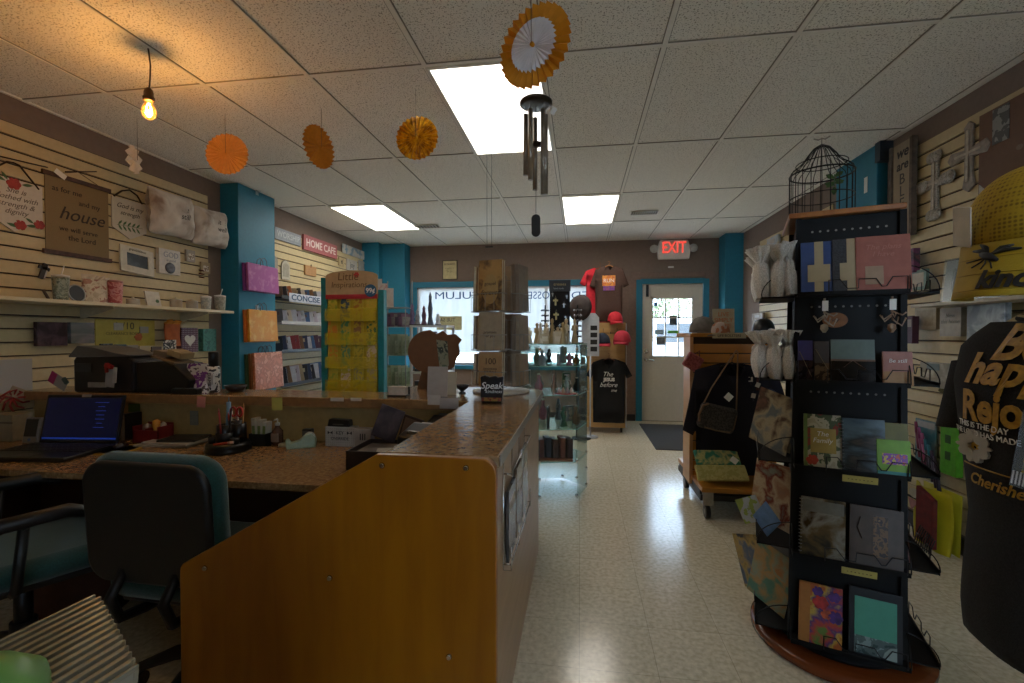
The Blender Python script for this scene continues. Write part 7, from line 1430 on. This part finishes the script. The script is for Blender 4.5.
# ================================================================== dressed display form
MX, MY = .972, 1.06
mq = E('display_form', 'cream display form with cylindrical neck on a stand at the right edge', 'mannequin', (MX, MY, 0), -1.42)
CRF = mat('#b8a878', .5, noise=.02)
MB().lathe([(.17, 0), (.17, .012), (.03, .02), (.018, .03), (.018, .72), (.001, .73)], 28).build('stand', mat('#2a2826', .4, metal=.5), mq)
PRF = [(.62, .17, .10), (.72, .175, .11), (.82, .17, .105), (.92, .162, .10), (1.02, .17, .11), (1.12, .185, .12), (1.22, .20, .12), (1.30, .19, .10), (1.345, .13, .075), (1.37, .075, .065)]
def torso(g, sc=1.0, z0=.62, z1=1.36, amp=0.0, seed=0):
    pr_ = [(.62, .17, .10), (.72, .175, .11), (.82, .17, .105), (.92, .162, .10), (1.02, .17, .11), (1.12, .185, .12), (1.22, .20, .12), (1.30, .19, .10), (1.345, .13, .075), (1.37, .075, .065)]
    def f(u, v):
        z = z0 + (z1 - z0) * v; 
        for i in range(len(pr_) - 1):
            if pr_[i][0] <= z <= pr_[i + 1][0] + 1e-6: break
        t = (z - pr_[i][0]) / (pr_[i + 1][0] - pr_[i][0]); w = pr_[i][1] + t * (pr_[i + 1][1] - pr_[i][1]); d = pr_[i][2] + t * (pr_[i + 1][2] - pr_[i][2])
        a = 2 * PI * u; k = 1 + amp * math.sin(a * 9 + z * 6 + seed) * max(0, (1.2 - z)) * 2; return (math.cos(a) * (w + sc) * k, math.sin(a) * (d + sc) * k, z)
    g.grid(f, 40, 26, cu=True)
g = MB(); torso(g, 0.0, .74); g.build('torso', CRF, mq)
MB().lathe([(.07, 1.34), (.062, 1.37), (.058, 1.42), (.058, 1.47), (.075, 1.53), (.088, 1.60), (.075, 1.66), (.001, 1.69)], 28).build('neck_and_head', CRF, mq)
CH = mat('#1f2022', .95, noise=.25, scale=250, bump=.15, bscale=500)
ts = E('tshirt', 'charcoal T-shirt with gold Be happy Rejoice lettering on the display form', 'shirt', (MX, MY, 0), -1.42)
g = MB(); torso(g, .018, .66, 1.345, .012); g.build('shirt_body', CH, ts, solid=.003)
for s in (-1, 1):
    g = MB(); P0, P1 = Vector((s * .165, 0, 1.26)), Vector((s * .185, -.005, 1.10)); ax = (P1 - P0).normalized()
    g.grid(lambda u, v: P0.lerp(P1, v) + Vector((math.cos(2 * PI * u) * (.062 + .008 * v) * abs(ax.z) + 0, math.sin(2 * PI * u) * (.078 + .01 * v), -math.cos(2 * PI * u) * .06 * ax.x)), 24, 6, cu=True); g.build('sleeve', CH, ts, solid=.003)
MB().tube([(math.cos(t) * .088, math.sin(t) * .082, 1.362 - .015 * max(0, -math.sin(t))) for t in [2 * PI * i / 28 for i in range(28)]], .005, 6, True).build('collar', CH, ts)
GOLD = mat('#b5881c', .5, noise=.15, scale=90)
def wrap(o, z_):
    """lay lettering onto the curved shirt front"""
    for v in o.data.vertices:
        x, zz = v.co.x, v.co.y + z_
        for i in range(len(PRF) - 1):
            if zz <= PRF[i + 1][0]: break
        t = min(1.2, max(0, (zz - PRF[i][0]) / (PRF[i + 1][0] - PRF[i][0]))); w_, d_ = PRF[i][1] + t * (PRF[i + 1][1] - PRF[i][1]) + .024, PRF[i][2] + t * (PRF[i + 1][2] - PRF[i][2]) + .024
        k = min(.985, abs(x) / w_); v.co.z += d_ * math.sqrt(1 - k * k)
    o.location.y = -.001
def ttext(s, sz, m, x, z, sh=.3, off=.002, sx=1, name='lettering'):
    o = text(s, sz, m, ts, (0, 0, z), shear=sh, off=off, sx=sx, name=name)
    for v in o.data.vertices: v.co.x += x
    wrap(o, z); return o
ttext('Be', .10, GOLD, .0, 1.30, off=.003); ttext('happy', .088, GOLD, -.0, 1.245, off=.003); ttext('Rejoice', .088, GOLD, .0, 1.165, .05, off=.003, sx=.85)
ttext('Ps 118', .02, WHITE, .09, 1.32, 0, 0); ttext('THIS IS THE DAY\nTHE LORD HAS MADE', .017, WHITE, -.06, 1.118, 0, 0); ttext('Cherished Girl', .034, GOLD, .0, 1.01, .4, .0005)
ttext('________________', .03, GOLD, .0, 1.05, 0, .0005)
ttext('o', .04, mat('#c29a2a', .6), -.075, 1.082, 0, .002, name='daisy_centre')
for k in range(10):
    a = 2 * PI * k / 10; o = []
    for i in range(8): t = 2 * PI * i / 8; o.append((-.075 + math.cos(a) * .024 + math.cos(t) * .010 * abs(math.cos(a)) + math.cos(t) * .005, 1.082 + math.sin(a) * .021 + math.sin(t) * .010 * abs(math.sin(a)) + math.sin(t) * .005))
    MB().prism(o, -.136, -.124).build('daisy_petal', mat('#b9b6ac', .6), ts)
q = E('bagged_necklace', 'clear bag holding a gold and white card pinned on the charcoal T-shirt', 'packet', Vector((MX, MY, 1.10)) + Matrix.Rotation(-1.42, 3, 'Z') @ Vector((.085, -.155, 0)), -1.1, 0, .12)
MB().bb(-.035, .035, 0, .004, -.06, .06).build('insert_card', art(['#b9b4a4', '#8c887c', '#c9a03a', '#d2cec2'], 20, 'noise', .4), q); MB().bb(-.045, .045, -.008, .008, -.07, .075).build('plastic_bag', glass('#e4ecf0', .12, .15), q); MB().bb(-.045, .0, -.009, -.008, -.065, -.04).build('barcode', art(['#d8d8d4', '#1c1c1c', '#d8d8d4', '#1c1c1c'], 60, 'wave', .6, 0), q)
# yellow cap
YC = bpy.data.materials.new('yellow mesh cloth'); YC.use_nodes = True
_n = YC.node_tree.nodes; _l = YC.node_tree.links; _b = _n['Principled BSDF']; _b.inputs['Roughness'].default_value = .8
_tc = _n.new('ShaderNodeTexCoord'); _v = _n.new('ShaderNodeTexVoronoi'); _v.inputs['Scale'].default_value = 130; _v.inputs['Randomness'].default_value = 0; _r = _n.new('ShaderNodeValToRGB')
_r.color_ramp.elements[0].color = rgb('#7a5f08'); _r.color_ramp.elements[1].color = rgb('#b5951a'); _r.color_ramp.elements[0].position = .2; _r.color_ramp.elements[1].position = .5
_l.new(_tc.outputs['Object'], _v.inputs[0]); _l.new(_v.outputs[0], _r.inputs[0]); _l.new(_r.outputs[0], _b.inputs['Base Color'])
YS = mat('#a88c18', .7, noise=.04, bump=.1, bscale=300)
cp = E('baseball_cap', 'yellow mesh cap with a bee and kind lettering on the display form', 'cap', (MX - .055, MY - .02, 1.505), -1.15, .12)
R = .132
g = MB(); g.grid(lambda u, v: (math.cos(2 * PI * u) * R * math.cos(v * PI / 2) ** .75, math.sin(2 * PI * u) * R * 1.12 * math.cos(v * PI / 2) ** .75, .15 * math.sin(v * PI / 2) ** .85), 40, 12, cu=True); g.build('mesh_crown', YC, cp, solid=.003)
def bpt(u, v, lift=0):
    s_ = (u - .5) * 2
    return (s_ * R * .98 * (1 - .06 * v * v), -R * 1.12 * math.sqrt(max(0, 1 - (s_ * .96) ** 2)) - v * .085 * (1 - abs(s_) ** 3) - lift, -.095 * v - .02 * v * s_ ** 2 + .006 + lift * .6)
g = MB(); g.grid(lambda u, v: bpt(u, v), 24, 8); g.build('bill', YS, cp, solid=.004)
MB().lathe([(.009, -.002), (.008, .004), (.001, .006)], 12, (0, 0, .15)).build('top_button', YS, cp)
for v_ in (.3, .6, .9): MB().tube([bpt(.08 + .84 * i / 20, v_, .0025) for i in range(21)], .0006, 4).build('stitch_line', mat('#8a7210', .7), cp)
def on(x, z): return bpt(.5 + x / (2 * R), min(1, max(0, -z / .095)), .004)
bee = MB()
bee.tube([on(-.035, -.022), on(-.02, -.028), on(-.002, -.036)], [.004, .008, .003], 8)
for (x2, z2) in ((.012, -.012), (.025, -.02), (-.045, -.004), (-.055, -.014)): bee.tube([on(-.02, -.026), on((-.02 + x2) / 2, (-.026 + z2) / 2 + .004), on(x2, z2)], [.001, .005, .002], 6)
for (x2, z2) in ((-.042, -.045), (-.022, -.05), (-.004, -.05), (-.06, -.034)): bee.tube([on(-.022, -.03), on((x2 - .022) / 2 + .003, (-.03 + z2) / 2), on(x2, z2)], .0013, 4)
bee.build('bee_emblem', INK, cp)
o = text('kind', .042, INK, cp, (0, 0, 0), off=.0015, rot=(0, 0, 0))
for v in o.data.vertices: x, z_, dd = v.co.x + .02, v.co.y - .07, v.co.z; v.co = Vector(on(x, z_)) + Vector((0, -dd, dd * .6))
MB().bb(-.02, .02, -.001, .001, -.06, .02).build('price_card', mat('#d8d2c4', .6), cp, loc=(-.075, -.14, .065), rot=(.15, .25, -.35))
# ================================================================== front-left counter: row of clear cases and a green box
fc = E('side_counter', 'low side counter at the bottom left in front of the camera', 'counter', (0, 0, 0)); MB().bb(-1.0, -.30, -.25, .46, .67, .70).build('counter_top', LAM, fc); MB().bb(-.98, -.32, -.22, .44, 0, .67).build('cabinet', mat('#3a2414', .5), fc)
MB().bb(-.54, -.30, .14, .43, .70, .928).build('riser', mat('#2c2018', .6), fc)
CC = glass('#c9c4b4', .38, .08); GE = mat('#7f7a6a', .25, noise=.05)
for k in range(14):
    e = E('cd_case', 'clear CD jewel case, %s from the back of the slanted row at bottom left' % ordn[k], 'CD case', Vector((-.487, .400, 1.056)) + Vector((.0098, -.0060, 0)) * k, .28, .10, .0, 'CD cases in the slanted row')
    e.rotation_euler = (.10, 0, 1.457)
    MB().bb(-.142, 0, -.0016, 0, -.125, 0).bb(-.142, 0, -.0102, -.0086, -.125, 0).build('clear_lid', CC, e)
    g = MB(); g.bb(-.142, 0, -.0030, .0002, -.004, .0004).bb(-.142, 0, -.0104, -.0075, -.004, .0004).bb(-.004, .0003, -.0104, .0002, -.125, -.004).bb(-.142, -.13, -.0086, -.0016, -.125, -.004); g.build('case_rim', GE, e, bevel=.0006)
    MB().bb(-.13, -.006, -.0075, -.003, -.12, -.007).build('paper_insert', mat(['#6c675a', '#4f4a40', '#7a7464', '#3a362c'][k % 4], .6), e)
q = E('green_case', 'pale green rounded case at the bottom left corner', 'case', P(-22, 705, Y=.27), .3); MB().lathe([(.001, .03), (.02, .026), (.036, .012), (.04, -.01), (.036, -.10), (.001, -.10)], 28).build('shell', mat('#6a9a4e', .35), q); MB().tube([(math.cos(t) * .0402, math.sin(t) * .0402, -.01) for t in [2 * PI * i / 24 for i in range(24)]], .002, 5, True).build('seam', mat('#4f7a3a', .4), q)
